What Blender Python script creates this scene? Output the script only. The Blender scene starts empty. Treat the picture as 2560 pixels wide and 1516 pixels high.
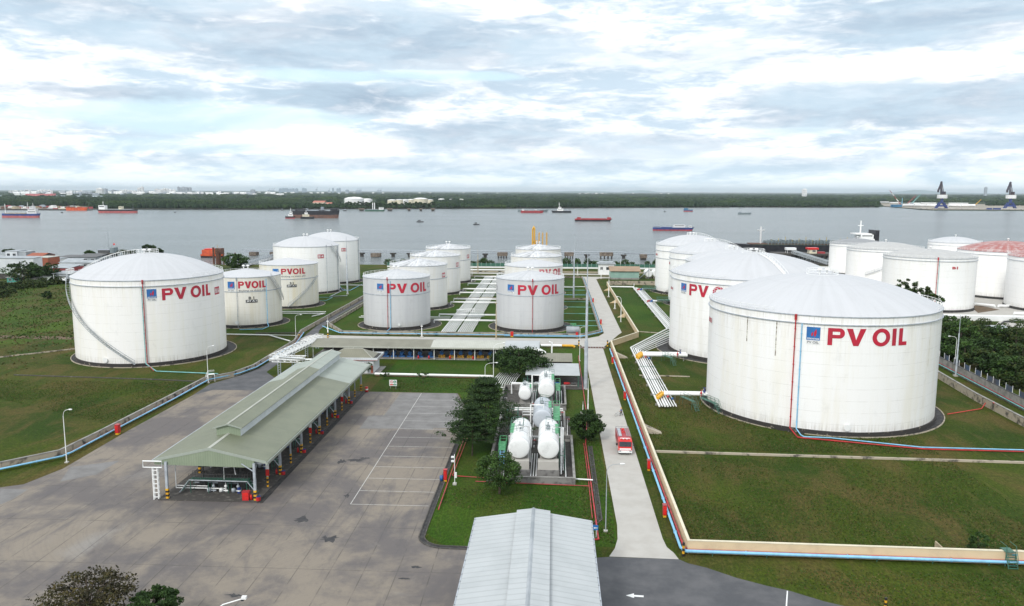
import bpy, math, random
import numpy as np
from mathutils import Vector, Matrix
PI = math.pi; R_ = math.radians
random.seed(7); rng = np.random.default_rng(7)
scene = bpy.context.scene
col = scene.collection

# ------------------------------------------------------------------ camera
CAMH = 48.0
cd = bpy.data.cameras.new('camera'); cam = bpy.data.objects.new('camera', cd); col.objects.link(cam)
FPX, CX, CY = 1982.0, 1280.0, 758.0
_a, _b, _g = R_(8.04), R_(0.197), R_(2.96)
def _rz(v): c, s = math.cos(_g), math.sin(_g); return Vector((c*v[0]-s*v[1], s*v[0]+c*v[1], v[2]))
_F0 = Vector((0, math.cos(_a), -math.sin(_a))); _U0 = Vector((0, math.sin(_a), math.cos(_a))); _R0 = Vector((1, 0, 0))
CF = _rz(_F0); CR = _rz(math.cos(_b)*_R0+math.sin(_b)*_U0); CU = _rz(-math.sin(_b)*_R0+math.cos(_b)*_U0)
cam.matrix_world = Matrix(((CR.x, CU.x, -CF.x, 0), (CR.y, CU.y, -CF.y, 0), (CR.z, CU.z, -CF.z, CAMH), (0, 0, 0, 1)))
cd.sensor_width = 36; cd.lens = 36*FPX/2560; cd.clip_start = 1; cd.clip_end = 80000
scene.camera = cam
scene.render.resolution_x = 1024; scene.render.resolution_y = 606
def at(x, y, z=0.0):
    """point of the photo (2560 x 1516) on the level plane z"""
    d = CF*FPX+CR*(x-CX)-CU*(y-CY); t = (z-CAMH)/d.z
    return (d.x*t, d.y*t, z)
def atd(x, y, Y):
    """point of the photo at world depth Y"""
    d = CF*FPX+CR*(x-CX)-CU*(y-CY); t = Y/d.y
    return (d.x*t, Y, CAMH+d.z*t)

# ------------------------------------------------------------------ sky, sun, exposure
SUN_EL, SUN_AZ = 38.0, 207.0          # azimuth clockwise from +Y: behind the camera, to the left
world = bpy.data.worlds.new('World'); scene.world = world; world.use_nodes = True
nt = world.node_tree; nt.nodes.clear()
class NG:
    def __init__(s, nt): s.nt = nt
    def n(s, t, **k):
        o = s.nt.nodes.new(t)
        for a, b in k.items(): setattr(o, a, b)
        return o
    def l(s, a, b): s.nt.links.new(a, b)
    def m(s, op, a, b=None, c=None, clamp=False):
        o = s.n('ShaderNodeMath', operation=op); o.use_clamp = clamp
        for i, v in enumerate((a, b, c)):
            if v is None: continue
            if isinstance(v, (int, float)): o.inputs[i].default_value = v
            else: s.l(v, o.inputs[i])
        return o.outputs[0]
    def mix(s, f, a, b, bt='MIX'):
        o = s.n('ShaderNodeMix', data_type='RGBA', blend_type=bt)
        for i, v in ((0, f), (6, a), (7, b)):
            if isinstance(v, (int, float)): o.inputs[i].default_value = v
            elif isinstance(v, tuple): o.inputs[i].default_value = v if len(v) == 4 else (*v, 1)
            else: s.l(v, o.inputs[i])
        return o.outputs[2]
    def ramp(s, f, lo, hi):
        o = s.n('ShaderNodeMapRange', interpolation_type='SMOOTHSTEP'); s.l(f, o.inputs[0])
        o.inputs[1].default_value = lo; o.inputs[2].default_value = hi
        return o.outputs[0]
    def noise(s, vec, scale, detail=4, rough=.5, dist=0, off=None):
        if off or isinstance(scale, tuple):
            mp = s.n('ShaderNodeMapping'); s.l(vec, mp.inputs[0])
            if off: mp.inputs[1].default_value = off
            if isinstance(scale, tuple): mp.inputs[3].default_value = scale; scale = 1
            vec = mp.outputs[0]
        o = s.n('ShaderNodeTexNoise'); s.l(vec, o.inputs['Vector'])
        o.inputs['Scale'].default_value = scale; o.inputs['Detail'].default_value = detail
        o.inputs['Roughness'].default_value = rough; o.inputs['Distortion'].default_value = dist
        return o.outputs[0]
def build_sky():
    g = NG(nt)
    tc = g.n('ShaderNodeTexCoord'); d = tc.outputs['Generated']
    sx = g.n('ShaderNodeSeparateXYZ'); g.l(d, sx.inputs[0])
    x, y, z = sx.outputs
    zz = g.m('ADD', g.m('MAXIMUM', z, 0.0), 0.07)
    cb = g.n('ShaderNodeCombineXYZ'); g.l(g.m('DIVIDE', x, zz), cb.inputs[0]); g.l(g.m('DIVIDE', y, zz), cb.inputs[1])
    P = cb.outputs[0]
    az = g.m('ARCTAN2', x, y); el = g.m('ARCSINE', z)
    n1 = g.noise(P, .5, 7, .52, .3, (3.1, 1.7, 0))
    n3 = g.noise(P, .9, 6, .55, .2, (-5.1, 2.7, 6))
    ce = g.n('ShaderNodeCombineXYZ'); g.l(g.m('MULTIPLY', az, 7.0), ce.inputs[0]); g.l(g.m('MULTIPLY', el, 30.0), ce.inputs[1])
    E_ = ce.outputs[0]
    wob = g.noise(E_, 1.1, 9, .58, .35); fl = g.noise(E_, 2.3, 8, .6, .5, (4, 8, 1)); st = g.noise(E_, .8, 8, .55, .6, (14, 3, 5))
    wv = g.m('ADD', g.m('MULTIPLY', g.m('SUBTRACT', wob, .5), 3.8), g.m('MULTIPLY', g.m('SUBTRACT', fl, .5), 2.4))
    # cloud banks placed by azimuth and elevation (degrees): (az, el, half width, half height, weight)
    def bank(a0, e0, wa, we, w):
        da = g.m('DIVIDE', g.m('SUBTRACT', az, R_(a0)), R_(wa)); de = g.m('DIVIDE', g.m('SUBTRACT', el, R_(e0)), R_(we))
        q = g.m('ADD', g.m('ADD', g.m('MULTIPLY', da, da), g.m('MULTIPLY', de, de)), wv)
        return g.m('MULTIPLY', g.m('SUBTRACT', 1.0, g.ramp(q, .1, 1.7)), w)
    grey = None
    for b in BANKS:
        v = bank(*b); grey = v if grey is None else g.m('MAXIMUM', grey, v)
    blue = None
    for b in GAPS:
        v = bank(*b); blue = v if blue is None else g.m('MAXIMUM', blue, v)
    sky = g.n('ShaderNodeTexSky', sky_type='NISHITA'); sky.sun_disc = False
    sky.sun_elevation = R_(SUN_EL); sky.sun_rotation = R_(SUN_AZ); sky.air_density = 1.2; sky.dust_density = 2.0; sky.ozone_density = 1.5
    skyc = g.mix(1.0, sky.outputs[0], (.085,)*3, 'MULTIPLY')
    veil = g.mix(g.ramp(st, .35, .65), (.58, .76, .86), (.78, .89, .95))
    veil = g.mix(.15, veil, skyc)
    puff = g.noise(E_, 5.5, 8, .6, .5, (2, 9, 4))
    white = g.mix(g.ramp(g.m('ADD', g.m('MULTIPLY', st, .7), g.m('MULTIPLY', puff, .3)), .40, .58), (.50, .61, .71), (1.0, 1.0, 1.01))
    white = g.mix(g.m('MULTIPLY', g.ramp(fl, .5, .7), .45), white, (1.05, 1.05, 1.05))
    gm = g.m('MAXIMUM', g.m('MULTIPLY', g.ramp(n1, .5, .68), .35), g.m('ADD', grey, g.m('MULTIPLY', g.m('SUBTRACT', fl, .55), g.m('MULTIPLY', grey, .9))), clamp=True)
    gc = g.mix(g.ramp(wob, .35, .65), (.45, .57, .67), (.31, .40, .50))
    cl = g.mix(gm, white, gc)
    c = g.mix(g.m('SUBTRACT', 1.0, blue, clamp=True), veil, cl)
    hz = g.m('SUBTRACT', 1.0, g.ramp(el, R_(-1.0), R_(3.0)))
    c = g.mix(g.m('MULTIPLY', hz, .75), c, (.60, .76, .84))
    bg = g.n('ShaderNodeBackground'); g.l(c, bg.inputs[0]); bg.inputs[1].default_value = SKY_STRENGTH
    out = g.n('ShaderNodeOutputWorld'); g.l(bg.outputs[0], out.inputs[0])
BANKS = [(-15, 10.0, 19, 2.7, .9), (-29, 11.4, 10, 1.6, .75), (-13.7, 6.2, 6.8, 1.15, 1.15), (-30, 6.0, 6.5, .7, .85), (-5, 3.9, 7, 1.3, .85), (6, 3.2, 7, 1.0, .75), (22, 5.5, 13, 1.7, .9), (25.5, 10.8, 12, 1.9, .85), (9, 9.0, 11, 1.3, .5), (4, 6.2, 6, .7, .35), (0, 1.9, 36, .6, .55), (-20, 13.5, 16, 1.1, .5), (8, 13, 9, .8, .3)]
GAPS = [(-25, 4.7, 11, 1.0, 1.1), (-16, 7.7, 5, .45, 1.0), (-7.5, 7.9, 5, .35, .9), (-24, 2.9, 9, .5, .6), (16, 3.9, 5, .3, .5)]
SKY_STRENGTH = 0.92
build_sky()
sd = bpy.data.lights.new('sun', 'SUN'); sd.energy = 1.5; sd.angle = R_(12); sd.color = (1, .965, .92)
sun = bpy.data.objects.new('sun', sd); col.objects.link(sun)
_e, _z = R_(SUN_EL), R_(SUN_AZ)
sun.rotation_euler = Vector((math.sin(_z)*math.cos(_e), math.cos(_z)*math.cos(_e), math.sin(_e))).to_track_quat('Z', 'Y').to_euler()
scene.view_settings.view_transform = 'Standard'; scene.view_settings.look = 'None'
scene.view_settings.exposure = 0.58; scene.view_settings.gamma = 1
scene.cycles.max_bounces = 6; scene.cycles.diffuse_bounces = 3; scene.cycles.glossy_bounces = 3

# ------------------------------------------------------------------ materials
MATS = {}
def new_mat(name):
    m = bpy.data.materials.new(name); m.use_nodes = True; t = m.node_tree; t.nodes.clear()
    g = NG(t); b = g.n('ShaderNodeBsdfPrincipled'); o = g.n('ShaderNodeOutputMaterial'); g.l(b.outputs[0], o.inputs[0])
    MATS[name] = m
    return m, g, b
def pos(g): return g.n('ShaderNodeNewGeometry').outputs['Position']
def bump(g, b, h, dist, strength=.5):
    o = g.n('ShaderNodeBump'); g.l(h, o.inputs['Height']); o.inputs['Distance'].default_value = dist; o.inputs['Strength'].default_value = strength
    g.l(o.outputs[0], b.inputs['Normal'])
def setc(g, b, c):
    if isinstance(c, tuple): b.inputs['Base Color'].default_value = (*c, 1)
    else: g.l(c, b.inputs['Base Color'])
def mat(name, c1, c2=None, scale=1.0, rough=.6, lo=.35, hi=.65, metal=0, detail=5, bmp=0, c3=None, s3=.2):
    m, g, b = new_mat(name); b.inputs['Roughness'].default_value = rough; b.inputs['Metallic'].default_value = metal
    if c2 is None: c2 = tuple(v*.8 for v in c1)
    P = pos(g); n = g.noise(P, scale, detail, .6)
    c = g.mix(g.ramp(n, lo, hi), c1, c2)
    if c3: c = g.mix(g.ramp(g.noise(P, s3, 5, .6, .3), .5, .7), c, c3)
    setc(g, b, c)
    if bmp: bump(g, b, n, bmp)
    return m

mat('white_paint', (.78, .79, .78), (.62, .63, .62), .8, .45, .5, .8)
mat('white_pipe', (.80, .81, .80), (.50, .50, .46), .9, .4, .55, .85)
mat('grey_steel', (.42, .46, .50), (.30, .33, .36), 1.2, .5)
mat('dark_steel', (.05, .055, .06), (.09, .085, .08), 2, .5)
mat('red_paint', (.52, .02, .025), (.33, .02, .02), 1.2, .4)
mat('red_pipe', (.50, .035, .045), (.28, .05, .05), .9, .45)
mat('letter_red', (.50, .012, .04), (.40, .02, .045), .6, .5)
mat('bright_red', (.68, .02, .015), (.5, .02, .02), 2, .35)
mat('logo_blue', (.02, .16, .45), (.025, .13, .36), .8, .45)
mat('pale_blue_pipe', (.24, .55, .80), (.20, .44, .62), .7, .4)
mat('teal_pipe', (.20, .50, .50), (.16, .38, .38), .7, .45)
mat('dark_blue', (.015, .03, .16), (.02, .05, .2), 1, .5)
mat('blue_paint', (.03, .15, .42), (.02, .09, .25), 2, .45)
mat('yellow_paint', (.75, .42, .02), (.6, .3, .02), 2, .45)
mat('black_paint', (.012, .012, .013), (.02, .02, .02), 2, .5)
mat('orange_paint', (.75, .13, .03), (.45, .07, .03), .3, .5)
mat('green_steel', (.05, .17, .12), (.03, .10, .07), 1.5, .5)
mat('light_green', (.12, .42, .20), (.08, .3, .14), 1.5, .5)
mat('rust', (.16, .07, .04), (.07, .035, .025), 1.2, .8)
mat('text_black', (.03, .03, .035), (.05, .05, .05), 1, .5)
mat('text_grey', (.17, .18, .20), (.22, .22, .23), 1, .5)
mat('glass_dark', (.02, .025, .03), (.04, .05, .06), .5, .12)
mat('skin', (.42, .24, .16), (.36, .2, .13), 8, .6)
mat('blue_cloth', (.05, .10, .28), (.04, .07, .2), 6, .8)
mat('dark_cloth', (.02, .02, .03), (.03, .03, .035), 6, .8)
mat('rubber', (.015, .015, .016), (.025, .025, .025), 5, .8)
mat('stain_rust', (.12, .09, .06), (.62, .60, .52), 1.6, .8, .42, .6, detail=8)
mat('stain_pale', (.62, .58, .46), (.78, .77, .72), .8, .6, .4, .6)
mat('ring_dark', (.035, .032, .03), (.34, .30, .24), 1.3, .9, .58, .72, detail=9)
mat('patch_a', (.205, .20, .195), (.15, .145, .14), .35, .85, .35, .7, detail=8)
mat('patch_b', (.22, .205, .18), (.27, .25, .22), .6, .85, .35, .7, detail=8)
mat('patch_dark', (.03, .03, .033), (.06, .058, .058), 1.5, .8, .35, .7)
mat('line_paint', (.50, .49, .465), (.25, .23, .21), 1.3, .7, .5, .75, detail=8)
mat('concrete_light', (.46, .445, .41), (.41, .39, .355), .35, .8, .35, .7, bmp=.01)
mat('concrete_grey', (.30, .29, .27), (.17, .165, .155), .5, .85, .4, .7, bmp=.02)
mat('concrete_stained', (.40, .35, .27), (.07, .065, .055), .55, .9, .48, .66, detail=8, bmp=.02)
mat('concrete_dark', (.06, .055, .05), (.16, .15, .13), 1.1, .9, .5, .75, detail=8)
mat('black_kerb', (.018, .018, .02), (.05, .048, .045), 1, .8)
mat('yellow_wall', (.66, .52, .33), (.52, .40, .26), .35, .8, .45, .8, detail=7)
mat('asphalt', (.070, .073, .080), (.115, .115, .12), .25, .85, .35, .7, detail=8, bmp=.01)
mat('soil', (.16, .10, .06), (.09, .07, .04), .4, .95)
mat('brick_red', (.35, .10, .05), (.26, .08, .045), 1, .8)
mat('tin_grey', (.38, .41, .43), (.26, .29, .31), .25, .5)
mat('teal_wall', (.06, .33, .28), (.05, .24, .2), .6, .6)
mat('cream', (.72, .66, .50), (.6, .55, .42), .5, .6)
mat('bark', (.10, .075, .05), (.05, .04, .03), 3, .9)
mat('mud', (.17, .14, .11), (.11, .09, .07), .05, .9)
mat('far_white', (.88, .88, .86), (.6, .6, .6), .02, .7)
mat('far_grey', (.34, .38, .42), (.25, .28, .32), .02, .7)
mat('dark_pier', (.07, .065, .06), (.04, .038, .035), 1, .9)
mat('dolphin_brown', (.22, .18, .14), (.10, .08, .065), .6, .9, detail=7)
mat('hull_pink', (.50, .13, .13), (.38, .10, .10), .2, .5)
mat('hull_brown', (.20, .10, .07), (.12, .07, .055), .25, .7)
mat('boat_blue', (.03, .16, .30), (.03, .12, .22), .3, .5)
mat('hull_green', (.07, .16, .12), (.05, .11, .08), .3, .6)
mat('yellow_dull', (.45, .36, .10), (.3, .22, .1), 1, .6)
mat('channel_water', (.42, .50, .55), (.38, .46, .52), .002, .4)
mat('port_tan', (.34, .30, .24), (.22, .20, .16), .01, .9)
mat('quay_pale', (.50, .48, .44), (.4, .38, .35), .02, .8)
mat('roof_pink', (.48, .18, .13), (.4, .15, .11), .1, .7)
mat('crane_blue', (.015, .035, .20), (.02, .04, .16), .1, .5)
mat('crane_dark', (.03, .03, .06), (.05, .03, .03), .1, .6)
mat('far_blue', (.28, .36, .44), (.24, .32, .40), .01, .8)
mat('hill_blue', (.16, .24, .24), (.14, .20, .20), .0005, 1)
mat('sign_green', (.02, .30, .16), (.02, .22, .12), 1, .5)
mat('tin_pale', (.52, .56, .60), (.44, .48, .52), .5, .45)
mat('blue_mesh', (.05, .09, .16), (.07, .07, .08), .4, .8)
mat('hull_black', (.012, .013, .018), (.03, .03, .035), .3, .4)
mat('hull_red', (.40, .04, .05), (.25, .04, .045), .2, .5)
mat('hull_blue', (.03, .07, .25), (.03, .05, .15), .2, .5)
mat('hull_grey', (.20, .25, .26), (.13, .16, .17), .2, .5)
mat('deck_tan', (.45, .38, .25), (.3, .25, .17), .3, .7)

def mat_grass(name='grass', base=((.025, .054, .003), (.054, .080, .006), (.105, .080, .026)), dry=1.0):
    m, g, b = new_mat(name); b.inputs['Roughness'].default_value = .95; b.inputs['Specular IOR Level'].default_value = .15
    P = pos(g)
    c = g.mix(g.ramp(g.noise(P, .035, 6, .6, .4), .35, .65), base[0], base[1])
    dryn = g.noise(P, (.10, .045, .1), 8, .65, .6)
    c = g.mix(g.m('MULTIPLY', g.ramp(dryn, .43, .66), .8*dry), c, base[2])
    c = g.mix(g.m('MULTIPLY', g.ramp(g.noise(P, .5, 6, .7, .5), .55, .8), .45*dry), c, (.15, .125, .05))
    c = g.mix(g.m('MULTIPLY', g.ramp(g.noise(P, (.75, .07, .5), 6, .7, .35, (3, 1, .6)), .52, .72), .4*dry), c, (.125, .10, .035))
    fine = g.noise(P, (3.0, 1.3, 3), 4, .75)
    c = g.mix(g.ramp(fine, .25, .8), g.mix(1.0, c, (.5, .5, .5), 'MULTIPLY'), g.mix(1.0, c, (1.45, 1.4, 1.3), 'MULTIPLY'))
    setc(g, b, c); bump(g, b, fine, .25, .6)
    return m
mat_grass()
mat_grass('lawn_grass', ((.024, .068, .003), (.042, .094, .006), (.080, .075, .018)), .55)
mat_grass('field_grass', ((.035, .075, .006), (.06, .11, .010), (.085, .065, .024)), 1.1)
def mat_leaf(name, a, c, d=None):
    m, g, b = new_mat(name); b.inputs['Roughness'].default_value = .75; b.inputs['Specular IOR Level'].default_value = .25
    ge = g.n('ShaderNodeNewGeometry')
    r = g.mix(ge.outputs['Random Per Island'], a, c)
    r = g.mix(g.ramp(g.noise(ge.outputs['Position'], .5, 4, .6), .35, .7), r, d or tuple(v*.6 for v in a))
    setc(g, b, r)
    return m
mat_leaf('leaf_dark', (.018, .046, .010), (.05, .10, .018))
mat_leaf('leaf_fir', (.018, .045, .012), (.055, .10, .026))
mat_leaf('leaf_mid', (.030, .075, .012), (.070, .13, .025))
mat_leaf('leaf_olive', (.028, .032, .008), (.08, .062, .018), (.016, .016, .007))
mat_leaf('leaf_banana', (.06, .16, .015), (.12, .26, .03))
mat_leaf('tuft_green', (.022, .055, .004), (.05, .095, .010), (.03, .06, .006))
mat_leaf('tuft_dry', (.07, .065, .02), (.15, .11, .045), (.06, .05, .015))
mat_leaf('leaf_brush', (.022, .055, .010), (.075, .085, .018))
def mat_forest():
    m, g, b = new_mat('forest'); b.inputs['Roughness'].default_value = .95; b.inputs['Specular IOR Level'].default_value = .1
    ge = g.n('ShaderNodeNewGeometry'); P = ge.outputs['Position']
    c = g.mix(ge.outputs['Random Per Island'], (.011, .026, .013), (.026, .048, .019))
    c = g.mix(g.ramp(g.noise(P, (.0012, .0035, .001), 6, .65), .48, .6), c, (.040, .068, .018))
    n = g.noise(P, .35, 4, .7); setc(g, b, g.mix(g.ramp(n, .3, .7), g.mix(1, c, (.45, .5, .5), 'MULTIPLY'), g.mix(1, c, (1.3, 1.3, 1.2), 'MULTIPLY')))
mat_forest()
def mat_water():
    m, g, b = new_mat('river_water'); b.inputs['Roughness'].default_value = .2; b.inputs['IOR'].default_value = 1.33
    P = pos(g)
    big = g.noise(P, (.004, .012, .01), 6, .6, .3)
    setc(g, b, g.mix(g.ramp(big, .35, .65), (.235, .265, .27), (.20, .23, .235)))
    w1 = g.noise(P, (.35, .5, .3), 5, .65, .4); w2 = g.noise(P, (.05, .16, .05), 5, .65, .3)
    bump(g, b, g.m('ADD', w1, g.m('MULTIPLY', w2, 4.5)), 2.2, 1.0)
mat_water()
def mat_yard():
    m, g, b = new_mat('yard_concrete'); b.inputs['Roughness'].default_value = .75
    P = pos(g)
    n = g.noise(P, .055, 10, .68, .25); n2 = g.noise(P, (.22, .06, .1), 8, .65, .5, (5, 9, 0)); n3 = g.noise(P, 1.1, 6, .7)
    c = g.mix(g.ramp(n, .42, .58), (.228, .195, .155), (.122, .109, .104))
    c = g.mix(g.m('MULTIPLY', g.ramp(n2, .5, .68), .75), c, (.098, .09, .092))
    c = g.mix(g.m('MULTIPLY', g.ramp(g.noise(P, .03, 7, .65, .8, (40, 3, 0)), .58, .72), .7), c, (.26, .245, .225))
    c = g.mix(g.m('MULTIPLY', g.ramp(n3, .5, .9), .4), c, (.08, .075, .07))
    c = g.mix(g.m('MULTIPLY', g.ramp(g.noise(P, (.5, .3, .5), 9, .72, .25, (7, 7, 0)), .54, .72), .5), c, (.085, .078, .075))
    c = g.mix(g.m('MULTIPLY', g.ramp(g.noise(P, (.4, .22, .4), 9, .72, .25, (31, 7, 0)), .56, .74), .4), c, (.30, .27, .225))
    # slab joints every 5.6 m by 15 m
    s = g.n('ShaderNodeSeparateXYZ'); g.l(P, s.inputs[0])
    def joint(v, per, w, ofs):
        f = g.m('FRACT', g.m('DIVIDE', g.m('ADD', v, ofs), per)); f = g.m('ABSOLUTE', g.m('SUBTRACT', f, .5))
        return g.m('SUBTRACT', 1.0, g.ramp(f, w/per*.5, w/per))
    j = g.m('MAXIMUM', joint(s.outputs[0], 4.3, .09, 0), joint(s.outputs[1], 13.0, .09, 3.3))
    j = g.m('MULTIPLY', j, g.ramp(g.noise(P, .35, 3), .3, .6))
    c = g.mix(g.m('MULTIPLY', j, .6), c, (.05, .045, .04))
    # dark oil spots
    spot = g.ramp(g.noise(P, (.28, .45, .3), 4, .6, .7, (2, 7, 0)), .735, .765)
    c = g.mix(g.m('MULTIPLY', spot, .8), c, (.035, .033, .035))
    # tyre tracks: rings around the turning circle
    vs = g.n('ShaderNodeVectorMath', operation='DISTANCE'); g.l(P, vs.inputs[0]); vs.inputs[1].default_value = (-52, 111, 0)
    rr = vs.outputs['Value']
    ring = g.noise(g.n('ShaderNodeCombineXYZ').outputs[0], 1)
    cx = g.n('ShaderNodeCombineXYZ'); g.l(rr, cx.inputs[0]); g.l(n, cx.inputs[1])
    tr = g.ramp(g.noise(cx.outputs[0], 2.6, 6, .7, .3), .45, .8)
    msk = g.m('MULTIPLY', g.ramp(rr, 7, 13), g.m('SUBTRACT', 1.0, g.ramp(rr, 26, 36)))
    c = g.mix(g.m('MULTIPLY', g.m('MULTIPLY', tr, msk), .4), c, (.11, .097, .09))
    setc(g, b, c); bump(g, b, n3, .01, .4)
mat_yard()
def mat_corr(name, c1, c2, axis, per=.35, rough=.45, dirt=None, bs=.8, seam=None):
    m, g, b = new_mat(name); b.inputs['Roughness'].default_value = rough
    P = pos(g); s = g.n('ShaderNodeSeparateXYZ'); g.l(P, s.inputs[0])
    f = g.m('ABSOLUTE', g.m('SUBTRACT', g.m('FRACT', g.m('DIVIDE', s.outputs[axis], per)), .5))
    c = g.mix(g.ramp(g.noise(P, .25, 6, .6), .35, .7), c1, c2)
    if dirt: c = g.mix(g.m('MULTIPLY', g.ramp(g.noise(P, .9, 6, .7), .5, .8), .5), c, dirt)
    c = g.mix(g.m('MULTIPLY', g.ramp(f, .36, .5), .35), c, tuple(v*.45 for v in c1))
    if seam:
        f2 = g.m('ABSOLUTE', g.m('SUBTRACT', g.m('FRACT', g.m('DIVIDE', s.outputs[seam[0]], seam[1])), .5)); c = g.mix(g.m('MULTIPLY', g.ramp(f2, .487, .5), .6), c, (.07, .075, .06))
    setc(g, b, c); bump(g, b, f, .04, bs)
    return m
mat_corr('roof_green', (.175, .19, .125), (.145, .16, .105), 1, .45, seam=(1, 5.7))
mat_corr('roof_green_new', (.33, .37, .32), (.30, .335, .29), 1, .45, seam=(1, 11.4))
mat_corr('gable_green', (.25, .30, .21), (.21, .26, .18), 0, .38)
mat_corr('roof_tan', (.21, .205, .15), (.165, .16, .115), 0, .5)
mat_corr('roof_pale', (.46, .47, .41), (.40, .41, .35), 0, .5)
mat_corr('roof_white', (.45, .475, .48), (.40, .425, .43), 1, 1.1, .6, bs=.12)
mat_corr('monitor_side', (.62, .66, .68), (.50, .55, .57), 1, .5, .5, (.3, .31, .3))
mat_corr('wall_pale', (.66, .69, .71), (.55, .58, .61), 0, .5)
mat_corr('roof_tan_brown', (.33, .22, .13), (.26, .17, .10), 0, .6)
mat_corr('green_sheet', (.28, .45, .38), (.24, .38, .33), 0, .6, .6, (.5, .55, .52))

_tm = {}
def tank_mat(h, c1, c2, dirt, stain):
    """painted steel shell: weld seams, rain streaks below the rim, dull patches"""
    k = (h, c1, dirt, stain)
    if k in _tm: return _tm[k]
    m, g, b = new_mat('tank_paint'); b.inputs['Roughness'].default_value = .42
    tc = g.n('ShaderNodeTexCoord').outputs['Object']; s = g.n('ShaderNodeSeparateXYZ'); g.l(tc, s.inputs[0])
    ang = g.m('ARCTAN2', s.outputs[0], s.outputs[1]); z = s.outputs[2]
    cb = g.n('ShaderNodeCombineXYZ'); g.l(g.m('MULTIPLY', ang, 55.0), cb.inputs[0]); g.l(g.m('MULTIPLY', z, .11), cb.inputs[1])
    streak = g.noise(cb.outputs[0], 1.0, 6, .7)
    cb2 = g.n('ShaderNodeCombineXYZ'); g.l(g.m('MULTIPLY', ang, 7.0), cb2.inputs[0]); g.l(g.m('MULTIPLY', z, .03), cb2.inputs[1])
    wide = g.noise(cb2.outputs[0], 1.0, 5, .6)
    top = g.ramp(z, h*.55, h+1)
    c = g.mix(g.m('MULTIPLY', g.ramp(wide, .42, .68), .8), c1, c2)
    c = g.mix(g.m('MULTIPLY', g.m('MULTIPLY', g.ramp(streak, .48, .72), g.m('ADD', g.m('MULTIPLY', top, .8), .12)), dirt), c, (.42, .37, .27))
    tt = g.m('MULTIPLY', g.ramp(z, h-2.4, h+.8), g.ramp(streak, .58, .78))
    c = g.mix(g.m('MULTIPLY', tt, min(1, dirt*1.5)), c, (.10, .085, .065))
    c = g.mix(g.m('MULTIPLY', g.m('MULTIPLY', g.m('SUBTRACT', 1.0, g.ramp(z, 1.0, 3.2)), g.ramp(streak, .35, .65)), .5), c, (.36, .33, .27))
    patch = g.noise(tc, (.45, .45, .22), 7, .65, .4)
    c = g.mix(g.m('MULTIPLY', g.ramp(patch, .55, .75), stain), c, (.36, .37, .37))
    f = g.m('ABSOLUTE', g.m('SUBTRACT', g.m('FRACT', g.m('DIVIDE', z, 2.4)), .5))
    seam = g.m('MULTIPLY', g.ramp(f, .478, .5), g.ramp(g.noise(tc, .5, 4), .3, .65))
    c = g.mix(g.m('MULTIPLY', seam, .5), c, (.38, .36, .32))
    setc(g, b, c); _tm[k] = m
    return m
def roof_mat(name, c1, c2, c3=None, amt=.6, seams=40):
    m, g, b = new_mat(name); b.inputs['Roughness'].default_value = .5
    tc = g.n('ShaderNodeTexCoord').outputs['Object']; s = g.n('ShaderNodeSeparateXYZ'); g.l(tc, s.inputs[0])
    ang = g.m('ARCTAN2', s.outputs[0], s.outputs[1])
    cb = g.n('ShaderNodeCombineXYZ'); g.l(g.m('MULTIPLY', ang, 9.0), cb.inputs[0])
    vl = g.n('ShaderNodeVectorMath', operation='LENGTH'); g.l(tc, vl.inputs[0]); g.l(g.m('MULTIPLY', vl.outputs['Value'], .12), cb.inputs[1])
    rad = g.noise(cb.outputs[0], 1, 6, .65, .3)
    c = g.mix(g.ramp(rad, .35, .7), c1, c2)
    f = g.m('ABSOLUTE', g.m('SUBTRACT', g.m('FRACT', g.m('MULTIPLY', ang, seams/(2*PI))), .5))
    c = g.mix(g.m('MULTIPLY', g.ramp(f, .47, .5), .13), c, (.30, .30, .30))
    # annular plate laps
    f2 = g.m('ABSOLUTE', g.m('SUBTRACT', g.m('FRACT', g.m('DIVIDE', vl.outputs['Value'], 3.1)), .5))
    c = g.mix(g.m('MULTIPLY', g.ramp(f2, .48, .5), .14), c, (.34, .34, .34))
    if c3:
        n = g.noise(tc, (.35, .35, .35), 8, .7, .6)
        rn = g.m('ADD', g.m('MULTIPLY', n, .5), g.m('MULTIPLY', rad, .5))
        c = g.mix(g.m('MULTIPLY', g.ramp(rn, .46, .60), amt), c, c3)
    setc(g, b, c); return m
roof_mat('dome_white', (.53, .54, .555), (.50, .51, .525), (.43, .435, .44), .18)
roof_mat('cone_white', (.54, .55, .56), (.46, .48, .50), (.38, .39, .40), .4)
roof_mat('cone_patchy', (.66, .67, .68), (.46, .47, .49), (.17, .18, .19), .8)
roof_mat('dome_grey', (.46, .46, .45), (.36, .36, .35), (.55, .54, .5), .5)
roof_mat('dome_dark', (.26, .27, .28), (.20, .21, .22), (.4, .4, .4), .4)
roof_mat('dome_red', (.36, .10, .085), (.30, .11, .10), (.58, .50, .48), .6, 56)

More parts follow.
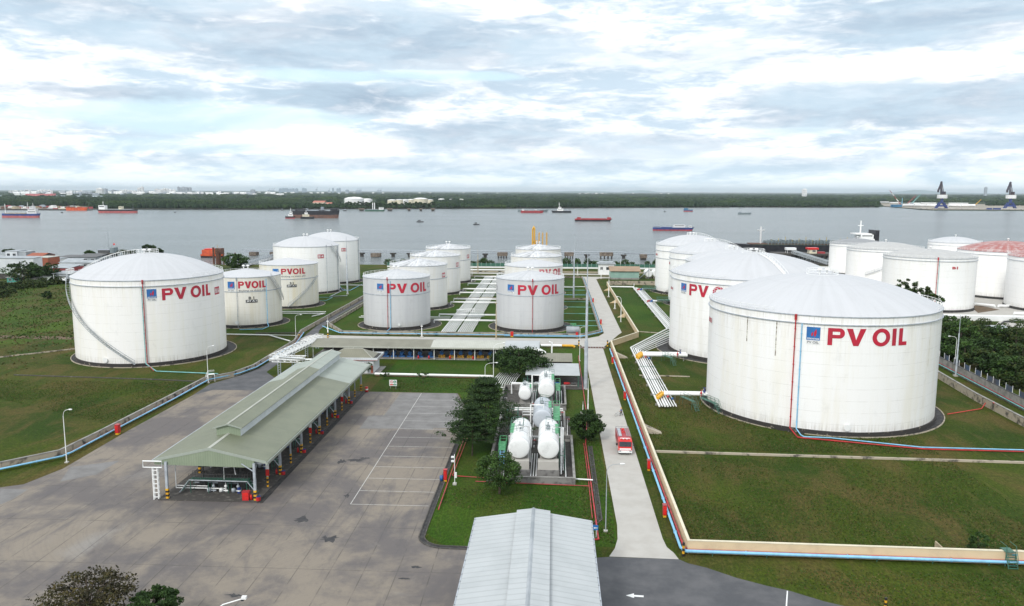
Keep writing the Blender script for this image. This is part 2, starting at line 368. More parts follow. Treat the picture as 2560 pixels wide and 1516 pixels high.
# ------------------------------------------------------------------ objects
OFF = {}
def tag(o, label=None, cat=None, group=None, kind=None, category=None):
    cat = cat or category
    if label: o['label'] = label
    if cat: o['category'] = cat
    if group: o['group'] = group
    if kind: o['kind'] = kind
    return o
def thing(name, label, cat, loc=(0, 0, 0), group=None, rz=0):
    o = bpy.data.objects.new(name, None); col.objects.link(o); o.location = loc; o.rotation_euler = (0, 0, rz)
    o.empty_display_size = .5
    OFF[o.name] = Vector(loc) if not rz else Vector((0, 0, 0))
    return tag(o, label, cat, group)
def copy_tree(o, parent=None):
    c = o.copy(); col.objects.link(c)
    if parent: c.parent = parent
    for ch in list(o.children): copy_tree(ch, c)
    return c
def relabel(o, **k):
    for a, b in k.items(): o[a] = b
    return o
class M:
    def __init__(s): s.v = []; s.f = []; s.mi = []; s.sm = []; s.cur = 0; s.smooth = False
    def add(s, vs, fs, sm=None):
        n = len(s.v); s.v += [tuple(v) for v in vs]; s.f += [tuple(i+n for i in f) for f in fs]
        s.mi += [s.cur]*len(fs); s.sm += [s.smooth if sm is None else sm]*len(fs); return s
    def box(s, x0, x1, y0, y1, z0, z1):
        return s.add([(x0, y0, z0), (x1, y0, z0), (x1, y1, z0), (x0, y1, z0), (x0, y0, z1), (x1, y0, z1), (x1, y1, z1), (x0, y1, z1)],
                     [(3, 2, 1, 0), (4, 5, 6, 7), (0, 1, 5, 4), (1, 2, 6, 5), (2, 3, 7, 6), (3, 0, 4, 7)], False)
    def cbox(s, c, w, d, h): return s.box(c[0]-w/2, c[0]+w/2, c[1]-d/2, c[1]+d/2, c[2], c[2]+h)
    def prism(s, pts, z0, z1):
        n = len(pts); A = sum(pts[i][0]*pts[(i+1) % n][1]-pts[(i+1) % n][0]*pts[i][1] for i in range(n))
        if A < 0: pts = pts[::-1]
        return s.add([(p[0], p[1], z0) for p in pts]+[(p[0], p[1], z1) for p in pts],
                     [tuple(range(n-1, -1, -1)), tuple(range(n, 2*n))]+[(i, (i+1) % n, n+(i+1) % n, n+i) for i in range(n)], False)
    def extr(s, prof, a, b, axis='y'):
        """profile [(u, z)] swept along y (or x) from a to b"""
        n = len(prof)
        if axis == 'y': vs = [(u, a, z) for u, z in prof]+[(u, b, z) for u, z in prof]
        else: vs = [(a, u, z) for u, z in prof]+[(b, u, z) for u, z in prof]
        fs = [tuple(range(n)), tuple(range(2*n-1, n-1, -1))]+[(i, n+i, n+(i+1) % n, (i+1) % n) for i in range(n)]
        return s.add(vs, fs, False)
    def tube(s, pts, r, n=6, caps=True):
        P = [Vector(p) for p in pts]; rings = []; rr = r if isinstance(r, (list, tuple)) else [r]*len(P)
        ref = None
        for i, p in enumerate(P):
            d = (P[min(i+1, len(P)-1)]-P[max(i-1, 0)]).normalized()
            if ref is None: ref = Vector((0, 0, 1)) if abs(d.z) < .9 else Vector((1, 0, 0))
            u = (ref-d*ref.dot(d)).normalized(); w = d.cross(u); ref = u
            k = 1.0
            if 0 < i < len(P)-1:
                a = (P[i]-P[i-1]).normalized(); c = max(.35, math.sqrt(max(0, (1+a.dot((P[i+1]-P[i]).normalized()))/2))); k = 1/c
                k = min(k, 1.5)
            rings.append([p+(u*math.cos(2*PI*j/n)+w*math.sin(2*PI*j/n))*rr[i]*(k if k > 1 else 1) for j in range(n)])
        vs = [v for q in rings for v in q]; fs = []
        for i in range(len(P)-1):
            for j in range(n): fs.append((i*n+j, i*n+(j+1) % n, (i+1)*n+(j+1) % n, (i+1)*n+j))
        s.add(vs, fs, n > 5)
        if caps: s.add(rings[0], [tuple(range(n-1, -1, -1))], False); s.add(rings[-1], [tuple(range(n))], False)
        return s
    def lathe(s, c, prof, n=32, a0=0, a1=2*PI, sm=True):
        full = abs(a1-a0-2*PI) < 1e-6; k = n if full else n+1; vs = []; fs = []
        for r, z in prof:
            for j in range(k):
                a = a0+(a1-a0)*j/n; vs.append((c[0]+r*math.sin(a), c[1]-r*math.cos(a), c[2]+z))
        for i in range(len(prof)-1):
            for j in range(n):
                j2 = (j+1) % k; fs.append((i*k+j, i*k+j2, (i+1)*k+j2, (i+1)*k+j))
        return s.add(vs, fs, sm)
    def sphere(s, c, r, n=10, m=7, sc=(1, 1, 1), rot=None):
        vs = []; fs = []
        for i in range(m+1):
            t = PI*i/m
            for j in range(n):
                a = 2*PI*j/n; v = Vector((r*sc[0]*math.sin(t)*math.cos(a), r*sc[1]*math.sin(t)*math.sin(a), r*sc[2]*math.cos(t)))
                if rot: v = rot @ v
                vs.append((c[0]+v.x, c[1]+v.y, c[2]+v.z))
        for i in range(m):
            for j in range(n): fs.append((i*n+j, (i+1)*n+j, (i+1)*n+(j+1) % n, i*n+(j+1) % n))
        return s.add(vs, fs, True)
    def build(s, name, mats, parent=None, **k):
        off = OFF.get(parent.name, Vector((0, 0, 0))) if parent else Vector((0, 0, 0))
        base = k.pop('base', None)
        if parent is None and base: off = Vector(base)
        me = bpy.data.meshes.new(name)
        me.from_pydata([(v[0]-off.x, v[1]-off.y, v[2]-off.z) for v in s.v], [], s.f)
        for m in (mats if isinstance(mats, (list, tuple)) else [mats]):
            me.materials.append(MATS[m] if isinstance(m, str) else m)
        me.polygons.foreach_set('material_index', s.mi); me.polygons.foreach_set('use_smooth', s.sm); me.update()
        o = bpy.data.objects.new(name, me); col.objects.link(o)
        if parent: o.parent = parent
        elif base: o.location = base
        OFF[o.name] = off
        return tag(o, **k)
def rail_pts(m, pts, h=1.1, r=.05, mid=True, step=2.0, closed=False):
    """posts and rails along a polyline"""
    P = [Vector(p) for p in pts]
    up = Vector((0, 0, h))
    if closed: P = P+[P[0]]
    m.tube([p+up for p in P], r, 4, False)
    if mid: m.tube([p+up*.5 for p in P], r*.8, 4, False)
    for i in range(len(P)-1):
        L = (P[i+1]-P[i]).length; k = max(1, round(L/step))
        for j in range(k): q = P[i].lerp(P[i+1], j/k); m.tube([q, q+up], r, 4, False)
    m.tube([P[-1], P[-1]+up], r, 4, False)
    return m
# ------------------------------------------------------------------ the setting
def sheet(name, pts, z, m, kind='structure', holes=None):
    b = M(); b.add([(p[0], p[1], z) for p in pts], [tuple(range(len(pts)))] if sum(pts[i][0]*pts[(i+1) % len(pts)][1]-pts[(i+1) % len(pts)][0]*pts[i][1] for i in range(len(pts))) > 0 else [tuple(range(len(pts)-1, -1, -1))])
    return b.build(name, m, kind=kind)
SHORE = [(-1400, 560), (-700, 520), (-480, 478), (-344, 486), (-280, 500), (-211, 503), (-150, 512), (-94, 512), (-20, 516), (40, 522), (110, 532), (200, 545), (420, 560), (900, 590), (1600, 620)]
def ground():
    b = M(); pts = [(1600, -300), (-1400, -300)][::1]
    poly = [(-1400, -300), (1600, -300)]+SHORE[::-1]
    n = len(poly); b.add([(p[0], p[1], 0) for p in poly], [tuple(range(n))])
    lo = [(x+random.uniform(-3, 3), y+9, -3.2) for x, y in SHORE]
    k = len(SHORE); b.add([(x, y, 0) for x, y in SHORE]+lo, [(i+1, i, k+i, k+i+1) for i in range(k-1)])
    return b.build('ground', 'grass', kind='structure')
ground()
b = M(); b.add([(-60000, -600, -1.5), (60000, -600, -1.5), (60000, 60000, -1.5), (-60000, 60000, -1.5)], [(0, 1, 2, 3)])
b.build('river', 'river_water', kind='structure')
sheet('lawn', [(-79.6, 262), (-68, 261.5), (16.1, 261.5), (16.1, 441), (-79.6, 441)], .003, 'lawn_grass')
sheet('lawn', [(-44, 184.3), (-22, 184.3), (-18.6, 170.4), (-18.5, 107), (-14, 101.6), (9.3, 103), (9.4, 240), (-44, 240)], .003, 'lawn_grass')
sheet('lawn', [(-138, 250), (-86, 262), (-86, 460), (-140, 460)], .0035, 'lawn_grass')
sheet('lawn', [(28.8, 263), (50, 263), (50, 405), (28.2, 405)], .003, 'lawn_grass')
# rough field beyond the left tank
sheet('rough_field', [(-420, 210), (-150, 238), (-139, 262), (-128, 300), (-125, 410), (-170, 440), (-300, 400), (-460, 330)], .004, 'field_grass')
# concrete loading yard
RC = (-8.6, 106.8)
yard = [(-260, 20), (-10, 20), (9, 62), (5.4, 72), (5.4, 101.3), (-11.2, 101.3)]
yard += [(-14.5-3.8*math.sin(t), 105.0-3.7*math.cos(t)) for t in (0, .4, .8, 1.2, 1.57)]
yard += [(-18.3, 150), (-18.6, 170), (-22.5, 183.9), (-44.2, 184.1), (-71, 183.6), (-82, 183.4), (-84.6, 178), (-85, 150), (-84.6, 128), (-86.5, 120.5), (-92, 117.5), (-120, 112), (-260, 100)]
sheet('loading_yard', yard, .012, 'yard_concrete')
sheet('yard_patch', [at(640+1410/3.905, 820+640/3.905)[:2], at(1139, 984)[:2], (-18.5, 166), (-18.5, 156.3), at(640+1265/3.905, 820+985/3.905)[:2], at(640+1010/3.905, 820+985/3.905)[:2], at(640+1100/3.905, 820+860/3.905)[:2], at(640+1250/3.905, 820+855/3.905)[:2]], .016, 'patch_a')if 'patch_a' in MATS else None
sheet('asphalt_apron', [(5.4, 20), (130, 20), (100, 60), (70, 76), (44, 85), at(2120, 1518)[:2], at(2063, 1505)[:2], at(1971, 1477)[:2], at(1920, 1466)[:2], at(1843, 1446)[:2], at(1766, 1420)[:2], at(1720, 1409)[:2], at(1697, 1399)[:2], at(1523, 1393)[:2], (5.4, 99.4)], .020, 'asphalt')
# concrete road to the river
sheet('concrete_road', [at(1523, 1392)[:2], at(1697, 1399)[:2], (16.6, 101.6), (15.9, 103.3), (15.7, 106), (15.7, 241.5), (15.9, 243), (22.5, 266), (23.8, 269.7), (23.9, 436), (26, 441), (44, 443), (44, 449), (9, 449), (12, 444), (17.6, 440), (17.6, 268), (15.5, 262), (12, 258.5), (8, 257), (-60, 256.7), (-81, 258), (-83, 247.5), (-60, 246.5), (-4, 246.3), (9.0, 246.5), (9.8, 240), (9.7, 110), (9.4, 105.5), (8.8, 102.5)], .024, 'concrete_light')
sheet('access_road', [(-84.6, 178), (-82, 183.42), (-71, 183.62), (-62, 183.8), (-66, 190), (-71, 196), (-76, 203), (-76.5, 215), (-77, 235), (-78.5, 258), (-80.8, 268), (-82.6, 300), (-82.6, 500), (-86.3, 500), (-86.3, 300), (-83, 262), (-81, 245), (-79.6, 222), (-79.7, 207), (-81.4, 199), (-85.2, 189)], .016, 'asphalt')
sheet('river_road', [(-86, 462), (50, 458), (50, 465), (-86, 469)], .012, 'concrete_light')
# painted bay lines: one long line, twelve cross lines
b = M(); w = .06
b.add([(-30.85-w, 115.45, .020), (-30.85+w, 115.45, .020), (-31.1+w, 183.5, .020), (-31.1-w, 183.5, .020)], [(0, 1, 2, 3)])
for i in range(12):
    y = 115.5+i*5.63; x1 = -18.7
    b.add([(-30.8+w, y-w, .020), (x1, y-w, .020), (x1, y+w, .020), (-30.8+w, y+w, .020)], [(0, 1, 2, 3)])
b.build('painted_bay_lines', 'line_paint', kind='structure')
g5 = np.random.default_rng(55)
def blot(name, px, py, w, h, m, z, n=18, rg=.35):
    x, y = at(px, py)[:2]; P = [(x+w*math.cos(2*PI*i/n)*(1+rg*g5.normal()), y+h*math.sin(2*PI*i/n)*(1+rg*g5.normal())) for i in range(n)]; return sheet(name, P, z, m)
for i, (px, py, w, h) in enumerate(((752, 1300, .9, .9), (820, 1347, 1.0, 1.1), (853, 1154, .7, 1.0), (888, 1151, 1.3, .7), (868, 1240, .35, .7), (583, 1490, .8, .5), (1040, 1418, .5, .35), (1008, 1447, .7, .22), (912, 1146, .8, .4))): blot('oil_stain', px, py, w, h, 'patch_dark', .0165+i*.0004)
sheet('yard_patch', [at(176, 1168)[:2], at(300, 1152)[:2], at(240, 1187)[:2], at(150, 1205)[:2]], .0155, 'patch_a'); sheet('yard_patch', [(-30, 160), (-24, 160), (-24, 154.6), (-30, 154.6)], .0155, 'patch_a')
sheet('yard_patch', [at(0, 1222)[:2], at(70, 1224)[:2], at(30, 1250)[:2], at(0, 1262)[:2]], .0155, 'patch_a')
# arrow on the asphalt
A = [at(1280+x/3.905, 1136+y/3.905)[:2] for x, y in ((1112, 1380), (1190, 1360), (1190, 1375), (1285, 1381), (1285, 1398), (1193, 1393), (1190, 1406))]
sheet('painted_arrow', A, .026, 'white_paint')
sheet('painted_line', [at(1967, 1478)[:2], at(1970, 1478)[:2], at(1967, 1530)[:2], at(1963, 1530)[:2]], .026, 'white_paint')
# open drains: dark channel between two low kerbs
def drain(name, label, pts, w=.55, kerb='concrete_dark', inner='black_kerb'):
    t = thing(name, label, 'drain', (*pts[0][:2], 0)); P = [Vector((p[0], p[1], 0)) for p in pts]
    def off(d):
        o = []
        for i, p in enumerate(P):
            q = (P[min(i+1, len(P)-1)]-P[max(i-1, 0)]).normalized(); o.append(p+Vector((q.y, -q.x, 0))*d)
        return o
    a, c, e, f = off(-w/2-.16), off(-w/2), off(w/2), off(w/2+.16)
    for nm, (u, v) in (('kerb', (a, c)), ('kerb', (e, f))):
        b = M()
        for i in range(len(P)-1):
            b.add([(*u[i][:2], 0), (*v[i][:2], 0), (*v[i+1][:2], 0), (*u[i+1][:2], 0), (*u[i][:2], .13), (*v[i][:2], .13), (*v[i+1][:2], .13), (*u[i+1][:2], .13)], [(4, 5, 6, 7), (0, 1, 5, 4), (1, 2, 6, 5), (2, 3, 7, 6), (3, 0, 4, 7)])
        b.build(nm, kerb, t)
    b = M()
    for i in range(len(P)-1): b.add([(*c[i][:2], .03), (*e[i][:2], .03), (*e[i+1][:2], .03), (*c[i+1][:2], .03)], [(0, 1, 2, 3)])
    b.build('channel', inner, t)
    return t
drain('drain_channel', 'dark open drain curving round the lawn beside the parking bays', [(-17.9, 165), (-18.0, 150)]+[(-18.0, 108)]+[(-14.3-3.7*math.sin(t), 105.0-3.6*math.cos(t)) for t in (1.4, 1.1, .8, .5, .2, 0)]+[(-8, 101.3)], .6)
drain('drain_channel', 'long straight open drain between red pipes and concrete road', [(7.4, 146), (7.3, 112), (5.4, 108.2), (3, 107)], .5)
# joints and little kerb lines in the grass
def low_kerb(label, pts, w=.35, h=.22, m='concrete_stained', name='low_kerb'):
    b = M()
    for i in range(len(pts)-1):
        p, q = Vector((*pts[i], 0)), Vector((*pts[i+1], 0)); d = (q-p).normalized(); n = Vector((d.y, -d.x, 0))*w/2
        b.prism([(p-n)[:2], (p+n)[:2], (q+n)[:2], (q-n)[:2]], -.02, h+.002*i)
    return b.build(name, m, label=label, category='kerb', base=(*pts[0], 0))
low_kerb('long low kerb across the lawn in front of the largest tank', [(18.8, 143.3), (90, 141.0)], .5, .35)
low_kerb('low kerb across the lawn behind the lowest pipe walkway', [(23, 205.5), (36, 204.8)], .5, .2)
low_kerb('short low kerb in the grass right of the bent yellow wall', [(29, 272), (40, 268)], .5, .2)
low_kerb('low kerb in front of the large left tank', [(-140, 195), (-100, 192.5), (-88, 191)], .35, .2, 'concrete_dark')
low_kerb('low kerb slanting away to the left of the large left tank', [(-160, 214.5), (-137, 236)], .5, .3, 'concrete_stained')
low_kerb('dark low kerb behind the tanks marked for jet fuel', [(-100, 258.8), (-86, 260.5)], .5, .3, 'concrete_dark')
sheet('dirt_track', [(-260, 246), (-139, 244), (-139, 248.5), (-260, 252)], .010, 'soil')
# ------------------------------------------------------------------ storage tanks
CIRC = 'white storage tanks of the depot'
def shell_pt(T, a, z, o=0.0):
    a = R_(a); return (T['x']+(T['R']+o)*math.sin(a), T['y']-(T['R']+o)*math.cos(a), z)
def wrap(T, b, pts2, faces, a0, z0, o):
    """flat (s, t) metres wrapped round the shell starting at azimuth a0 (deg), height z0"""
    b.add([shell_pt(T, a0+math.degrees(s/T['R']), z0+t, o) for s, t in pts2], faces)
def letter(ch, w, h, st):
    """bold sans letter as quads in a w x h cell, stroke st"""
    V = []; F = []
    def q(*p): n = len(V); V.extend(p); F.append(tuple(range(n, n+len(p))))
    def ring(cx, cy, rx, ry, tx, ty, a0, a1, n):
        for i in range(n):
            t0, t1 = a0+(a1-a0)*i/n, a0+(a1-a0)*(i+1)/n
            q((cx+(rx-tx)*math.cos(t0), cy+(ry-ty)*math.sin(t0)), (cx+rx*math.cos(t0), cy+ry*math.sin(t0)), (cx+rx*math.cos(t1), cy+ry*math.sin(t1)), (cx+(rx-tx)*math.cos(t1), cy+(ry-ty)*math.sin(t1)))
    if ch == 'I': q((0, 0), (st, 0), (st, h), (0, h))
    if ch == 'L': q((0, 0), (st, 0), (st, h), (0, h)); q((st, 0), (w, 0), (w, st*.85), (st, st*.85))
    if ch == 'O': ring(w/2, h/2, w/2, h*.52, st*1.02, st*.85, 0, 2*PI, 28)
    if ch == 'V':
        m = w/2; q((0, h), (m-st*.55, 0), (m, 0), (m, st*1.35), (st*1.28, h)); q((m, 0), (m+st*.55, 0), (w, h), (w-st*1.28, h), (m, st*1.35))
    if ch == 'P':
        q((0, 0), (st, 0), (st, h), (0, h)); r = h*.295; cy = h-r; k = w-r*.95; ty = st*.8
        q((st, cy-r), (k, cy-r), (k, cy-r+ty), (st, cy-r+ty)); q((st, h-ty), (k, h-ty), (k, h), (st, h))
        ring(k, cy, w-k, r, st, ty, -PI/2, PI/2, 12)
    return V, F
def pvoil(T, a0, a1, z0, z1, gap=True, name='lettering'):
    """the five red letters between azimuths a0..a1 and heights z0..z1"""
    W = R_(a1-a0)*T['R']; h = z1-z0; st = h*.255; b = M()
    # cells as fractions of the total width
    cells = (('P', 0, .195), ('V', .215, .445), ('O', .525, .755), ('I', .785, .845), ('L', .88, 1)) if gap else (('P', 0, .21), ('V', .23, .46), ('O', .465, .715), ('I', .745, .82), ('L', .86, 1))
    for ch, u0, u1 in cells:
        V, F = letter(ch, (u1-u0)*W, h, st)
        wrap(T, b, [(s+u0*W, t) for s, t in V], F, a0, z0, .07)
    return b.build(name, 'letter_red', T['root'])
_tc = {}
def text_geo(s, bold=.0):
    if (s, bold) in _tc: return _tc[(s, bold)]
    c = bpy.data.curves.new('t', 'FONT'); c.body = s; c.size = 1; c.offset = bold; c.resolution_u = 3; c.fill_mode = 'BOTH'
    o = bpy.data.objects.new('t', c); col.objects.link(o)
    me = bpy.data.meshes.new_from_object(o.evaluated_get(bpy.context.evaluated_depsgraph_get()))
    V = [tuple(v.co[:2]) for v in me.vertices]; F = [tuple(p.vertices) for p in me.polygons]
    bpy.data.objects.remove(o); bpy.data.curves.remove(c); bpy.data.meshes.remove(me)
    xs = [v[0] for v in V]; ys = [v[1] for v in V]
    r = ([((x-min(xs))/(max(xs)-min(xs)), (y-min(ys))/(max(ys)-min(ys))) for x, y in V], F); _tc[(s, bold)] = r
    return r
def text_w(T, s, a0, a1, z0, z1, m, name='lettering', bold=.02, o=.07, parent=None):
    V, F = text_geo(s, bold); W = R_(a1-a0)*T['R']; b = M()
    wrap(T, b, [(x*W, y*(z1-z0)) for x, y in V], F, a0, z0, o)
    return b.build(name, m, parent or T['root'])
def rect_w(T, a0, a1, z0, z1, m, name, o=.05, parent=None):
    W = R_(a1-a0)*T['R']; b = M(); n = 4
    V = [(W*i/n, 0) for i in range(n+1)]+[(W*i/n, z1-z0) for i in range(n+1)]
    wrap(T, b, V, [(i, i+1, n+2+i, n+1+i) for i in range(n)], a0, z0, o)
    # edge thickness
    return b.build(name, m, parent or T['root'])
def logo(T, a0, a1, z0, z1, faded=False):
    """blue square with two red flames over a white name strip"""
    h = z1-z0; zs = z0+h*.24
    s = rect_w(T, a0, a1, z0, z1, 'white_paint', 'sign_board', .05)
    rect_w(T, a0, a1, zs, z1, 'logo_blue', 'emblem_field', .075, s)
    W = R_(a1-a0)*T['R']; H = z1-zs; b = M()
    def flame(cx, cy, w, hh, lean):
        L = [(0, -.5), (-.35, -.28), (-.42, 0), (-.2, .22), (.05, .36), (.22, .5), (.42, .3), (.5, 0), (.32, -.3), (.1, -.46)]
        P = [((cx+x*w+lean*(y+.5)*w)*W, (cy+y*hh)*H) for x, y in L]
        wrap(T, b, P, [tuple(range(len(P)))], a0, zs, .10)
    flame(.62, .56, .22, .62, .1); flame(.40, .46, .17, .36, .1)
    b.build('flame_emblem', 'letter_red', s)
    text_w(T, 'PETROVIETNAM', a0+(a1-a0)*.06, a0+(a1-a0)*.94, zs+H*.05, zs+H*.17, 'white_paint', 'lettering', .03, .10, s)
    text_w(T, 'PV OIL', a0+(a1-a0)*.08, a0+(a1-a0)*.92, z0+h*.05, z0+h*.19, 'text_grey', 'lettering', .02, .10, s)
def plate(T, txt, a0, a1, z0, z1, frame='letter_red', fg='white_paint'):
    s = rect_w(T, a0, a1, z0, z1, frame, 'number_plate', .05)
    k = (a1-a0)*.1; text_w(T, txt, a0+k, a1-k, z0+(z1-z0)*.17, z1-(z1-z0)*.17, fg, 'lettering', .03, .085, s)
def vpipe(T, a, ztop, m, name, r=.12, foot=None, zb=.9, hd=True):
    b = M(); o = .35
    p = [shell_pt(T, a, ztop, o), shell_pt(T, a, zb+1.2, o)]
    if foot:
        # runs down, kicks out over the ring and away along the grass
        q = shell_pt(T, a+foot[0], .25, 2.0); p += [shell_pt(T, a, zb, o), q]+[(x, y, .25) for x, y in foot[1]]
    else: p += [shell_pt(T, a, .1, o)]
    b.tube(p, r, 6)
    z = ztop-2
    while z > 2: b.tube([shell_pt(T, a, z, 0), shell_pt(T, a, z, o)], r*.6, 4); b.tube([shell_pt(T, a, z-.08, o), shell_pt(T, a, z+.08, o)], r*1.5, 6); z -= 3.6
    if hd: b.tube([shell_pt(T, a, ztop-.2, o*.8), shell_pt(T, a, ztop+.9, o*.8)], r*2.2, 6)
    return b.build(name, m, T['root'])
def stairs(T, a0, a1, z0, z1, w=.8, m='tin_grey'):
    """spiral stair up the shell from azimuth a0,z0 to a1,z1 with treads and handrail"""
    b = M(); n = int((z1-z0)/.42); rail = []; st0 = []; st1 = []
    for i in range(n+1):
        f = i/n; a = a0+(a1-a0)*f; z = z0+(z1-z0)*f
        p, q = Vector(shell_pt(T, a, z, .25)), Vector(shell_pt(T, a, z, .25+w))
        t = Vector(shell_pt(T, a+(1 if a1 > a0 else -1)*math.degrees(.3/T['R']), z, .25))-p
        b.add([p, q, q+t, p+t, p-Vector((0, 0, .06)), q-Vector((0, 0, .06)), q+t-Vector((0, 0, .06)), p+t-Vector((0, 0, .06))], [(0, 1, 2, 3), (7, 6, 5, 4), (1, 5, 6, 2), (0, 3, 7, 4)])
        rail.append(q); st0.append(p-Vector((0, 0, .1))); st1.append(q-Vector((0, 0, .1)))
    b.tube(st1[::3]+[st1[-1]], .09, 4); b.tube(st0[::3]+[st0[-1]], .07, 4)
    s = b.build('staircase', m, T['root'])
    b = M(); R = rail[::4]+[rail[-1]]
    b.tube([p+Vector((0, 0, 1.05)) for p in R], .055, 4); b.tube([p+Vector((0, 0, .55)) for p in R], .04, 4)
    for p in R: b.tube([p, p+Vector((0, 0, 1.05))], .04, 4)
    b.build('handrail', m, s)
    return s
def tank(label, x, y, R, h, z0=1.0, shape='dome', rise=None, roof='dome_white', c1=(.88, .88, .87), c2=(.84, .83, .80), dirt=.5, stain=.15, name='storage_tank',
         group=CIRC, apron=3.2, aoff=(0, 0), band=None, girder=None, rail=(0, 360), railh=1.0, centre=True, vents=2, manhole=None, ladder=None, N=112, ringm='ring_dark', mhr=.55):
    root = thing(name, label, 'tank', (x, y, 0), group); T = dict(x=x, y=y, R=R, h=h, z0=z0, root=root)
    zt = z0+h; c = (x, y, 0)
    b = M(); b.smooth = True; b.lathe(c, [(R, z0), (R, zt)], N); b.build('shell', tank_mat(zt, c1, c2, dirt, stain), root)
    # roof
    rise = rise if rise is not None else .26*R
    if shape == 'dome':
        Rs = (R*R+rise*rise)/(2*rise); t = math.asin(min(1, R/Rs)); prof = [(Rs*math.sin(t*(1-i/16)), zt+.06+Rs*math.cos(t*(1-i/16))-Rs+rise) for i in range(17)]
    else: prof = [(R*(1-i/10), zt+.06+rise*(1-(1-i/10)**1.0)*.86+rise*.14*math.sin(PI/2*i/10)) for i in range(11)]
    prof[-1] = (.01, prof[-1][1]); T['prof'] = prof
    b = M(); b.smooth = True; b.lathe(c, [(R+.1, zt+.02)]+prof, N); b.build('roof', roof, root)
    def rz(r):
        for (r0, a), (r1, e) in zip(prof, prof[1:]):
            if r <= r0 and r >= r1: return a+(e-a)*(r0-r)/max(1e-6, r0-r1)
        return prof[-1][1]
    T['rz'] = rz
    b = M(); b.lathe(c, [(R+.005, zt-.16), (R+.17, zt-.14), (R+.17, zt+.04), (R+.0, zt+.05)], N, sm=False); b.build('rim_angle', 'grey_steel', root)
    if girder: b = M(); b.lathe(c, [(R+.005, girder-.1), (R+.28, girder-.08), (R+.28, girder+.04), (R+.005, girder+.08)], N, sm=False); b.build('wind_girder', 'grey_steel', root)
    if band: b = M(); b.lathe(c, [(R+.005, band-.15), (R+.10, band-.13), (R+.10, band+.13), (R+.005, band+.15)], N, sm=False); b.build('stiffening_band', 'grey_steel', root)
    # foundation ring and the apron round it
    b = M(); b.lathe(c, [(R+.32, .0), (R+.32, z0-.02), (R-.3, z0)], N, sm=False); b.build('foundation_ring', ringm, root)
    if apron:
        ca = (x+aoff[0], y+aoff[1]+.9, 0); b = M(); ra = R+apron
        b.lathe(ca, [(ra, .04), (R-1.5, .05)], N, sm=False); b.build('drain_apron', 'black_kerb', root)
        b = M(); b.lathe(ca, [(ra, .0), (ra, .2), (ra+.22, .2), (ra+.22, .0)][::-1], N, sm=False); b.build('apron_kerb', 'concrete_stained', root)
    # rim railing
    if rail:
        b = M(); n = max(6, int(abs(rail[1]-rail[0])*PI/180*R/2.0)); full = abs(rail[1]-rail[0]) >= 360
        P = [shell_pt(T, rail[0]+(rail[1]-rail[0])*i/n, zt+.05, -.15) for i in range(n+(0 if full else 1))]
        rail_pts(b, P, railh, .045, True, 9, full); b.build('rim_railing', 'white_paint', root)
    if centre:
        s = R*.14; a = rz(s); b = M(); q = []
        for i in range(8): an = 2*PI*i/8+.3; q.append((x+s*math.sin(an), y-s*math.cos(an), a-.1))
        rail_pts(b, q, 1.25, .055, True, 9, True); b.lathe((x, y, 0), [(s+.1, a-.2), (s+.1, a+.02), (.01, a+.04)], 16, sm=False)
        b.build('centre_platform', 'white_paint', root)
    for k in range(vents):
        b = M(); px, py = x+(k-(vents-1)/2)*1.6, y-.6; zz = prof[-1][1]-.05
        b.lathe((px, py, zz), [(.22, 0), (.22, .8), (.55, .85), (.55, 1.1), (.3, 1.3), (.01, 1.35)], 10); b.build('roof_vent', 'white_paint', root)
    if manhole is not None:
        b = M(); a = manhole; cpt = Vector(shell_pt(T, a, z0+.95, 0)); o = (cpt-Vector((x, y, cpt.z))).normalized(); sd_ = Vector((o.y, -o.x, 0))
        n = 20; r1 = mhr; ring0 = [cpt+o*.02+sd_*math.cos(2*PI*i/n)*r1+Vector((0, 0, 1))*math.sin(2*PI*i/n)*r1 for i in range(n)]
        ring1 = [p+o*.35 for p in ring0]; b.add(ring0+ring1, [(i, (i+1) % n, n+(i+1) % n, n+i) for i in range(n)]+[tuple(range(n, 2*n))])
        r2 = [cpt+o*.30+(p-cpt-o*.02)*1.2 for p in ring0]; r3 = [p+o*.09 for p in r2]
        b.add(r2+r3, [(i, (i+1) % n, n+(i+1) % n, n+i) for i in range(n)]+[tuple(range(n, 2*n)), tuple(range(n-1, -1, -1))])
        b.build('manhole', 'white_paint', root)
    return T
def dome_walk(T, a, r0=.16, m='white_paint', name='roof_stair'):
    """railed walkway from rim to the crown of the roof"""
    b = M(); P = []; Q = []
    for i in range(13):
        r = T['R']*(1-(1-r0)*i/12); z = T['rz'](r)+.1; u = R_(a); w = .45
        cx_, cy_ = T['x']+r*math.sin(u), T['y']-r*math.cos(u)
        P.append((cx_+w*math.cos(u), cy_+w*math.sin(u), z)); Q.append((cx_-w*math.cos(u), cy_-w*math.sin(u), z))
    for i in range(12): b.add([P[i], Q[i], Q[i+1], P[i+1]], [(0, 1, 2, 3)])
    for L in (P, Q):
        b.tube([(p[0], p[1], p[2]+1.05) for p in L], .05, 4)
        for p in L: b.tube([p, (p[0], p[1], p[2]+1.05)], .05, 4)
    return b.build(name, m, T['root'])

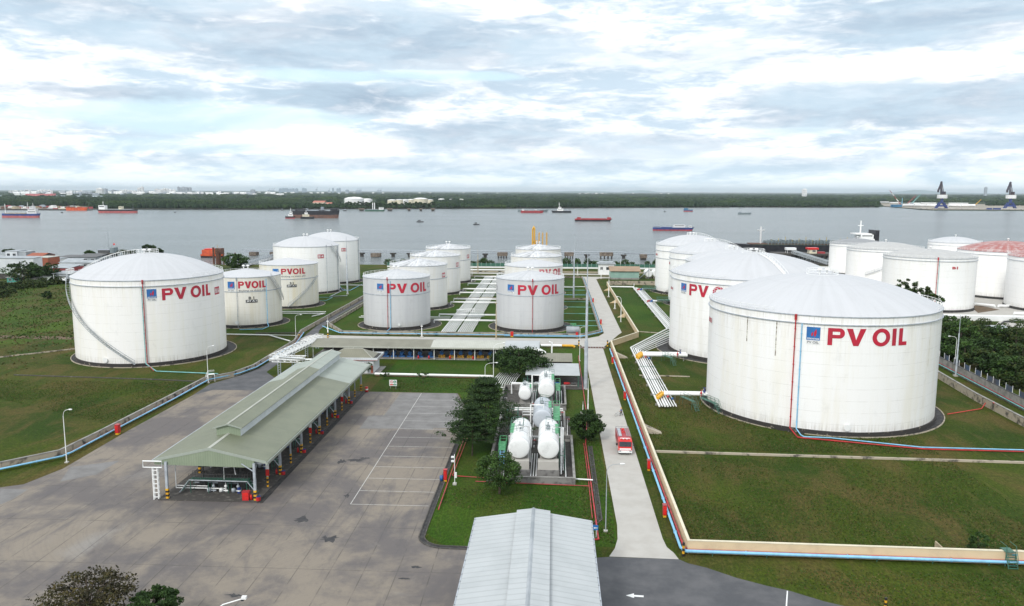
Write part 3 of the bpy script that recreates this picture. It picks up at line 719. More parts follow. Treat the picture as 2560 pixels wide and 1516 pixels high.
# the largest tank, right foreground
T1 = tank('largest tank, huge red letters, a red and a blue pipe down its front', 59.9, 179.0, 24.1, 23.0, rise=6.0, girder=22.4, c2=(.82, .80, .73), dirt=.45, manhole=-3.7, apron=1.7, aoff=(.8, .5), rail=(50, 320), vents=2, N=144)
logo(T1, -23.9, -17.9, 18.3, 21.75); pvoil(T1, -14.6, 23.2, 18.35, 21.75)
plate(T1, 'B03', -96, -86.2, 18.5, 19.7+.4, 'white_paint', 'letter_red')
for a_, h_, w_ in ((-38.1, 7, .5), (-54, 5, .5), (20, 2.5, .8), (41, 9, .4)): rect_w(T1, a_, a_+w_, 22.2-h_, 22.2, 'stain_rust' if a_ < 0 else 'stain_pale', 'rust_streak', .012)
vpipe(T1, -28.9, 23.2, 'red_paint', 'fire_pipe', .12, (3, [at(1995, 1097)[:2], (70, 147.6), (94, 147.0)]))
vpipe(T1, -26.0, 22.3, 'pale_blue_pipe', 'cooling_pipe', .12, (2.5, [at(2010, 1095.5)[:2], at(2075, 1098)[:2], (70, 148.6), (94, 148)]), hd=False)
# its neighbour behind
T2 = tank('second largest tank, its red letters half hidden behind the largest tank', 60.3, 242.5, 24.1, 22.9, rise=6.0, girder=22.3, c2=(.76, .75, .70), dirt=.3, apron=2.6, aoff=(-1.2, 0), rail=(40, 330), N=128)
logo(T2, -69.1, -62.7, 18.35, 21.5); pvoil(T2, -59.4, -21.6, 18.3, 21.65)
plate(T2, 'B04', -92, -83.5, 18.4, 19.6, 'white_paint', 'letter_red'); dome_walk(T2, 10)
T3 = tank('low domed tank showing only its roof edge behind the second largest tank', 67, 302, 16.8, 21.4, rise=4.3, c1=(.66, .70, .70), dirt=.3, apron=2, rail=(200, 330), roof='dome_white')
T4 = tank('white domed tank nearest the second largest tank, in the far right row', 67, 344, 16.8, 21.4, rise=4.6, girder=19.9, band=14.3, dirt=.3, apron=2)
plate(T4, 'B06', -96, -84, 16.7, 18.4, 'white_paint', 'letter_red'); dome_walk(T4, 115)
T5 = tank('farthest white domed tank of the right row, next to the warehouse', 66.5, 386, 16.8, 21.8, rise=4.6, girder=20.2, band=16.5, dirt=.3, apron=2)
plate(T5, 'B08', -91, -77, 17.4, 18.8, 'white_paint', 'letter_red'); dome_walk(T5, 120); stairs(T5, -52, -18, 1.0, 8, m='white_paint')
# big tank on the left
TL = tank('big domed tank at left, a long stair winding up its side', -118.6, 226.3, 20.5, 22.7, rise=5.9, girder=22.1, c1=(.88, .87, .85), c2=(.84, .82, .75), dirt=.4, manhole=-8.3, apron=2.0, aoff=(.2, .4), rail=(60, 275), N=144, mhr=.6)
logo(TL, 25, 31.8, 18.0, 21.3); pvoil(TL, 35.6, 77.4, 18.05, 21.3)
plate(TL, 'B16', 83.6, 91.5, 17.8, 20.0)
stairs(TL, 14.5, -72, 1.0, 24.0, .9); dome_walk(TL, -93)
vpipe(TL, 22.6, 23.0, 'red_pipe', 'fire_pipe', .12, (2, [(-106, 201.5)]))
vpipe(TL, 21.7, 22.0, 'teal_pipe', 'cooling_pipe', .13, (3, [(-105, 201), (-87.5, 199.2)]), hd=False)
b = M(); P = [shell_pt(TL, a, 24.0, .3) for a in (-72, -76, -80)]+[shell_pt(TL, a, 24.0, 1.5) for a in (-80, -76, -72)]
b.add(P, [(0, 1, 2, 3, 4, 5)]); rail_pts(b, P, 1.3, .06, True, .9, True); b.build('stair_landing', 'white_paint', TL['root'])
# small jet fuel tanks
CR1, CR2 = (.76, .74, .68), (.68, .64, .53)
def slogan(T, a0, a1, z0, z1): text_w(T, 'Đường xa thêm gần', a0, a1, z0, z1, 'text_grey', 'lettering', .008)
def jet(T, n, a0, a1, b0, b1, z):
    text_w(T, n, a0, a1, z, z+.95, 'text_black', 'lettering', .03)
    s = rect_w(T, b0, b1, z-1.25, z-.15, 'text_black', 'fuel_plate', .05); text_w(T, 'JET A-1', b0+1.2, b1-1.2, z-1.08, z-.32, 'white_paint', 'lettering', .03, .085, s)
TB1 = tank('small cream tank numbered B1 just right of the big left tank', -111, 281, 11.9, 16.8, shape='cone', rise=2.1, roof='dome_white', c1=CR1, c2=CR2, dirt=.4, band=12.75, manhole=2.9, apron=2.2, vents=2, centre=False, rail=(160, 250))
logo(TB1, -11.1, .9, 12.9, 16.4); pvoil(TB1, 7.0, 53, 14.0, 16.45, False); slogan(TB1, 7.5, 54, 12.75, 13.7); jet(TB1, 'B 1', 23, 32, 18.2, 37.3, 10.1)
vpipe(TB1, 4.6, 17.0, 'grey_steel', 'fire_pipe', .09); vpipe(TB1, 53.1, 17.0, 'pale_blue_pipe', 'cooling_pipe', .12, (-3, [(-100.5, 266.5), (-108, 264.9)]), hd=False)
TB2 = tank('small cream tank numbered B2 with a plain stair, behind the tank numbered B1', -111, 327, 11.9, 16.8, shape='cone', rise=2.1, roof='dome_white', c1=CR1, c2=(.70, .64, .48), dirt=.5, band=12.1, apron=2.2, centre=False, vents=0, rail=(150, 330))
s_ = rect_w(TB2, -13.5, -1, 14.9, 16.4, 'logo_blue', 'emblem_field', .05)
for i in range(2):
    b = M(); W = R_(12)*11.9; wrap(TB2, b, [(W*.05, .35+.5*i), (W*.95, .35+.5*i), (W*.95, .48+.5*i), (W*.05, .48+.5*i)], [(0, 1, 2, 3)], -13.2, 14.9, .075); b.build('white_stripe', 'white_paint', s_)
pvoil(TB2, 3.8, 51.3, 14.15, 16.45, False); slogan(TB2, 4, 52, 12.8, 13.75); jet(TB2, 'B 2', 20, 27.2, 13.8, 32.8, 10.05)
stairs(TB1, 95, 60, 8.5, 17.8, .8); stairs(TB2, 15, 78, 1, 12, .8)
TB14 = tank('tall domed tank marked B14 behind the cream tanks', -118.2, 374.4, 15.3, 21.1, rise=4.1, dirt=.3, apron=2, centre=False, rail=(160, 320))
plate(TB14, 'B14', 36.5, 48.0, 16.7, 18.5); vpipe(TB14, 52.8, 22, 'grey_steel', 'fire_pipe', .09); vpipe(TB14, 84, 22, 'grey_steel', 'cooling_pipe', .16, (-3, [(-101, 352), (-94, 356)]), hd=False)
stairs(TB14, 95, 62, 14, 22.1, .8)
TB15 = tank('tall domed tank marked B15, farthest of the left row', -118.5, 416, 15.3, 21.1, rise=4.1, dirt=.25, apron=2, centre=False, rail=(70, 330))
plate(TB15, 'B15', 37.6, 48.8, 16.8, 18.5); vpipe(TB15, 86, 22, 'grey_steel', 'cooling_pipe', .16)
# two rows of four in the middle
G1, G2 = (.56, .57, .58), (.50, .51, .53)
for i, (yy, lab, rf) in enumerate(((280.5, 'nearest tank of the middle left row, grey below its band, red letters', 'cone_white'), (327, 'tank marked B4, second of the middle left row', 'cone_patchy'),
                               (374, 'third tank of the middle left row with a patchy stained roof', 'cone_patchy'), (421, 'farthest tank of the middle left row, its roof railing against the river', 'cone_patchy'))):
    T = tank(lab, -56, yy, 11.9, 16.85, shape='cone', rise=2.3, roof=rf, c1=G1 if i == 0 else (.74, .74, .73), c2=G2 if i == 0 else (.70, .68, .62), dirt=.3 if i else .15, stain=.35 if i == 0 else .1, band=(12.2, 12.4, 12.1, 11.9)[i], apron=3.0 if i == 0 else 1.8, aoff=(.8, 0), centre=False, manhole=14 if i == 0 else None, mhr=.4)
    if i == 0:
        logo(T, -23.1, -11.4, 13.1, 16.2); pvoil(T, -4.7, 70, 12.95, 16.25); vpipe(T, -4.3, 17.6, 'red_pipe', 'fire_pipe', .09); vpipe(T, .4, 17.4, 'pale_blue_pipe', 'cooling_pipe', .11, (-3, [(-57, 263.5)]), hd=False)
        plate(T, 'B3', 76, 88, 14.0, 15.6, 'text_grey')
    if i: plate(T, ('', 'B4', 'B5', 'B7')[i], 62.8, 75, 12.75, 14.65, 'letter_red')
for i, (yy, lab, rf) in enumerate(((279.5, 'nearest tank of the middle right row, grey with red letters and one red pipe', 'cone_white'), (327, 'second tank of the middle right row, white roof, letters half hidden', 'dome_white'),
                               (374.5, 'third tank of the middle right row with a dark flaked roof', 'cone_patchy'), (421.5, 'farthest tank of the middle right row below the yellow loading arms', 'cone_patchy'))):
    T = tank(lab, -8, yy, 12.0, 16.9, shape='cone', rise=2.3, roof=rf, c1=G1 if i == 0 else (.76, .75, .72), c2=G2 if i == 0 else (.70, .67, .6), dirt=.3 if i else .15, stain=.35 if i == 0 else .1, band=12.5, apron=3.0 if i == 0 else 1.8, aoff=(.3, 0), centre=False, mhr=.4)
    if i == 0:
        logo(T, -38.3, -25.6, 13.15, 16.3); pvoil(T, -18.8, 55.6, 12.95, 16.3); vpipe(T, 5.5, 17.6, 'red_pipe', 'fire_pipe', .09)
        plate(T, 'B9', -86, -72, 13.4, 15.0, 'text_grey')
    if i == 1: pvoil(T, 12, 68, 14.3, 17.0)
# the neighbouring depot at the right edge
NG_ = 'tanks of the neighbouring depot'
KW = dict(shape='dome', group=NG_, apron=0, vents=1, centre=False, ringm='black_kerb')
TR3 = tank('large grey roofed tank marked B1 in red, right of the largest tank', 158.5, 342.5, 17.7, 20.7, rise=2.7, roof='dome_grey', girder=20.6, dirt=.3, **KW)
text_w(TR3, 'B1', 3.4, 11.2, 17.55, 18.6, 'red_pipe', bold=.05); vpipe(TR3, -14.5, 21.4, 'red_pipe', 'fire_pipe', .14); vpipe(TR3, -12.9, 21.2, 'teal_pipe', 'cooling_pipe', .1, hd=False)
TR2 = tank('grey roofed tank with a diagonal stair, behind the one marked B1 in red', 166.5, 407.5, 17.7, 19.4, rise=2.9, roof='dome_grey', girder=19.3, dirt=.3, **KW); stairs(TR2, -48, 5, 8.0, 15, .8, 'grey_steel')
TR1 = tank('dark roofed tank left of the neighbouring depot, a ship mast above it', 180.5, 482.5, 15, 17, rise=2.7, roof='dome_dark', girder=16.6, dirt=.35, **KW)
TR4 = tank('white domed tank farthest back in the neighbouring depot', 245.9, 500, 14.75, 17, rise=3.2, roof='dome_white', girder=16.4, dirt=.2, **KW)
TR5 = tank('tank with a faded red roof streaked with white', 213.6, 385.4, 20.5, 20.3, rise=4.2, roof='dome_red', girder=19.9, dirt=.25, **KW)
TR6 = tank('red roofed tank cut off by the right edge of the photo', 212.8, 340.6, 20.5, 20.7, rise=4.2, roof='dome_red', girder=20.2, dirt=.25, **KW)
# ------------------------------------------------------------------ loading shed with green roof
def striped_post(parent, x, y, h, w=.30, stripe=1.6, m='grey_steel', name='column', z=.15):
    b = M(); b.box(x-w/2, x+w/2, y-w/2, y+w/2, z, h); c = b.build(name, m, parent)
    n = 5; s = stripe/n; e = .02
    b = M()
    for i in range(n): b.cur = i % 2; q = n-1-i; b.box(x-w/2-e, x+w/2+e, y-w/2-e, y+w/2+e, z+.01+q*s, z+.01+(q+1)*s)
    b.build('warning_stripes', ['yellow_paint', 'black_paint'], c)
    return c
ls = thing('loading_shed', 'long open truck loading shed with a green ridged roof and striped columns', 'shed', (-53, 149, 0))
b = M(); b.box(-61.2, -45.4, 115.2, 184, 0, .15); b.build('floor_slab', 'concrete_dark', ls)
b = M(); b.box(-45.38, -44.5, 115.0, 184.2, .005, .06); b.build('edge_gutter', 'black_kerb', ls)
YE0, YE1, YN = 116.0, 186.0, 166.6           # roof ends, line where the newer sheets start
ZE, ZR = 6.3, 8.3; XL, XR, XM = -61.9, -44.0, -53.0
def slab_roof(x0, z0, x1, z1, ya, yb, t=.08):
    b = M(); b.extr([(x0, z0), (x1, z1), (x1, z1+t), (x0, z0+t)] if x0 < x1 else [(x1, z1), (x0, z0), (x0, z0+t), (x1, z1+t)], ya, yb); return b
for ya, yb, m in ((YE0, YN, 'roof_green'), (YN, YE1, 'roof_green_new')):
    slab_roof(XL, ZE, XM, ZR, ya, yb).build('roof_slope', m, ls); slab_roof(XR, ZE, XM, ZR, ya, yb).build('roof_slope', m, ls)
b = M(); b.extr([(XM-.25, ZR+.03), (XM, ZR+.10), (XM+.25, ZR+.03), (XM+.25, ZR+.09), (XM, ZR+.17), (XM-.25, ZR+.09)], YE0-.05, 124); b.build('ridge_cap', 'roof_pale', ls)
# raised ridge with side walls
def rz_(x): return ZR-(ZR-ZE)*abs(x-XM)/(XR-XM)
MY0, MY1 = 123.6, 184.5
mr = M(); mr.box(XM-2.0, XM+2.0, MY0, MY1, rz_(XM+2)-.1, 9.38); mon = mr.build('ridge_monitor', 'monitor_side', ls)
b = M(); b.extr([(XM-2.0, 7.9), (XM+2.0, 7.9), (XM+2.0, 9.38), (XM, 9.93), (XM-2.0, 9.38)], MY0-.08, MY0-.02); b.build('gable_sheet', 'gable_green', mon)
for ya, yb, m in ((MY0-.45, YN, 'roof_green'), (YN, MY1+.3, 'roof_green_new')):
    for sg in (-1, 1): slab_roof(XM+sg*2.4, 9.33, XM, 10.0, ya, yb).build('roof_slope', m, mon)
b = M(); b.extr([(XM-.2, 10.04), (XM, 10.11), (XM+.2, 10.04), (XM+.2, 10.10), (XM, 10.18), (XM-.2, 10.10)], MY0-.47, MY1+.3); b.build('ridge_cap', 'roof_pale', mon)
for yy in (MY0-.45,):
    for sg in (-1, 1):
        b = M(); b.extr([(XM+sg*2.45, 9.22), (XM, 9.9), (XM, 10.1), (XM+sg*2.45, 9.42)], yy-.06, yy-.01); b.build('barge_board', 'roof_green_new', mon)
# gable
b = M(); b.extr([(XL+.1, ZE-.75), (XR-1.9, ZE-.95), (XR-1.9, rz_(XR-1.9)-.05), (XM, ZR-.05), (XL+.1, ZE-.02)], YE0-.07, YE0-.01); b.build('gable_sheet', 'gable_green', ls)
for sg, xe in ((-1, XL), (1, XR)):
    b = M(); b.extr([(xe, ZE-.28), (XM, ZR-.28), (XM, ZR+.14), (xe, ZE+.14)], YE0-.14, YE0-.08); b.build('barge_board', 'roof_green_new', ls)
b = M(); b.extr([(XR, ZE-.55), (XR+.12, ZE-.55), (XR+.3, ZE+.1), (XR+.18, ZE+.14), (XR+.02, ZE-.1)], YE0-.14, YE1); b.build('eaves_gutter', 'roof_green_new', ls)
b = M(); b.box(XL-.25, XL-.02, YE0-.14, YE1, ZE-.3, ZE+.02); b.build('eaves_gutter', 'grey_steel', ls)
for yy in [116.3+11.4*i for i in range(7)]: b = M(); b.box(-61, -44.6, yy+.2, yy+.4, 5.75, 6.1); b.extr([(-61, 6.1), (-44.8, 6.1), (XM, ZR-.2)], yy+.22, yy+.3); b.build('roof_truss', 'grey_steel', ls)
for i in range(7):
    y = 115.8+11.42*i
    striped_post(ls, -45.9, y, 6.1, .36); striped_post(ls, -59.9, y, 6.1, .36)
    b = M(); b.tube([(-45.9, y, 4.7), (-47.9, y, 6.0)], .09, 4); b.tube([(-45.9, y+.2, 4.7), (-45.9, y+1.6, 6.1)], .08, 4); b.build('brace', 'grey_steel', ls)
for i in range(6): striped_post(ls, -46.0, 121.5+11.42*i, 5.9, .22, 1.7)
# red and white numbered flags on alternate posts
for i in (0, 2, 4):
    b = M(); x, y = -45.8, 121.2+11.42*i; b.box(x-.25, x+.25, y-.2, y-.12, 2.3, 4.2); t = thing('bay_sign', ('red and white bay sign at the near end of the loading shed', '', 'red and white bay sign halfway along the loading shed', '', 'red and white bay sign near the far end of the loading shed')[i], 'sign', (x, y, 0), 'bay signs')
    b = M(); b.box(x-.27, x+.27, y-.24, y-.17, 2.2, 3.3); b.build('red_panel', 'bright_red', t); b = M(); b.box(x-.27, x+.27, y-.24, y-.17, 3.31, 4.2); b.build('white_panel', 'white_paint', t)
# loading skids: platform, stair, meters and pipes, one per bay
SK = []
def skid(y, label):
    t = thing('loading_platform', label, 'platform', (-52.5, y, .15), 'loading platforms'); g = M()
    g.box(-57.5, -48.0, y-.5, y+.9, 2.25, 2.33); g.build('deck', 'green_steel', t)
    g = M()
    for x in (-57.3, -54.4, -51.2, -48.2):
        for yy in (y-.4, y+.8): g.tube([(x, yy, .15), (x, yy, 2.25)], .06, 4)
    g.build('frame', 'green_steel', t)
    g = M(); rail_pts(g, [(-57.5, y-.5, 2.33), (-48.0, y-.5, 2.33)], 1.0, .03, True, .45); rail_pts(g, [(-57.5, y+.9, 2.33), (-48.0, y+.9, 2.33)], 1.0, .03, True, .45); g.build('handrail', 'dark_steel', t)
    g = M(); g.tube([(-59.0, y-.65, .3), (-57.4, y-.65, 2.35), (-48.0, y-.65, 2.3), (-46.6, y-.65, .5)], .09, 4); g.build('stair_stringer', 'grey_steel', t)
    g = M()
    for k in range(7): g.box(-48.0+k*.2, -47.7+k*.2, y-.5, y+.3, 2.1-k*.28, 2.15-k*.28); g.box(-57.8-k*.2, -57.5-k*.2, y-.5, y+.3, 2.1-k*.28, 2.15-k*.28)
    g.build('steps', 'green_steel', t)
    g = M(); g.tube([(-60, y+.3, 6), (-60, y+.3, .7), (-52, y+.3, .7)], .09, 6); g.tube([(-60, y+.6, .95), (-55, y+.6, .95)], .08, 6); g.build('feed_pipe', 'white_pipe', t)
    for k in range(3):
        x = -53.9+k*2.0; g = M(); g.tube([(x, y+.35, .15), (x, y+.35, 1.7)], .09, 6); g.sphere((x, y+.35, 1.1), .26, 8, 6); g.lathe((x-.7, y+.2, .5), [(.01, -.3), (.32, -.25), (.32, .3), (.01, .35)], 10); g.tube([(x-.4, y+.35, .35), (x+.4, y+.35, .35)], .13, 6); g.build('flow_meter', 'white_pipe' if k % 2 else 'grey_steel', t)
    g = M(); g.tube([(-52, y+.1, 2.3), (-52, y+.1, 4.3), (-50.2, y-.2, 4.6), (-49.9, y-.4, 3.3)], .07, 6); g.build('loading_arm', 'white_pipe', t)
    for k in range(3): x = -56.2+k*3.1; g = M(); g.box(x-.5, x+.5, y+1.4, y+2.4, .15, 1.5+.3*k); g.tube([(x, y+1.9, 1.4), (x, y+1.9, 4.6), (x+1.6, y+1.9, 5.0)], .12, 6); g.tube([(x-.9, y+1.6, 2.9), (x+.9, y+1.6, 2.9)], .07, 4); g.tube([(x-.9, y+2.2, 3.6), (x+.9, y+2.2, 3.6)], .07, 4); g.build('meter_skid', 'dark_steel', t)
    for k in range(4): g = M(); g.tube([(-58.5, y+3.2+k*.45, .5), (-48.5, y+3.2+k*.45, .5)], .13, 6); g.build('header_pipe', ('grey_steel', 'dark_steel')[k % 2], t)
    g = M(); g.lathe((-49.6, y, .15), [(.01, 0), (.29, 0), (.29, .85), (.01, .86)], 12, sm=False); d = g.build('drum', 'dark_blue', t)
    g = M(); g.lathe((-49.6, y, .15), [(.295, .3), (.295, .55)], 12, sm=False); g.build('drum_label', 'white_paint', d)
    return t
skid(118.6, 'dark green loading platform with white meters at the near end of the loading shed')
for i, l in enumerate(('second', 'third', 'fourth', 'fifth', 'sixth')):
    skid(130.0+11.42*i, l+' loading platform from the near end, in the shade of the shed')
def red_box(label, x, y, w=.8, d=.5, h=1.0, z=0, name='hose_cabinet', cat='fire cabinet', g='red fire cabinets', foot=True):
    t = thing(name, label, cat, (x, y, z), g); b = M(); b.box(x-w/2, x+w/2, y-d/2, y+d/2, z+(.35 if foot else 0), z+h+(.35 if foot else 0)); bd = b.build('body', 'red_paint', t)
    b = M(); b.box(x-w/2+.07, x+w/2-.07, y-d/2-.025, y-d/2-.003, z+.1+(.35 if foot else 0), z+h-.1+(.35 if foot else 0)); b.build('door', 'bright_red', t)
    b = M(); b.box(x-w/2-.06, x+w/2+.06, y-d/2-.06, y+d/2+.06, z+h+.002+(.35 if foot else 0), z+h+.08+(.35 if foot else 0)); b.build('lid', 'red_pipe', t)
    if foot: b = M(); b.box(x-w/2+.05, x+w/2-.05, y-d/2+.05, y+d/2-.05, z, z+.345); b.build('stand', 'yellow_paint', t)
    return t
red_box('big plain red cabinet at the near end of the loading shed', -47.4, 115.9, 1.05, .7, 1.35, .15, foot=False)
def extinguishers(label, x, y):
    t = thing('fire_extinguisher', label, 'extinguisher', (x, y, .15), 'fire extinguishers at the shed columns')
    b = M(); b.lathe((x, y, .15), [(.01, 0), (.2, .02), (.2, .7), (.06, .85), (.06, .95)], 10); b.build('cylinder', 'bright_red', t)
    b = M(); b.tube([(x, y, 1.05), (x+.2, y-.1, .9), (x+.2, y-.1, .4)], .03, 4); b.build('hose', 'rubber', t)
    t = thing('sand_drum', label.replace('extinguisher', 'sand drum'), 'drum', (x+1.15, y, .15), 'red sand drums at the shed columns')
    b = M(); b.lathe((x+1.15, y-.1, .15), [(.01, 0), (.36, 0), (.36, .62), (.01, .63)], 12, sm=False); b.build('body', 'red_paint', t)
    b = M(); b.lathe((x+1.15, y-.1, .15), [(.37, .6), (.4, .66), (.01, .7)], 12, sm=False); b.build('lid', 'dark_blue', t)
for i, l in enumerate(('first', 'second', 'third', 'fourth', 'fifth', 'sixth')):
    extinguishers('red extinguisher at the foot of the %s column, counted from the near end' % l, -46.6, 115.9+11.42*i)
# white lattice stand and sign box left of the shed
t = thing('lattice_stand', 'white lattice mast carrying a sign box beside the near left shed column', 'stand', (-61.6, 115.6, 0))
b = M()
for dx in (0, .75):
    for dy in (0, .35): b.box(-62.0+dx, -61.85+dx, 115.4+dy, 115.52+dy, 0, 5.2)
b.build('uprights', 'white_paint', t)
b = M()
for k in range(7): b.box(-61.95, -61.15, 115.38, 115.42, .4+k*.72, .55+k*.72)
b.build('rungs', 'white_paint', t)
b = M(); b.tube([(-63.3, 115.3, 5.3), (-60.3, 115.3, 5.3), (-60.3, 115.3, 6.3), (-63.3, 115.3, 6.3), (-63.3, 115.3, 5.3)], .08, 4); b.build('box_frame', 'white_paint', t)
# red barrel at the far end
x, y = at(916.6, 980)[:2]; t = thing('plastic_barrier', 'red and white plastic barrel barrier at the far corner of the loading shed', 'barrier', (x, y, 0))
b = M(); b.lathe((x, y, 0), [(.01, 0), (.42, 0), (.34, 1.25), (.01, 1.26)], 14); bb = b.build('body', 'bright_red', t); b = M(); b.lathe((x, y, 0), [(.395, .5), (.385, .8)], 14); b.build('band', 'white_paint', bb)

# ------------------------------------------------------------------ long pump shed
ps = thing('pump_shed', 'long low open pump shed, its roof tan on the left and paler on the right', 'shed', (-36, 226, 0))
b = M(); b.box(-69.5, -3.6, 221.5, 233, 0, .18); b.build('floor_slab', 'concrete_grey', ps)
X1, X2 = -34.6, -3.6
for x0, x1, m in ((-69.2, X1, 'roof_tan'), (X1, -13.5, 'roof_pale'), (-13.5, X2, 'roof_white')):
    b = M(); b.extr([(220.3, 3.75), (226.4, 4.75), (226.4, 4.83), (220.3, 3.83)], x0, x1, 'x'); b.build('roof_slope', m, ps)
    b = M(); b.extr([(226.4, 4.75), (232.6, 3.75), (232.6, 3.83), (226.4, 4.83)], x0, x1, 'x'); b.build('roof_slope', m, ps)
b = M(); b.box(-69.3, X2+.1, 220.2, 220.29, 3.45, 3.85); b.build('fascia', 'roof_pale', ps)
b = M(); b.box(-69.3, X2, 233.0, 233.2, .18, 3.3); b.build('back_wall', 'concrete_dark', ps)
b = M(); b.extr([(220.4, 3.6), (232.6, 3.6), (226.4, 4.72)], X2+.01, X2+.06, 'x'); b.build('gable_end', 'roof_white', ps)
for i in range(12):
    x = -68.8+i*5.85
    if x < -4: b = M(); b.box(x-.09, x+.09, 221.0, 221.18, .18, 3.6); b.build('column', 'white_paint', ps); 
for i, px in enumerate((964, 984, 1004, 1025, 1050, 1077, 1105, 1131, 1153, 1177, 1202, 1227, 1254, 1280)):
    x = (px-1381)/1982*229; y = 224.5; t = thing('pump', 'blue pump number %s from the left in the pump shed' % ('one two three four five six seven eight nine ten eleven twelve thirteen fourteen'.split()[i]), 'pump', (x, y, .18), 'blue pumps in the pump shed')
    b = M(); b.box(x-.9, x+.9, y-.9, y+.5, .18, .62 if i < 6 else .95); b.build('base', 'blue_paint' if i < 6 else 'yellow_paint', t)
    if i >= 6:
        b = M()
        for k in range(4): xx = x-.8+k*.42; b.add([(xx, y-.93, .25), (xx+.18, y-.93, .25), (xx+.33, y-.93, .58), (xx+.18, y-.93, .9), (xx, y-.93, .9), (xx+.15, y-.93, .58)], [(0, 1, 2, 5), (5, 2, 3, 4)])
        b.build('chevrons', 'black_paint', t)
    b = M(); z = 1.35 if i < 6 else 1.6; b.tube([(x, y-.9, z), (x, y+1.2, z)], .5, 14); b.tube([(x, y-1.05, z), (x, y-.9, z)], .58, 14); b.box(x-.15, x+.15, y-.4, y+.1, .6, z); b.build('motor', 'blue_paint', t)
    b = M(); b.tube([(x, y+1.2, z), (x, y+2.0, z), (x, y+2.0, 2.8), (x, y+7, 2.8)], .16, 6); b.tube([(x-.4, y+2, 2.3), (x+.4, y+2, 2.3)], .2, 6); b.build('discharge_pipe', 'white_pipe', t)
for i, px in enumerate((1050, 1077, 1131, 1190)):
    x = (px-1381)/1982*224-1; t = thing('fire_extinguisher', ('red', 'squat red', 'tall red', 'small red')[i]+' extinguisher on the floor at the front of the pump shed', 'extinguisher', (x, 222, .18), 'extinguishers in the pump shed')
    b = M(); b.lathe((x, 222, .18), [(.01, 0), (.25, .02), (.25, .7), (.08, .9), (.08, 1)], 8); b.build('cylinder', 'bright_red', t)
# ------------------------------------------------------------------ small office with hipped roof
of = thing('office', 'small pale office with a hipped tan roof behind a flat parapet', 'building', (-53, 208, 0))
b = M(); b.box(-59.2, -47.2, 203.4, 210.6, 0, 3.55); b.build('wall', 'wall_pale', of)
b = M(); b.box(-59.9, -46.0, 202.9, 211.2, 3.55, 3.62); b.build('parapet_soffit', 'red_paint', of)
b = M()
for a in ((-59.9, -46.0, 202.9, 203.05), (-59.9, -46.0, 211.05, 211.2), (-59.9, -59.75, 203.05, 211.05), (-46.15, -46.0, 203.05, 211.05)): b.box(*a, 3.63, 4.25)
b.build('parapet', 'wall_pale', of)
b = M(); b.box(-59.7, -46.2, 203.1, 211.0, 3.64, 3.9); b.build('box_gutter', 'black_kerb', of)
b = M(); e = 4.0; x0, x1, y0, y1 = -59.3, -47.4, 203.4, 210.8; r = 5.9
b.add([(x0, y0, e), (x1, y0, e), (x1, y1, e), (x0, y1, e), (x0+3.4, 207.1, r), (x1-3.4, 207.1, r)], [(0, 1, 5, 4), (1, 2, 5), (2, 3, 4, 5), (3, 0, 4), (3, 2, 1, 0)]); rf = b.build('roof', 'roof_tan', of)
b = M(); b.tube([(x1, y0, e+.03), (x1-3.4, 207.1, r+.03), (x0+3.4, 207.1, r+.03), (x0, y0, e+.03)], .08, 4); b.build('ridge_tiles', 'roof_pale', rf)
b = M(); b.box(-60.2, -45.6, 202.4, 211.6, 0, .12); b.build('plinth', 'concrete_grey', of)
def window(parent, x0, x1, y, z0, z1, nx=2, axis='x', name='window'):
    b = M(); e = .05
    b.box(x0-.06, x1+.06, y-.06, y-.012, z0-.06, z1+.06); f = b.build(name, 'white_paint', parent)
    b = M()
    for i in range(nx): a = x0+(x1-x0)*i/nx; b.box(a+.03, a+(x1-x0)/nx-.03, y-.08, y-.062, z0, z1)
    b.build('pane', 'glass_dark', f); return f
window(of, -50.4, -48.2, 203.4, 2.2, 2.9, 2); window(of, -49.3, -48.3, 203.4, 1.0, 2.05, 2); window(of, -54.2, -52.4, 203.4, 1.0, 2.9, 2); window(of, -57.6, -55.8, 203.4, 1.0, 2.9, 2)
b = M(); b.box(-47.9, -47.3, 203.25, 203.38, .12, 2.1); b.build('door', 'brick_red', of)
# ------------------------------------------------------------------ white roofed shed in the foreground
ws = thing('foreground_shed', 'large pale grey roofed building cut off by the bottom edge', 'building', (-2, 80, 0))
XL2, XR2, XM2, Y0, Y1 = -9.4, 5.1, -2.1, 44, 95.2; ZE2, ZR2 = 7.0, 8.15
for sg, xe in ((-1, XL2), (1, XR2)):
    b = slab_roof(xe, ZE2, XM2, ZR2, Y0, Y1, .06); b.build('roof_slope', 'roof_white', ws)
b = M(); b.extr([(XM2-2.1, ZR2-.05), (XM2+2.1, ZR2-.05), (XM2+2.1, ZR2+.18), (XM2, ZR2+.46), (XM2-2.1, ZR2+.18)], Y0, Y1-.3); rm = b.build('ridge_monitor', 'roof_white', ws)
b = M(); b.extr([(XM2-.22, ZR2+.44), (XM2, ZR2+.52), (XM2+.22, ZR2+.44), (XM2, ZR2+.57)], Y0, Y1-.25); b.build('ridge_cap', 'tin_grey', rm)
for x in (XL2-.16, XR2+.02): b = M(); b.box(x, x+.14, Y0, Y1, ZE2-.2, ZE2+.04); b.build('eaves_gutter', 'grey_steel', ws)
b = M(); b.box(XL2+.7, XR2-.7, Y0+.5, Y1-.8, 0, ZE2-.05); b.extr([(XL2+.7, ZE2-.04), (XR2-.7, ZE2-.04), (XM2, ZR2-.12)], Y1-1.0, Y1-.8); b.build('wall', 'wall_pale', ws)
b = M()
for i in range(26): yy = Y1-.6-i*1.6; b.tube([(XR2+.2, yy, ZE2-.1), (XR2+.02, yy, ZE2+.12)], .035, 4); b.tube([(XL2-.2, yy, ZE2-.1), (XL2-.02, yy, ZE2+.12)], .035, 4)
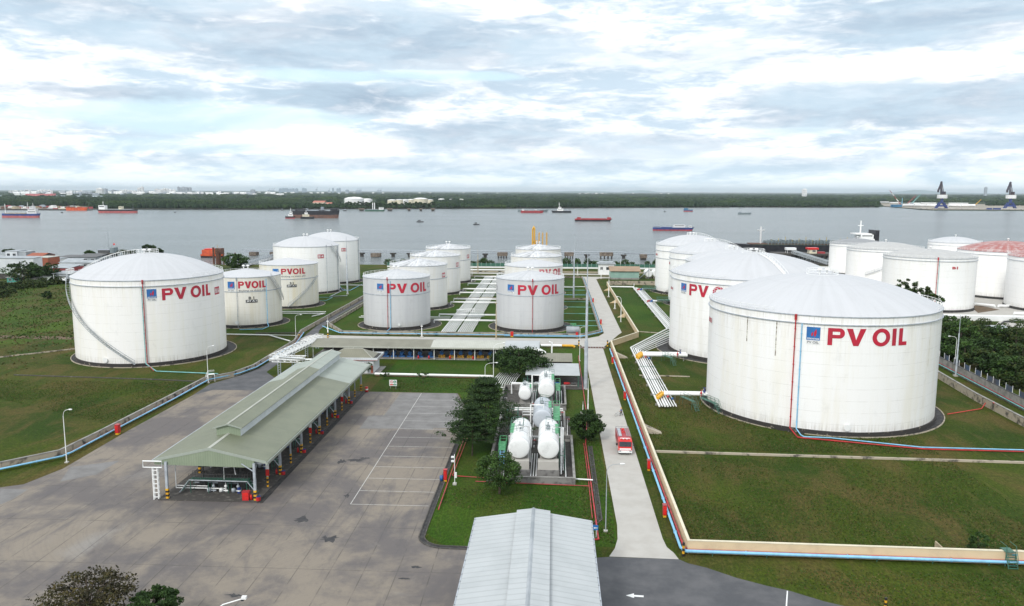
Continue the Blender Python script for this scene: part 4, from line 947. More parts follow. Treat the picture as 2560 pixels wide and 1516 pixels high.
b.build('gutter_brackets', 'dark_steel', ws)
# ------------------------------------------------------------------ two low sheds by the horizontal tanks
t = thing('tin_shed', 'low shed with a short tan ribbed roof beside the leafy tree', 'shed', (0, 207, 0))
b = M(); b.extr([(204.6, 3.55), (211.0, 4.5), (211.0, 4.58), (204.6, 3.63)], -6.6, 5.4, 'x'); b.build('roof', 'roof_tan', t)
b = M(); b.box(-6.2, 5.2, 205.4, 210.6, 0, 3.5); b.build('wall', 'concrete_dark', t); b = M(); b.box(-6.6, 6.6, 203.0, 204.5, 2.9, 3.15); b.build('canopy', 'concrete_light', t)
b = M()
for x in (-6, -2, 2, 6.2): b.box(x-.1, x+.1, 203.1, 203.3, 0, 2.9)
b.build('posts', 'concrete_grey', t)
t = thing('pump_canopy', 'flat pale roofed pump canopy behind the white horizontal tanks', 'shed', (2, 195, 0))
b = M(); b.extr([(190.5, 3.2), (202, 3.7), (202, 3.78), (190.5, 3.28)], -6.5, 6.9, 'x'); b.build('roof', 'roof_white', t)
b = M(); b.box(-6.8, 8.2, 189.2, 202.6, 0, .2); b.build('floor_slab', 'concrete_dark', t)
for x in (-6, 0, 6.5):
    for y in (190.9, 201.5): b = M(); b.box(x-.09, x+.09, y-.09, y+.09, .2, 3.2); b.build('column', 'green_steel', t)
for k, x in enumerate((-3.6, 1.2, 3.6, 5.4)):
    u = thing('pump', 'small %s pump under the flat canopy, %s' % (('grey', 'blue', 'red', 'dark grey')[k], ('leftmost', 'second from left', 'third from left', 'rightmost')[k]), 'pump', (x, 193, .2), 'pumps under the canopy')
    b = M(); b.tube([(x-.6, 192.6, .75), (x+.6, 192.6, .75)], .33, 10); b.tube([(x+.6, 192.6, .75), (x+.95, 192.6, .75)], .22, 8); b.build('motor', ('grey_steel', 'blue_paint', 'red_paint', 'dark_steel')[k], u); b = M(); b.box(x-.8, x+.9, 192.2, 193, .2, .42); b.build('base', 'concrete_grey', u)
# ------------------------------------------------------------------ guard booth and warehouse at the far end of the road
gx, gy = at(1516, 687)[:2]; t = thing('guard_booth', 'small white booth with a flat roof near the river', 'booth', (gx, gy, 0))
b = M(); b.box(gx-4.5, gx+4.5, gy, gy+8, 0, 6.0); b.build('wall', 'white_paint', t); b = M(); b.box(gx-5.3, gx+5.3, gy-.8, gy+8.8, 6.0, 6.5); b.box(gx-4, gx+4, gy, gy+8, 6.5, 7.2); b.build('roof', 'tin_grey', t)
window(t, gx-.2, gx+1.6, gy, 2.8, 4.4, 1); window(t, gx-3.6, gx-2.2, gy, 2.8, 4.4, 1)
wx0, wy0 = at(1527, 699)[:2]; wx1 = at(1597, 699)[0]; t = thing('warehouse', 'green sheet metal warehouse with a brown roof at the end of the road', 'building', (wx0, wy0, 0))
b = M(); b.box(wx0, wx1, wy0, wy0+14, 0, .9); b.build('plinth', 'concrete_grey', t); b = M(); b.box(wx0+.05, wx1-.05, wy0+.05, wy0+14, .9, 4.6); b.build('wall', 'green_sheet', t)
b = M(); b.extr([(wy0-.8, 4.55), (wy0+7, 6.6), (wy0+14.8, 4.55), (wy0+14.8, 4.65), (wy0+7, 6.7), (wy0-.8, 4.65)], wx0-.8, wx1+.8, 'x'); b.build('roof', 'roof_tan_brown' if 'roof_tan_brown' in MATS else 'deck_tan', t)
# ------------------------------------------------------------------ walls
def wall(name, label, cat, pts, h, w, m, cap=None, group=None, z=0):
    t = thing(name, label, cat, (*pts[0][:2], 0), group) if cap else None
    b = M(); c = M(); P = [Vector((p[0], p[1], 0)) for p in pts]; L = []; Rr = []
    for i, p in enumerate(P):
        d0 = (P[i]-P[i-1]).normalized() if i else (P[1]-P[0]).normalized(); d1 = (P[i+1]-P[i]).normalized() if i < len(P)-1 else d0
        n = Vector(((d0+d1).y, -(d0+d1).x, 0)).normalized(); k = 1/max(.4, n.dot(Vector((d0.y, -d0.x, 0))))
        L.append(p-n*w/2*k); Rr.append(p+n*w/2*k)
    for i in range(len(P)-1):
        q = [L[i], Rr[i], Rr[i+1], L[i+1]]
        b.add([(v.x, v.y, z) for v in q]+[(v.x, v.y, h) for v in q], [(4, 5, 6, 7), (0, 1, 5, 4), (2, 3, 7, 6), (1, 2, 6, 5), (3, 0, 4, 7)])
        if cap:
            e = .06; 
            def o(v, u): return v+(v-u).normalized()*e
            q2 = [o(L[i], Rr[i]), o(Rr[i], L[i]), o(Rr[i+1], L[i+1]), o(L[i+1], Rr[i+1])]
            c.add([(v.x, v.y, h+.003) for v in q2]+[(v.x, v.y, h+.09) for v in q2], [(4, 5, 6, 7), (0, 1, 5, 4), (2, 3, 7, 6), (1, 2, 6, 5), (3, 0, 4, 7)])
    if cap: b.build('wall_body', m, t); c.build('coping', cap, t); return t
    return b.build(name, m, label=label, category=cat, group=group, base=(*pts[0][:2], 0))
wy = wall('yellow_wall', 'plain yellow bund wall with an L corner running beside the road and along the lawn', 'wall', [(18.4, 245.1), (18.55, 101.8), (62, 101.0), (110, 100)], 1.75, .3, 'yellow_wall', 'cream')
wall('yellow_wall', 'far yellow bund wall with triangular buttresses and a bent end, beside the far road', 'wall', [(18.6, 245.1), (28.6, 261.5), (27.9, 408)], 1.75, .3, 'yellow_wall', 'cream')
for i, (px, py) in enumerate(((1521, 727), (1540.5, 758), (1564, 794))):
    x, y = at(px, py)[:2]; b = M(); b.add([(27.8, y-.2, 0), (27.8, y+.2, 0), (24.9, y+.2, 0), (24.9, y-.2, 0), (27.8, y-.2, 1.7), (27.8, y+.2, 1.7)], [(0, 3, 4), (1, 5, 2), (3, 2, 5, 4), (0, 1, 2, 3)]); b.build('buttress', 'yellow_wall', label='%s triangular buttress of the far yellow wall' % ('farthest', 'middle', 'nearest')[i], category='buttress', group='triangular wall buttresses', base=(27.8, y, 0))
for i, (x, y) in enumerate(((19.0, 228), (19.0, 155.5))):
    b = M(); b.add([(18.75, y-1.2, 0), (18.75, y+1.2, 0), (22.2, y+.9, 0), (22.2, y-.9, 0), (18.75, y-1.2, 1.5), (18.75, y+1.2, 1.5)], [(0, 3, 4), (1, 5, 2), (3, 2, 5, 4)]); b.build('buttress', 'concrete_stained', label=('stained concrete slope behind the yellow wall by the far pipe crossing', 'stained concrete slope behind the yellow wall near the small walkway')[i], category='buttress', base=(x, y, 0))
wall('bund_wall', 'stained concrete bund wall snaking up the left side behind the pale blue pipe', 'wall', [(-150, 113), (-112, 122.5), (-95, 127.2), (-88.9, 134.0), (-88.3, 145), (-87.6, 173), (-87.3, 190.5), (-82.6, 197), (-80.6, 206), (-81.2, 242), (-84.8, 260), (-85.0, 347), (-85.2, 440)], 1.25, .35, 'concrete_stained', 'concrete_grey')
wall('bund_wall', 'low stained bund wall round the two middle rows of tanks', 'wall', [(-79.5, 440), (-79.8, 276), (-70.9, 260.5), (-60, 260.3), (10.0, 260.3), (16.4, 268), (16.4, 442)], 1.1, .35, 'concrete_stained', 'concrete_grey')
wall('bund_wall', 'cross bund wall under the middle pipe rack', 'wall', [(-43, 351), (-18, 351)], .8, .4, 'concrete_stained')
wall('bund_wall', 'short cross bund wall beside the middle right tanks', 'wall', [(5, 351.5), (16.2, 351.5)], .8, .4, 'concrete_stained')
wall('bund_wall', 'stained bund wall ending the middle rows by the river', 'wall', [(-79, 442.5), (16.4, 442.5)], .9, .4, 'concrete_stained')
wall('bund_wall', 'stained bund wall in front of the green warehouse', 'wall', [(28, 409), (34, 411.5), (62, 411.5)], 2.0, .5, 'concrete_stained')
# right side: bund wall, boundary wall, pipes on it
RW = [at(2340, 944)[:2], at(2443, 1000)[:2], at(2560, 1070)[:2]]
wall('bund_wall', 'yellowish stained bund wall at the right edge behind the largest tank', 'wall', [(113, 262), at(2345, 946)[:2], at(2440, 1003)[:2], at(2528, 1050)[:2], at(2640, 1110)[:2]], 1.8, .4, 'concrete_stained', 'concrete_grey')
BW = [(at(2250, 868)[0], at(2250, 868)[1]), at(2347, 915)[:2], at(2480, 985)[:2], at(2620, 1060)[:2]]
bw = wall('boundary_wall', 'tall grey boundary wall with light fence posts on top at the right edge', 'wall', BW, 2.6, .25, 'concrete_grey', 'dark_steel')
L = 0
for i in range(len(BW)-1):
    p, q = Vector((*BW[i], 0)), Vector((*BW[i+1], 0)); n = int((q-p).length/2.9)
    for k in range(n):
        u = p.lerp(q, k/n); v = p.lerp(q, (k+1)/n); c = M(); c.tube([(u.x, u.y, 2.7), (u.x, u.y, 4.3)], .06, 4); c.build('fence_post', 'white_pipe', bw)
        c = M(); c.add([(u.x, u.y, 2.72), (v.x, v.y, 2.72), (v.x, v.y, 4.0), (u.x, u.y, 4.0)], [(0, 1, 2, 3)])
        if (k+i) % 2 == 0: c.build('mesh_panel', 'blue_mesh' if 'blue_mesh' in MATS else 'far_grey', bw)
# ------------------------------------------------------------------ pipes along the walls
def pipe(name, label, pts, r, m, cat='pipe', group=None, sup=None, n=8, flange=0, supm='green_steel'):
    t = thing(name, label, cat, (*pts[0][:2], 0), group) if sup or flange else None
    b = M(); b.tube(pts, r, n); Pf = [Vector(p) for p in pts]
    if flange:
        for i in range(len(Pf)-1):
            d = Pf[i+1]-Pf[i]; k = max(1, int(d.length/flange)); dn = d.normalized()
            for j in range(k): q = Pf[i].lerp(Pf[i+1], (j+.6)/k); b.tube([q-dn*.07, q+dn*.07], r*1.45, n)
    if not t: return b.build(name, m, label=label, category=cat, group=group, base=tuple(pts[0]))
    b.build('run', m, t)
    P = [Vector(p) for p in pts]
    if sup:
        b = M(); acc = 0
        for i in range(len(P)-1):
            d = P[i+1]-P[i]; L = d.length; k = max(1, int(L/sup)); dn = d.normalized(); nn = Vector((dn.y, -dn.x, 0))
            for j in range(k): q = P[i].lerp(P[i+1], (j+.5)/k); b.tube([q+nn*.25-Vector((0, 0, r+.02)), q-nn*.25-Vector((0, 0, r+.02))], .05, 4); b.tube([q-Vector((0, 0, r+.02)), (q.x, q.y, 0)], .05, 4)
        b.build('supports', supm, t)
    return t
BL = [(-150, 110.5), (-112, 119.8), (-94.4, 125.2), (-87.6, 132.6), (-87.2, 135), (-86.9, 150), (-86.4, 173), (-86.5, 191.2), (-81.6, 198.5), (-79.8, 206), (-80.2, 241), (-83.6, 259)]
pipe('water_pipe', 'pale blue pipe following the stained wall on the left side', [(x, y, .62) for x, y in BL], .16, 'pale_blue_pipe', sup=6, flange=14)
pipe('fire_main', 'thin dark red pipe between the left wall and the pale blue pipe', [(x-.42, y+.12, .5) for x, y in BL], .11, 'red_pipe')
YX = 17.55
pipe('water_pipe', 'thick pale blue pipe in front of the near yellow wall', [(YX, 238, .62), (YX, 102.0, .62), (YX+.5, 101.0, .62), (110, 99.3, .62)], .19, 'pale_blue_pipe', sup=7, flange=12)
pipe('fire_main', 'dark red pipe between the near yellow wall and the pale blue pipe', [(YX+.48, 238, .55), (YX+.48, 102.3, .55), (YX+.9, 101.42, .55), (110, 99.75, .55)], .15, 'red_pipe', flange=12)
pipe('water_pipe', 'pale blue pipe outside the middle bund wall beside the far road', [(17.0, 440, .6), (17.0, 267.6, .6), (10.6, 259.4, .6), (-60, 259.2, .6), (-71.6, 259.6, .6), (-81, 272, .6)], .15, 'pale_blue_pipe', sup=8)
pipe('water_pipe', 'blue pipe in front of the end wall of the largest tank lawn', [(-16, 258.9, .35), (10, 258.8, .35)], .1, 'pale_blue_pipe')
pipe('water_pipe', 'teal pipe at the foot of the boundary wall at right', [(p[0]-.5, p[1]-.7, .7) for p in BW], .14, 'teal_pipe', sup=6)
pipe('fire_main', 'dark red pipe on the boundary wall at right', [(p[0]-.2, p[1]-.35, .9) for p in BW], .10, 'red_pipe')
pipe('branch_pipe', 'thin bright red pipe over the grass right of the largest tank', [(86, 172, .3), at(2454, 1022, .3), (*at(2470, 1010)[:2], 1.2), at(2485, 1008, 1.9)], .09, 'bright_red')
for i, (x, y) in enumerate([at(1533, 910)[:2], at(1561.5, 1000)[:2], at(1621, 1176)[:2], at(1660, 1292)[:2]]): red_box('red hose cabinet on a yellow foot at the yellow wall, %s' % ('farthest of four', 'second farthest', 'second nearest', 'nearest of four')[i], 17.0, y, .55, .8, 1.5)
for i, (x, y) in enumerate([at(1479, 757)[:2], at(1497, 812)[:2]]): red_box('red cabinet beside the far road, %s' % ('farther of the two', 'nearer of the two')[i], 17.6, y, .6, .8, 1.5)
red_box('red hose cabinet in front of the left wall on the pale blue pipe', *at(295, 1086)[:2], .7, .9, 1.6)
red_box('red cabinet on the stained wall above the pump shed roof', at(1278, 849)[0], 259.0, 1.0, .5, 1.4); red_box('dark red cabinet near the corner of the middle bund wall', at(1443, 849)[0], 259.8, .8, .5, 1.3)
red_box('tall red cabinet by the drain at the parking bays', *at(1113.5, 1204)[:2], .55, .6, 1.7)
x, y = at(1104, 1202)[:2]; b = M(); b.lathe((x, y, 0), [(.01, 0), (.3, 0), (.33, .85), (.01, .9)], 10); b.build('waste_bin', 'blue_paint', label='small blue bin beside the tall red cabinet at the parking bays', category='bin', base=(x, y, 0))
# red pipes beside the drain
pipe('fire_main', 'red pipe running from the pump canopy down to the foreground shed', [at(1446, 890, .2), at(1458, 975, .2), at(1468, 1045, .2), (6.6, 147, .2), (6.7, 104.8, .2), (4.2, 104.3, .2)], .10, 'red_pipe')
pipe('fire_main', 'thinner red pipe parallel to the straight drain', [(6.25, 147, .2), (6.3, 126.2, .2), (6.2, 112, .2)], .07, 'red_pipe')
pipe('branch_pipe', 'thin red pipe across the grass in front of the horizontal tanks', [(6.3, 124.9, .2), (-12.5, 125.9, .2)], .07, 'red_pipe')
pipe('branch_pipe', 'thin red pipe in the grass right of the grey horizontal tank', [(2.4, 163.5, .2), (6.6, 162.5, .2)], .06, 'red_pipe')
pipe('fire_main', 'pair of red pipes beside the parking bay drain, one faded', [(-16.9, 150, .3), (-17.0, 131.5, .3), (-16.9, 113.6, .3)], .09, 'red_pipe'); pipe('fire_main', 'faded red pipe along the parking bay drain', [(-16.3, 150, .3), (-16.6, 128, .3), (-10.6, 127.3, .3)], .06, 'red_pipe')
# ------------------------------------------------------------------ pipe racks
def rack(label, xs, y0, y1, z, r, m='white_pipe', name='pipe_rack', ends=None, beams=18, group=None):
    t = thing(name, label, 'pipe rack', (xs[0], y0, 0), group)
    for i, x in enumerate(xs):
        rr = r[i] if isinstance(r, (list, tuple)) else r
        b = M(); b.tube([(x, y0, z), (x, y1, z)], rr, 8); p = b.build('pipe', m, t)
        if ends: b = M(); b.tube([(x, y0-.02, z), (x, y0+1.4, z)], rr*1.06, 8); b.build('end_mark', ends[i % len(ends)], p)
    y = y0+2
    while y < y1: b = M(); b.box(xs[0]-.5, xs[-1]+.5, y, y+.25, 0, z-max(r if isinstance(r, (list, tuple)) else [r])-.005); b.build('sleeper', 'concrete_grey', t); y += beams
    return t
rack('left bundle of white pipes on the ground between the two middle rows', [-37.6+i*.64 for i in range(8)], 262, 441, .55, [.2, .17, .17, .2, .17, .2, .17, .17], ends=('yellow_paint', 'white_pipe', 'white_pipe'))
rack('right bundle of white pipes on the ground between the two middle rows', [-32.0+i*.68 for i in range(8)], 262, 441, .55, [.17, .2, .17, .2, .17, .17, .2, .17], ends=('black_paint', 'yellow_paint', 'black_paint', 'white_pipe'))
for i, (y, x0, x1) in enumerate(((283, -43, -20.5), (296, -43, -20), (330, -43, -20), (340, -43, -20), (362, -43, -20.5), (376, -43, -20), (398, -43, -20), (416, -43, -20.2), (432, -43, -20))):
    lab = 'white cross pipe over the middle rack, number %s from the near end' % 'one two three four five six seven eight nine'.split()[i]
    pipe('cross_pipe', lab, [(x0, y, .4), (x0, y, 1.5), (x1, y, 1.5), (x1, y, .4)], .22, 'white_pipe', group='cross pipes over the middle rack', flange=6)
b = M()
for i in range(8): x = -37.4+i*.72; b.tube([(x, 306+i*.3, .6), (x, 306+i*.3, 1.9), (x+1.6, 306+i*.3, 1.9), (x+1.6, 306+i*.3, .6)], .15, 6)
b.build('expansion_bends', 'white_pipe', label='row of upright loops bending over the left pipe bundle', category='pipe bends', base=(-37, 306, 0))
for i, (y, z) in enumerate(((294.2, 1.2), (352, 1.6))):
    t = thing('pipe_walkway', ('nearer', 'farther')[i]+' dark grated walkway crossing the middle pipe rack', 'walkway', (-31, y, 0)); b = M(); b.box(-32.5, -25.6, y, y+.9, z, z+.08); b.build('deck', 'grey_steel', t); b = M(); rail_pts(b, [(-32.5, y, z), (-25.6, y, z)], 1, .04); b.build('handrail', 'green_steel', t)
# pipes to the side of the two middle rows
for i, y in enumerate((292.5, 295.5)): pipe('branch_pipe', ('nearer', 'farther')[i]+' thin white pipe left of the pipe rack behind the nearest middle tank', [(-73, y, .6), (-38.5, y, .6)], .13, 'white_pipe', sup=8)
for i, (y, m) in enumerate(((281, 'teal_pipe'), (292, 'teal_pipe'), (309, 'teal_pipe'), (327, 'teal_pipe'), (343, 'teal_pipe'), (366, 'pale_blue_pipe'), (384, 'teal_pipe'), (398, 'white_pipe'))):
    pipe('branch_pipe', 'thin %s pipe to the right bund wall, number %s from the near end' % (('teal', 'pale blue', 'white')[('teal_pipe', 'pale_blue_pipe', 'white_pipe').index(m)], 'one two three four five six seven eight'.split()[i]), [(3.9, y, .35), (16.8, y, .35)], .09 if m != 'white_pipe' else .2, m, group='thin pipes crossing the grass beside the middle right tanks')
# white and blue pipes in front of B1 and B2 tanks
pipe('branch_pipe', 'white bent pipe lying on the lawn right of the big left tank', [at(566, 836, .4), at(672, 838, .4), at(725, 853, .4)], .2, 'white_pipe')
pipe('branch_pipe', 'long thin white pipe on the lawn below the tank numbered B1', [at(566, 835.5, .3), at(740, 839, .3)], .09, 'white_pipe')
pipe('branch_pipe', 'upper white pipe on the lawn right of the tank numbered B2', [at(702, 779, .5), at(815, 780, .5)], .16, 'white_pipe'); pipe('branch_pipe', 'lower white pipe on the lawn right of the tank numbered B2', [at(702, 783.5, .5), at(812, 784.5, .5), at(780, 791, .5)], .18, 'white_pipe')
pipe('branch_pipe', 'white pipe on the lawn right of the tank marked B14', [at(850, 712.5, .5), at(908, 713.5, .5)], .2, 'white_pipe'); pipe('branch_pipe', 'thin grey blue pipe bent on the lawn below the tank marked B15', [at(847, 712, .4), at(856, 725.5, .4), at(876, 726, .4), at(905, 711, .4)], .1, 'pale_blue_pipe')
pipe('branch_pipe', 'thin teal pipe bent on the lawn right of the tank numbered B2', [at(797, 743.5, .3), at(831, 744, .3), at(815, 752, .3), at(800, 752, .3)], .09, 'teal_pipe')
# long white pipe across the middle lawn
t = pipe('transfer_pipe', 'long white pipe across the lawn between office and leafy tree', [(-46.2, 200.4, .6), (-15.2, 199.6, .6)], .32, 'white_pipe', sup=6, supm='concrete_grey')
pipe('branch_pipe', 'dark red pipe under the long white lawn pipe', [(-46, 199.7, .25), (-15.2, 198.9, .25)], .10, 'rust')
t = thing('riser_manifold', 'slanted row of white riser pipes below the leafy tree', 'pipe rack', (-14, 196, 0))
for i in range(11): x = -15.0+i*.55; b = M(); b.tube([(x, 189.5, .4), (x, 192.0, .4), (x+.9, 194.5, 1.6), (x+1.7, 199.5, 1.6)], .1, 6); b.build('pipe', 'white_pipe', t)
b = M(); b.tube([(-15.6, 189.3, .3), (-7.8, 189.1, .3)], .12, 6); b.tube([(-15.6, 189.3, .3), (-15.4, 193, 1.4)], .09, 6); b.build('header', 'white_pipe', t)
pipe('transfer_pipe', 'thick white pipe with a yellow end right of the pump shed', [(-3.5, 241.5, .7), (3.0, 241.5, .7)], .38, 'white_pipe'); pipe('transfer_pipe', 'thick yellow pipe end beside the road grating', [(3.05, 241.5, .7), (6.4, 241.5, .7), (7.0, 241.4, .3)], .38, 'yellow_paint')
pipe('vent_pipe', 'upright white pipe with a crosspiece right of the pump shed', [(-.1, 222, .1), (-.1, 222, 5.4), (-.9, 222, 5.6)], .2, 'white_pipe')
t = thing('pipe_bends', 'white pipe bends rising behind the tan ribbed shed', 'pipe bends', (-1, 213, 0))
for i in range(5): x = -3.6+i*.45; b = M(); b.tube([(x, 213, .1), (x, 213, 4.6-i*.02), (x-1.5, 216, 4.7)], .12, 6); b.build('pipe', 'white_pipe', t)
pipe('branch_pipe', 'zigzag thin white pipe on the grass right of the big dark tree', [at(1228, 986, .2), at(1251, 986, .2), at(1253, 995, .2), at(1268, 995.5, .2)], .07, 'white_pipe')
# right hand rack past the large tanks
RK = [(24.0+i*.62) for i in range(7)]
t = thing('pipe_rack', 'bundle of white pipes along the yellow wall bending toward the large tanks', 'pipe rack', (24, 173, 0))
for i, x in enumerate(RK):
    r = (.32, .2, .3, .3, .2, .16, .16)[i]; b = M(); zz = .75
    r2 = r*.8; b.tube([(x, 173, zz), (x, 239.5-i*.9, zz), (39.9+i*.66, 274-i*2.0, zz), (39.9+i*.66, 396-i*1.5, zz)], r2, 8); b.build('pipe', 'white_pipe', t)
for x0, x1, yy in [(23.5, 28.3, y) for y in range(176, 238, 9)]+[(39.5, 44.2, y) for y in range(305, 395, 12)]: b = M(); b.box(x0, x1, yy, yy+.4, 0, .42); b.build('sleeper', 'concrete_grey', t)
b = M()
for y in (182, 197, 212): b.tube([(23.6, y, .76+.33), (28.2, y, .76+.33)], .05, 4)
b.build('cross_ties', 'green_steel', t)
def valve_branch(label, y, x1, pipes, x0=24.5):
    t = thing('tank_branch', label, 'pipe branch', (x0, y, 0), 'pipe branches feeding the large tanks')
    for k, (dx, dy, r) in enumerate(pipes):
        b = M(); b.tube([(x0+dx+1.2, y+dy, 1.7), (x1, y+dy, 1.7)], r, 8); p = b.build('pipe', 'white_pipe', t)
        b = M(); b.tube([(x0+dx-.3, y+dy-2.0, 1.15), (x0+dx+1.25, y+dy+.05, 1.7)], r*1.15, 8); b.build('elbow', 'yellow_paint', p)
    b = M(); b.sphere((x1-2, y+.2, 2.3), .3, 8, 6); b.tube([(x1-2, y+.2, 1.6), (x1-2, y+.2, 3.2)], .1, 6); b.lathe((x1-2, y+.2, 3.2), [(.35, -.04), (.35, .04)], 10); b.build('valve', 'dark_blue', t)
    b = M(); b.sphere((x1-2.9, y-.8, 2.2), .28, 8, 6); b.tube([(x1-2.9, y-.8, 1.5), (x1-2.9, y-.8, 3.0)], .1, 6); b.build('valve', 'red_paint', t)
    b = M(); b.sphere((x0+2.2, y-1.0, 1.3), .32, 8, 6); b.build('valve', 'red_pipe', t); b = M(); b.sphere((x0+3.1, y-2.0, 1.1), .3, 8, 6); b.build('valve', 'blue_paint', t)
    b = M()
    for x in (x0+4, x1-1): b.tube([(x, y, 0), (x, y, 1.5)], .1, 4)
    b.build('supports', 'concrete_grey', t); return t
valve_branch('white pipe branch with yellow elbows to the largest tank', 180.2, 37.2, [(0, 0, .34), (0, 2.2, .16), (.3, 1.2, .26)])
valve_branch('white pipe branch with yellow elbows to the second largest tank', 224.5, 38.6, [(0, 0, .5), (.2, 2.4, .4), (0, 3.6, .2)])
def step_bridge(label, x, y, L, rz=.42, h=1.9):
    t = thing('step_bridge', label, 'step bridge', (x, y, 0), 'green step bridges over the pipes', rz)
    b = M(); b.box(-.45, .45, 0, L, h-.06, h); b.build('deck', 'green_steel', t)
    b = M()
    for sx in (-.45, .45):
        b.tube([(sx, 0, h), (sx, -1.5, 0)], .05, 4); b.tube([(sx, L, h), (sx, L+.5, 0)], .05, 4); b.tube([(sx, .2, h), (sx, .2, 0)], .05, 4)
    b.build('frame', 'green_steel', t)
    b = M()
    for k in range(6): b.box(-.45, .45, -.12-k*.25, .1-k*.25, h-.3*(k+1)-.02, h-.3*(k+1)+.02)
    b.build('steps', 'green_steel', t)
    b = M()
    for sx in (-.45, .45): rail_pts(b, [(sx, 0, h), (sx, L, h)], 1, .035, True, 1.5); b.tube([(sx, 0, h+1), (sx, -1.5, .9)], .035, 4)
    b.build('handrail', 'green_steel', t); return t
step_bridge('green step bridge nearest the largest tank', 36.2, 171.3, 5.8); step_bridge('green step bridge left of the one nearest the largest tank', 31.6, 173.0, 4.8)
step_bridge('green step bridge over the pipes to the second largest tank', 33.6, 219.5, 4.5)
step_bridge('grey green walkway along the foot of the second largest tank', 45.5, 219.5, 8, -1.35)
for i, (x, y) in enumerate(((52, 345), (50.5, 386))):
    t = thing('valve_platform', 'dark green valve platform with railing beside the %s right row tank' % ('nearer', 'farther')[i], 'platform', (x, y, 0), 'valve platforms'); b = M(); b.box(x-7, x-1, y-5, y-2, 1.7, 1.8); b.build('deck', 'green_steel', t)
    b = M(); rail_pts(b, [(x-7, y-5, 1.8), (x-1, y-5, 1.8), (x-1, y-2, 1.8), (x-7, y-2, 1.8)], 1.1, .05, True, 1.4, True)
    for xx in (x-7, x-5, x-3, x-1): b.tube([(xx, y-5, 0), (xx, y-5, 1.7)], .08, 4)
    b.build('handrail', 'green_steel', t); b = M(); b.tube([(41, y-3, 1.2), (x, y-3, 1.2)], .4, 8); b.build('pipe', 'white_pipe', t); b = M(); b.tube([(41, y-4.2, 1.2), (42.5, y-2, 1.2)], .5, 8); b.build('valve', 'red_pipe', t); b = M(); b.tube([(42.4, y-3.8, 1.2), (43.6, y-2, 1.2)], .5, 8); b.build('valve', 'blue_paint', t)
pipe('transfer_pipe', 'white pipe crossing the grass from the yellow wall to the far right rack', [(28.5, 397, .7), (40.5, 396, .7), (40.5, 396, 2.4)], .3, 'white_pipe')
pipe('branch_pipe', 'white pipe stub in the grass left of the far road', [(4, 394, .5), (10.4, 393, .5)], .24, 'white_pipe')
# step bridges at the yellow wall
def wall_steps(label, x, y, rz=0, m='green_steel'):
    t = thing('wall_steps', label, 'steps', (x, y, 0), 'steps over the walls', rz); h = 1.85; b = M(); b.box(-.1, 1.4, -.6, .6, h, h+.06); b.build('deck', m, t)
    b = M()
    for yy in (-.6, .6):
        b.tube([(-.1, yy, h), (-.9, yy, 0)], .06, 4); b.tube([(-.1, yy, 0), (-.1, yy, h)], .06, 4); b.tube([(1.4, yy, 0), (1.4, yy, h)], .06, 4)
        b.tube([(-.1, yy, h+.9), (1.4, yy, h+.9)], .04, 4); b.tube([(-.1, yy, h), (-.1, yy, h+.9)], .04, 4); b.tube([(-.9, yy, .9), (-.1, yy, h+.9)], .04, 4)
    b.build('frame', m, t); b = M()
    for k in range(6): b.box(-.25-k*.14, -.02-k*.14, -.6, .6, h-.3*k-.3, h-.3*k-.26)
    b.build('treads', m, t); return t
wall_steps('green ladder steps over the yellow wall near the cyclist', 17.4, 156.5); wall_steps('green ladder steps over the yellow wall by the grating', 17.3, 232); wall_steps('green steps over the yellow wall at the right edge', 59.6, 100.4, PI/2)
wall_steps('small light steps over the left wall at the pipe bridge', -86.6, 191.5, .5, 'white_paint')
# road grating
t = thing('road_grating', 'dark grating across the road with striped posts at both ends', 'grating', (12, 242, 0)); b = M(); b.box(8.8, 16.6, 241.3, 243.6, .026, .07); b.build('grate', 'rust', t); b = M()
for i in range(9): b.box(9.2+i*.85, 9.3+i*.85, 241.25, 243.65, .072, .11)
b.build('bars', 'grey_steel', t)
def bollard(label, x, y, h=1.1, r=.12):
    t = thing('bollard', label, 'bollard', (x, y, 0), 'yellow and black bollards'); n = 5
    for k in range(n): b = M(); b.lathe((x, y, 0), [(r, h*k/n+.002), (r, h*(k+1)/n)]+([(.01, h)] if k == n-1 else []), 10, sm=False); b.build('stripe', 'yellow_paint' if k % 2 else 'black_paint', t)
bollard('striped bollard left of the road grating', 8.3, 242.3, 2.4, .22); bollard('striped bollard right of the road grating', 17.1, 242.3, 2.4, .22)
bollard('striped bollard at the corner of the yellow wall', *at(1708, 1391)[:2], 1.9, .17); bollard('striped bollard on the verge at the bottom right', *at(2213, 1525)[:2], 1.5, .15); bollard('striped bollard left of the pump shed', *at(820, 847)[:2], 2, .2); bollard('striped bollard where the access road meets the pipe bridge', *at(748, 848)[:2], 2, .2)
# ------------------------------------------------------------------ white pipe bridge
def truss(b, p, q, w, h, bays, r=.09):
    p, q = Vector(p), Vector(q); d = (q-p).normalized(); n = Vector((d.y, -d.x, 0))*w/2; u = Vector((0, 0, h))
    for s in (n, -n):
        for z in (Vector(), u): b.tube([p+s+z, q+s+z], r, 4)
        for i in range(bays):
            a0, a1 = p.lerp(q, i/bays)+s, p.lerp(q, (i+1)/bays)+s; mid = p.lerp(q, (i+.5)/bays)+s+u
            b.tube([a0, mid], r*.6, 4, False); b.tube([mid, a1], r*.6, 4, False); b.tube([a0, a0+u], r*.7, 4, False)
    for i in range(bays+1):
        a = p.lerp(q, i/bays)
        for z in (Vector(), u): b.tube([a+n+z, a-n+z], r*.7, 4, False)
        if i < bays: c = p.lerp(q, (i+1)/bays); b.tube([a+n+u, c-n+u], r*.5, 4, False)
ZB = 3.7
C0 = Vector(at(684, 903, ZB)); C1 = Vector(at(800, 848, ZB)); C2 = Vector(at(768, 900, ZB)); C2.y = C0.y
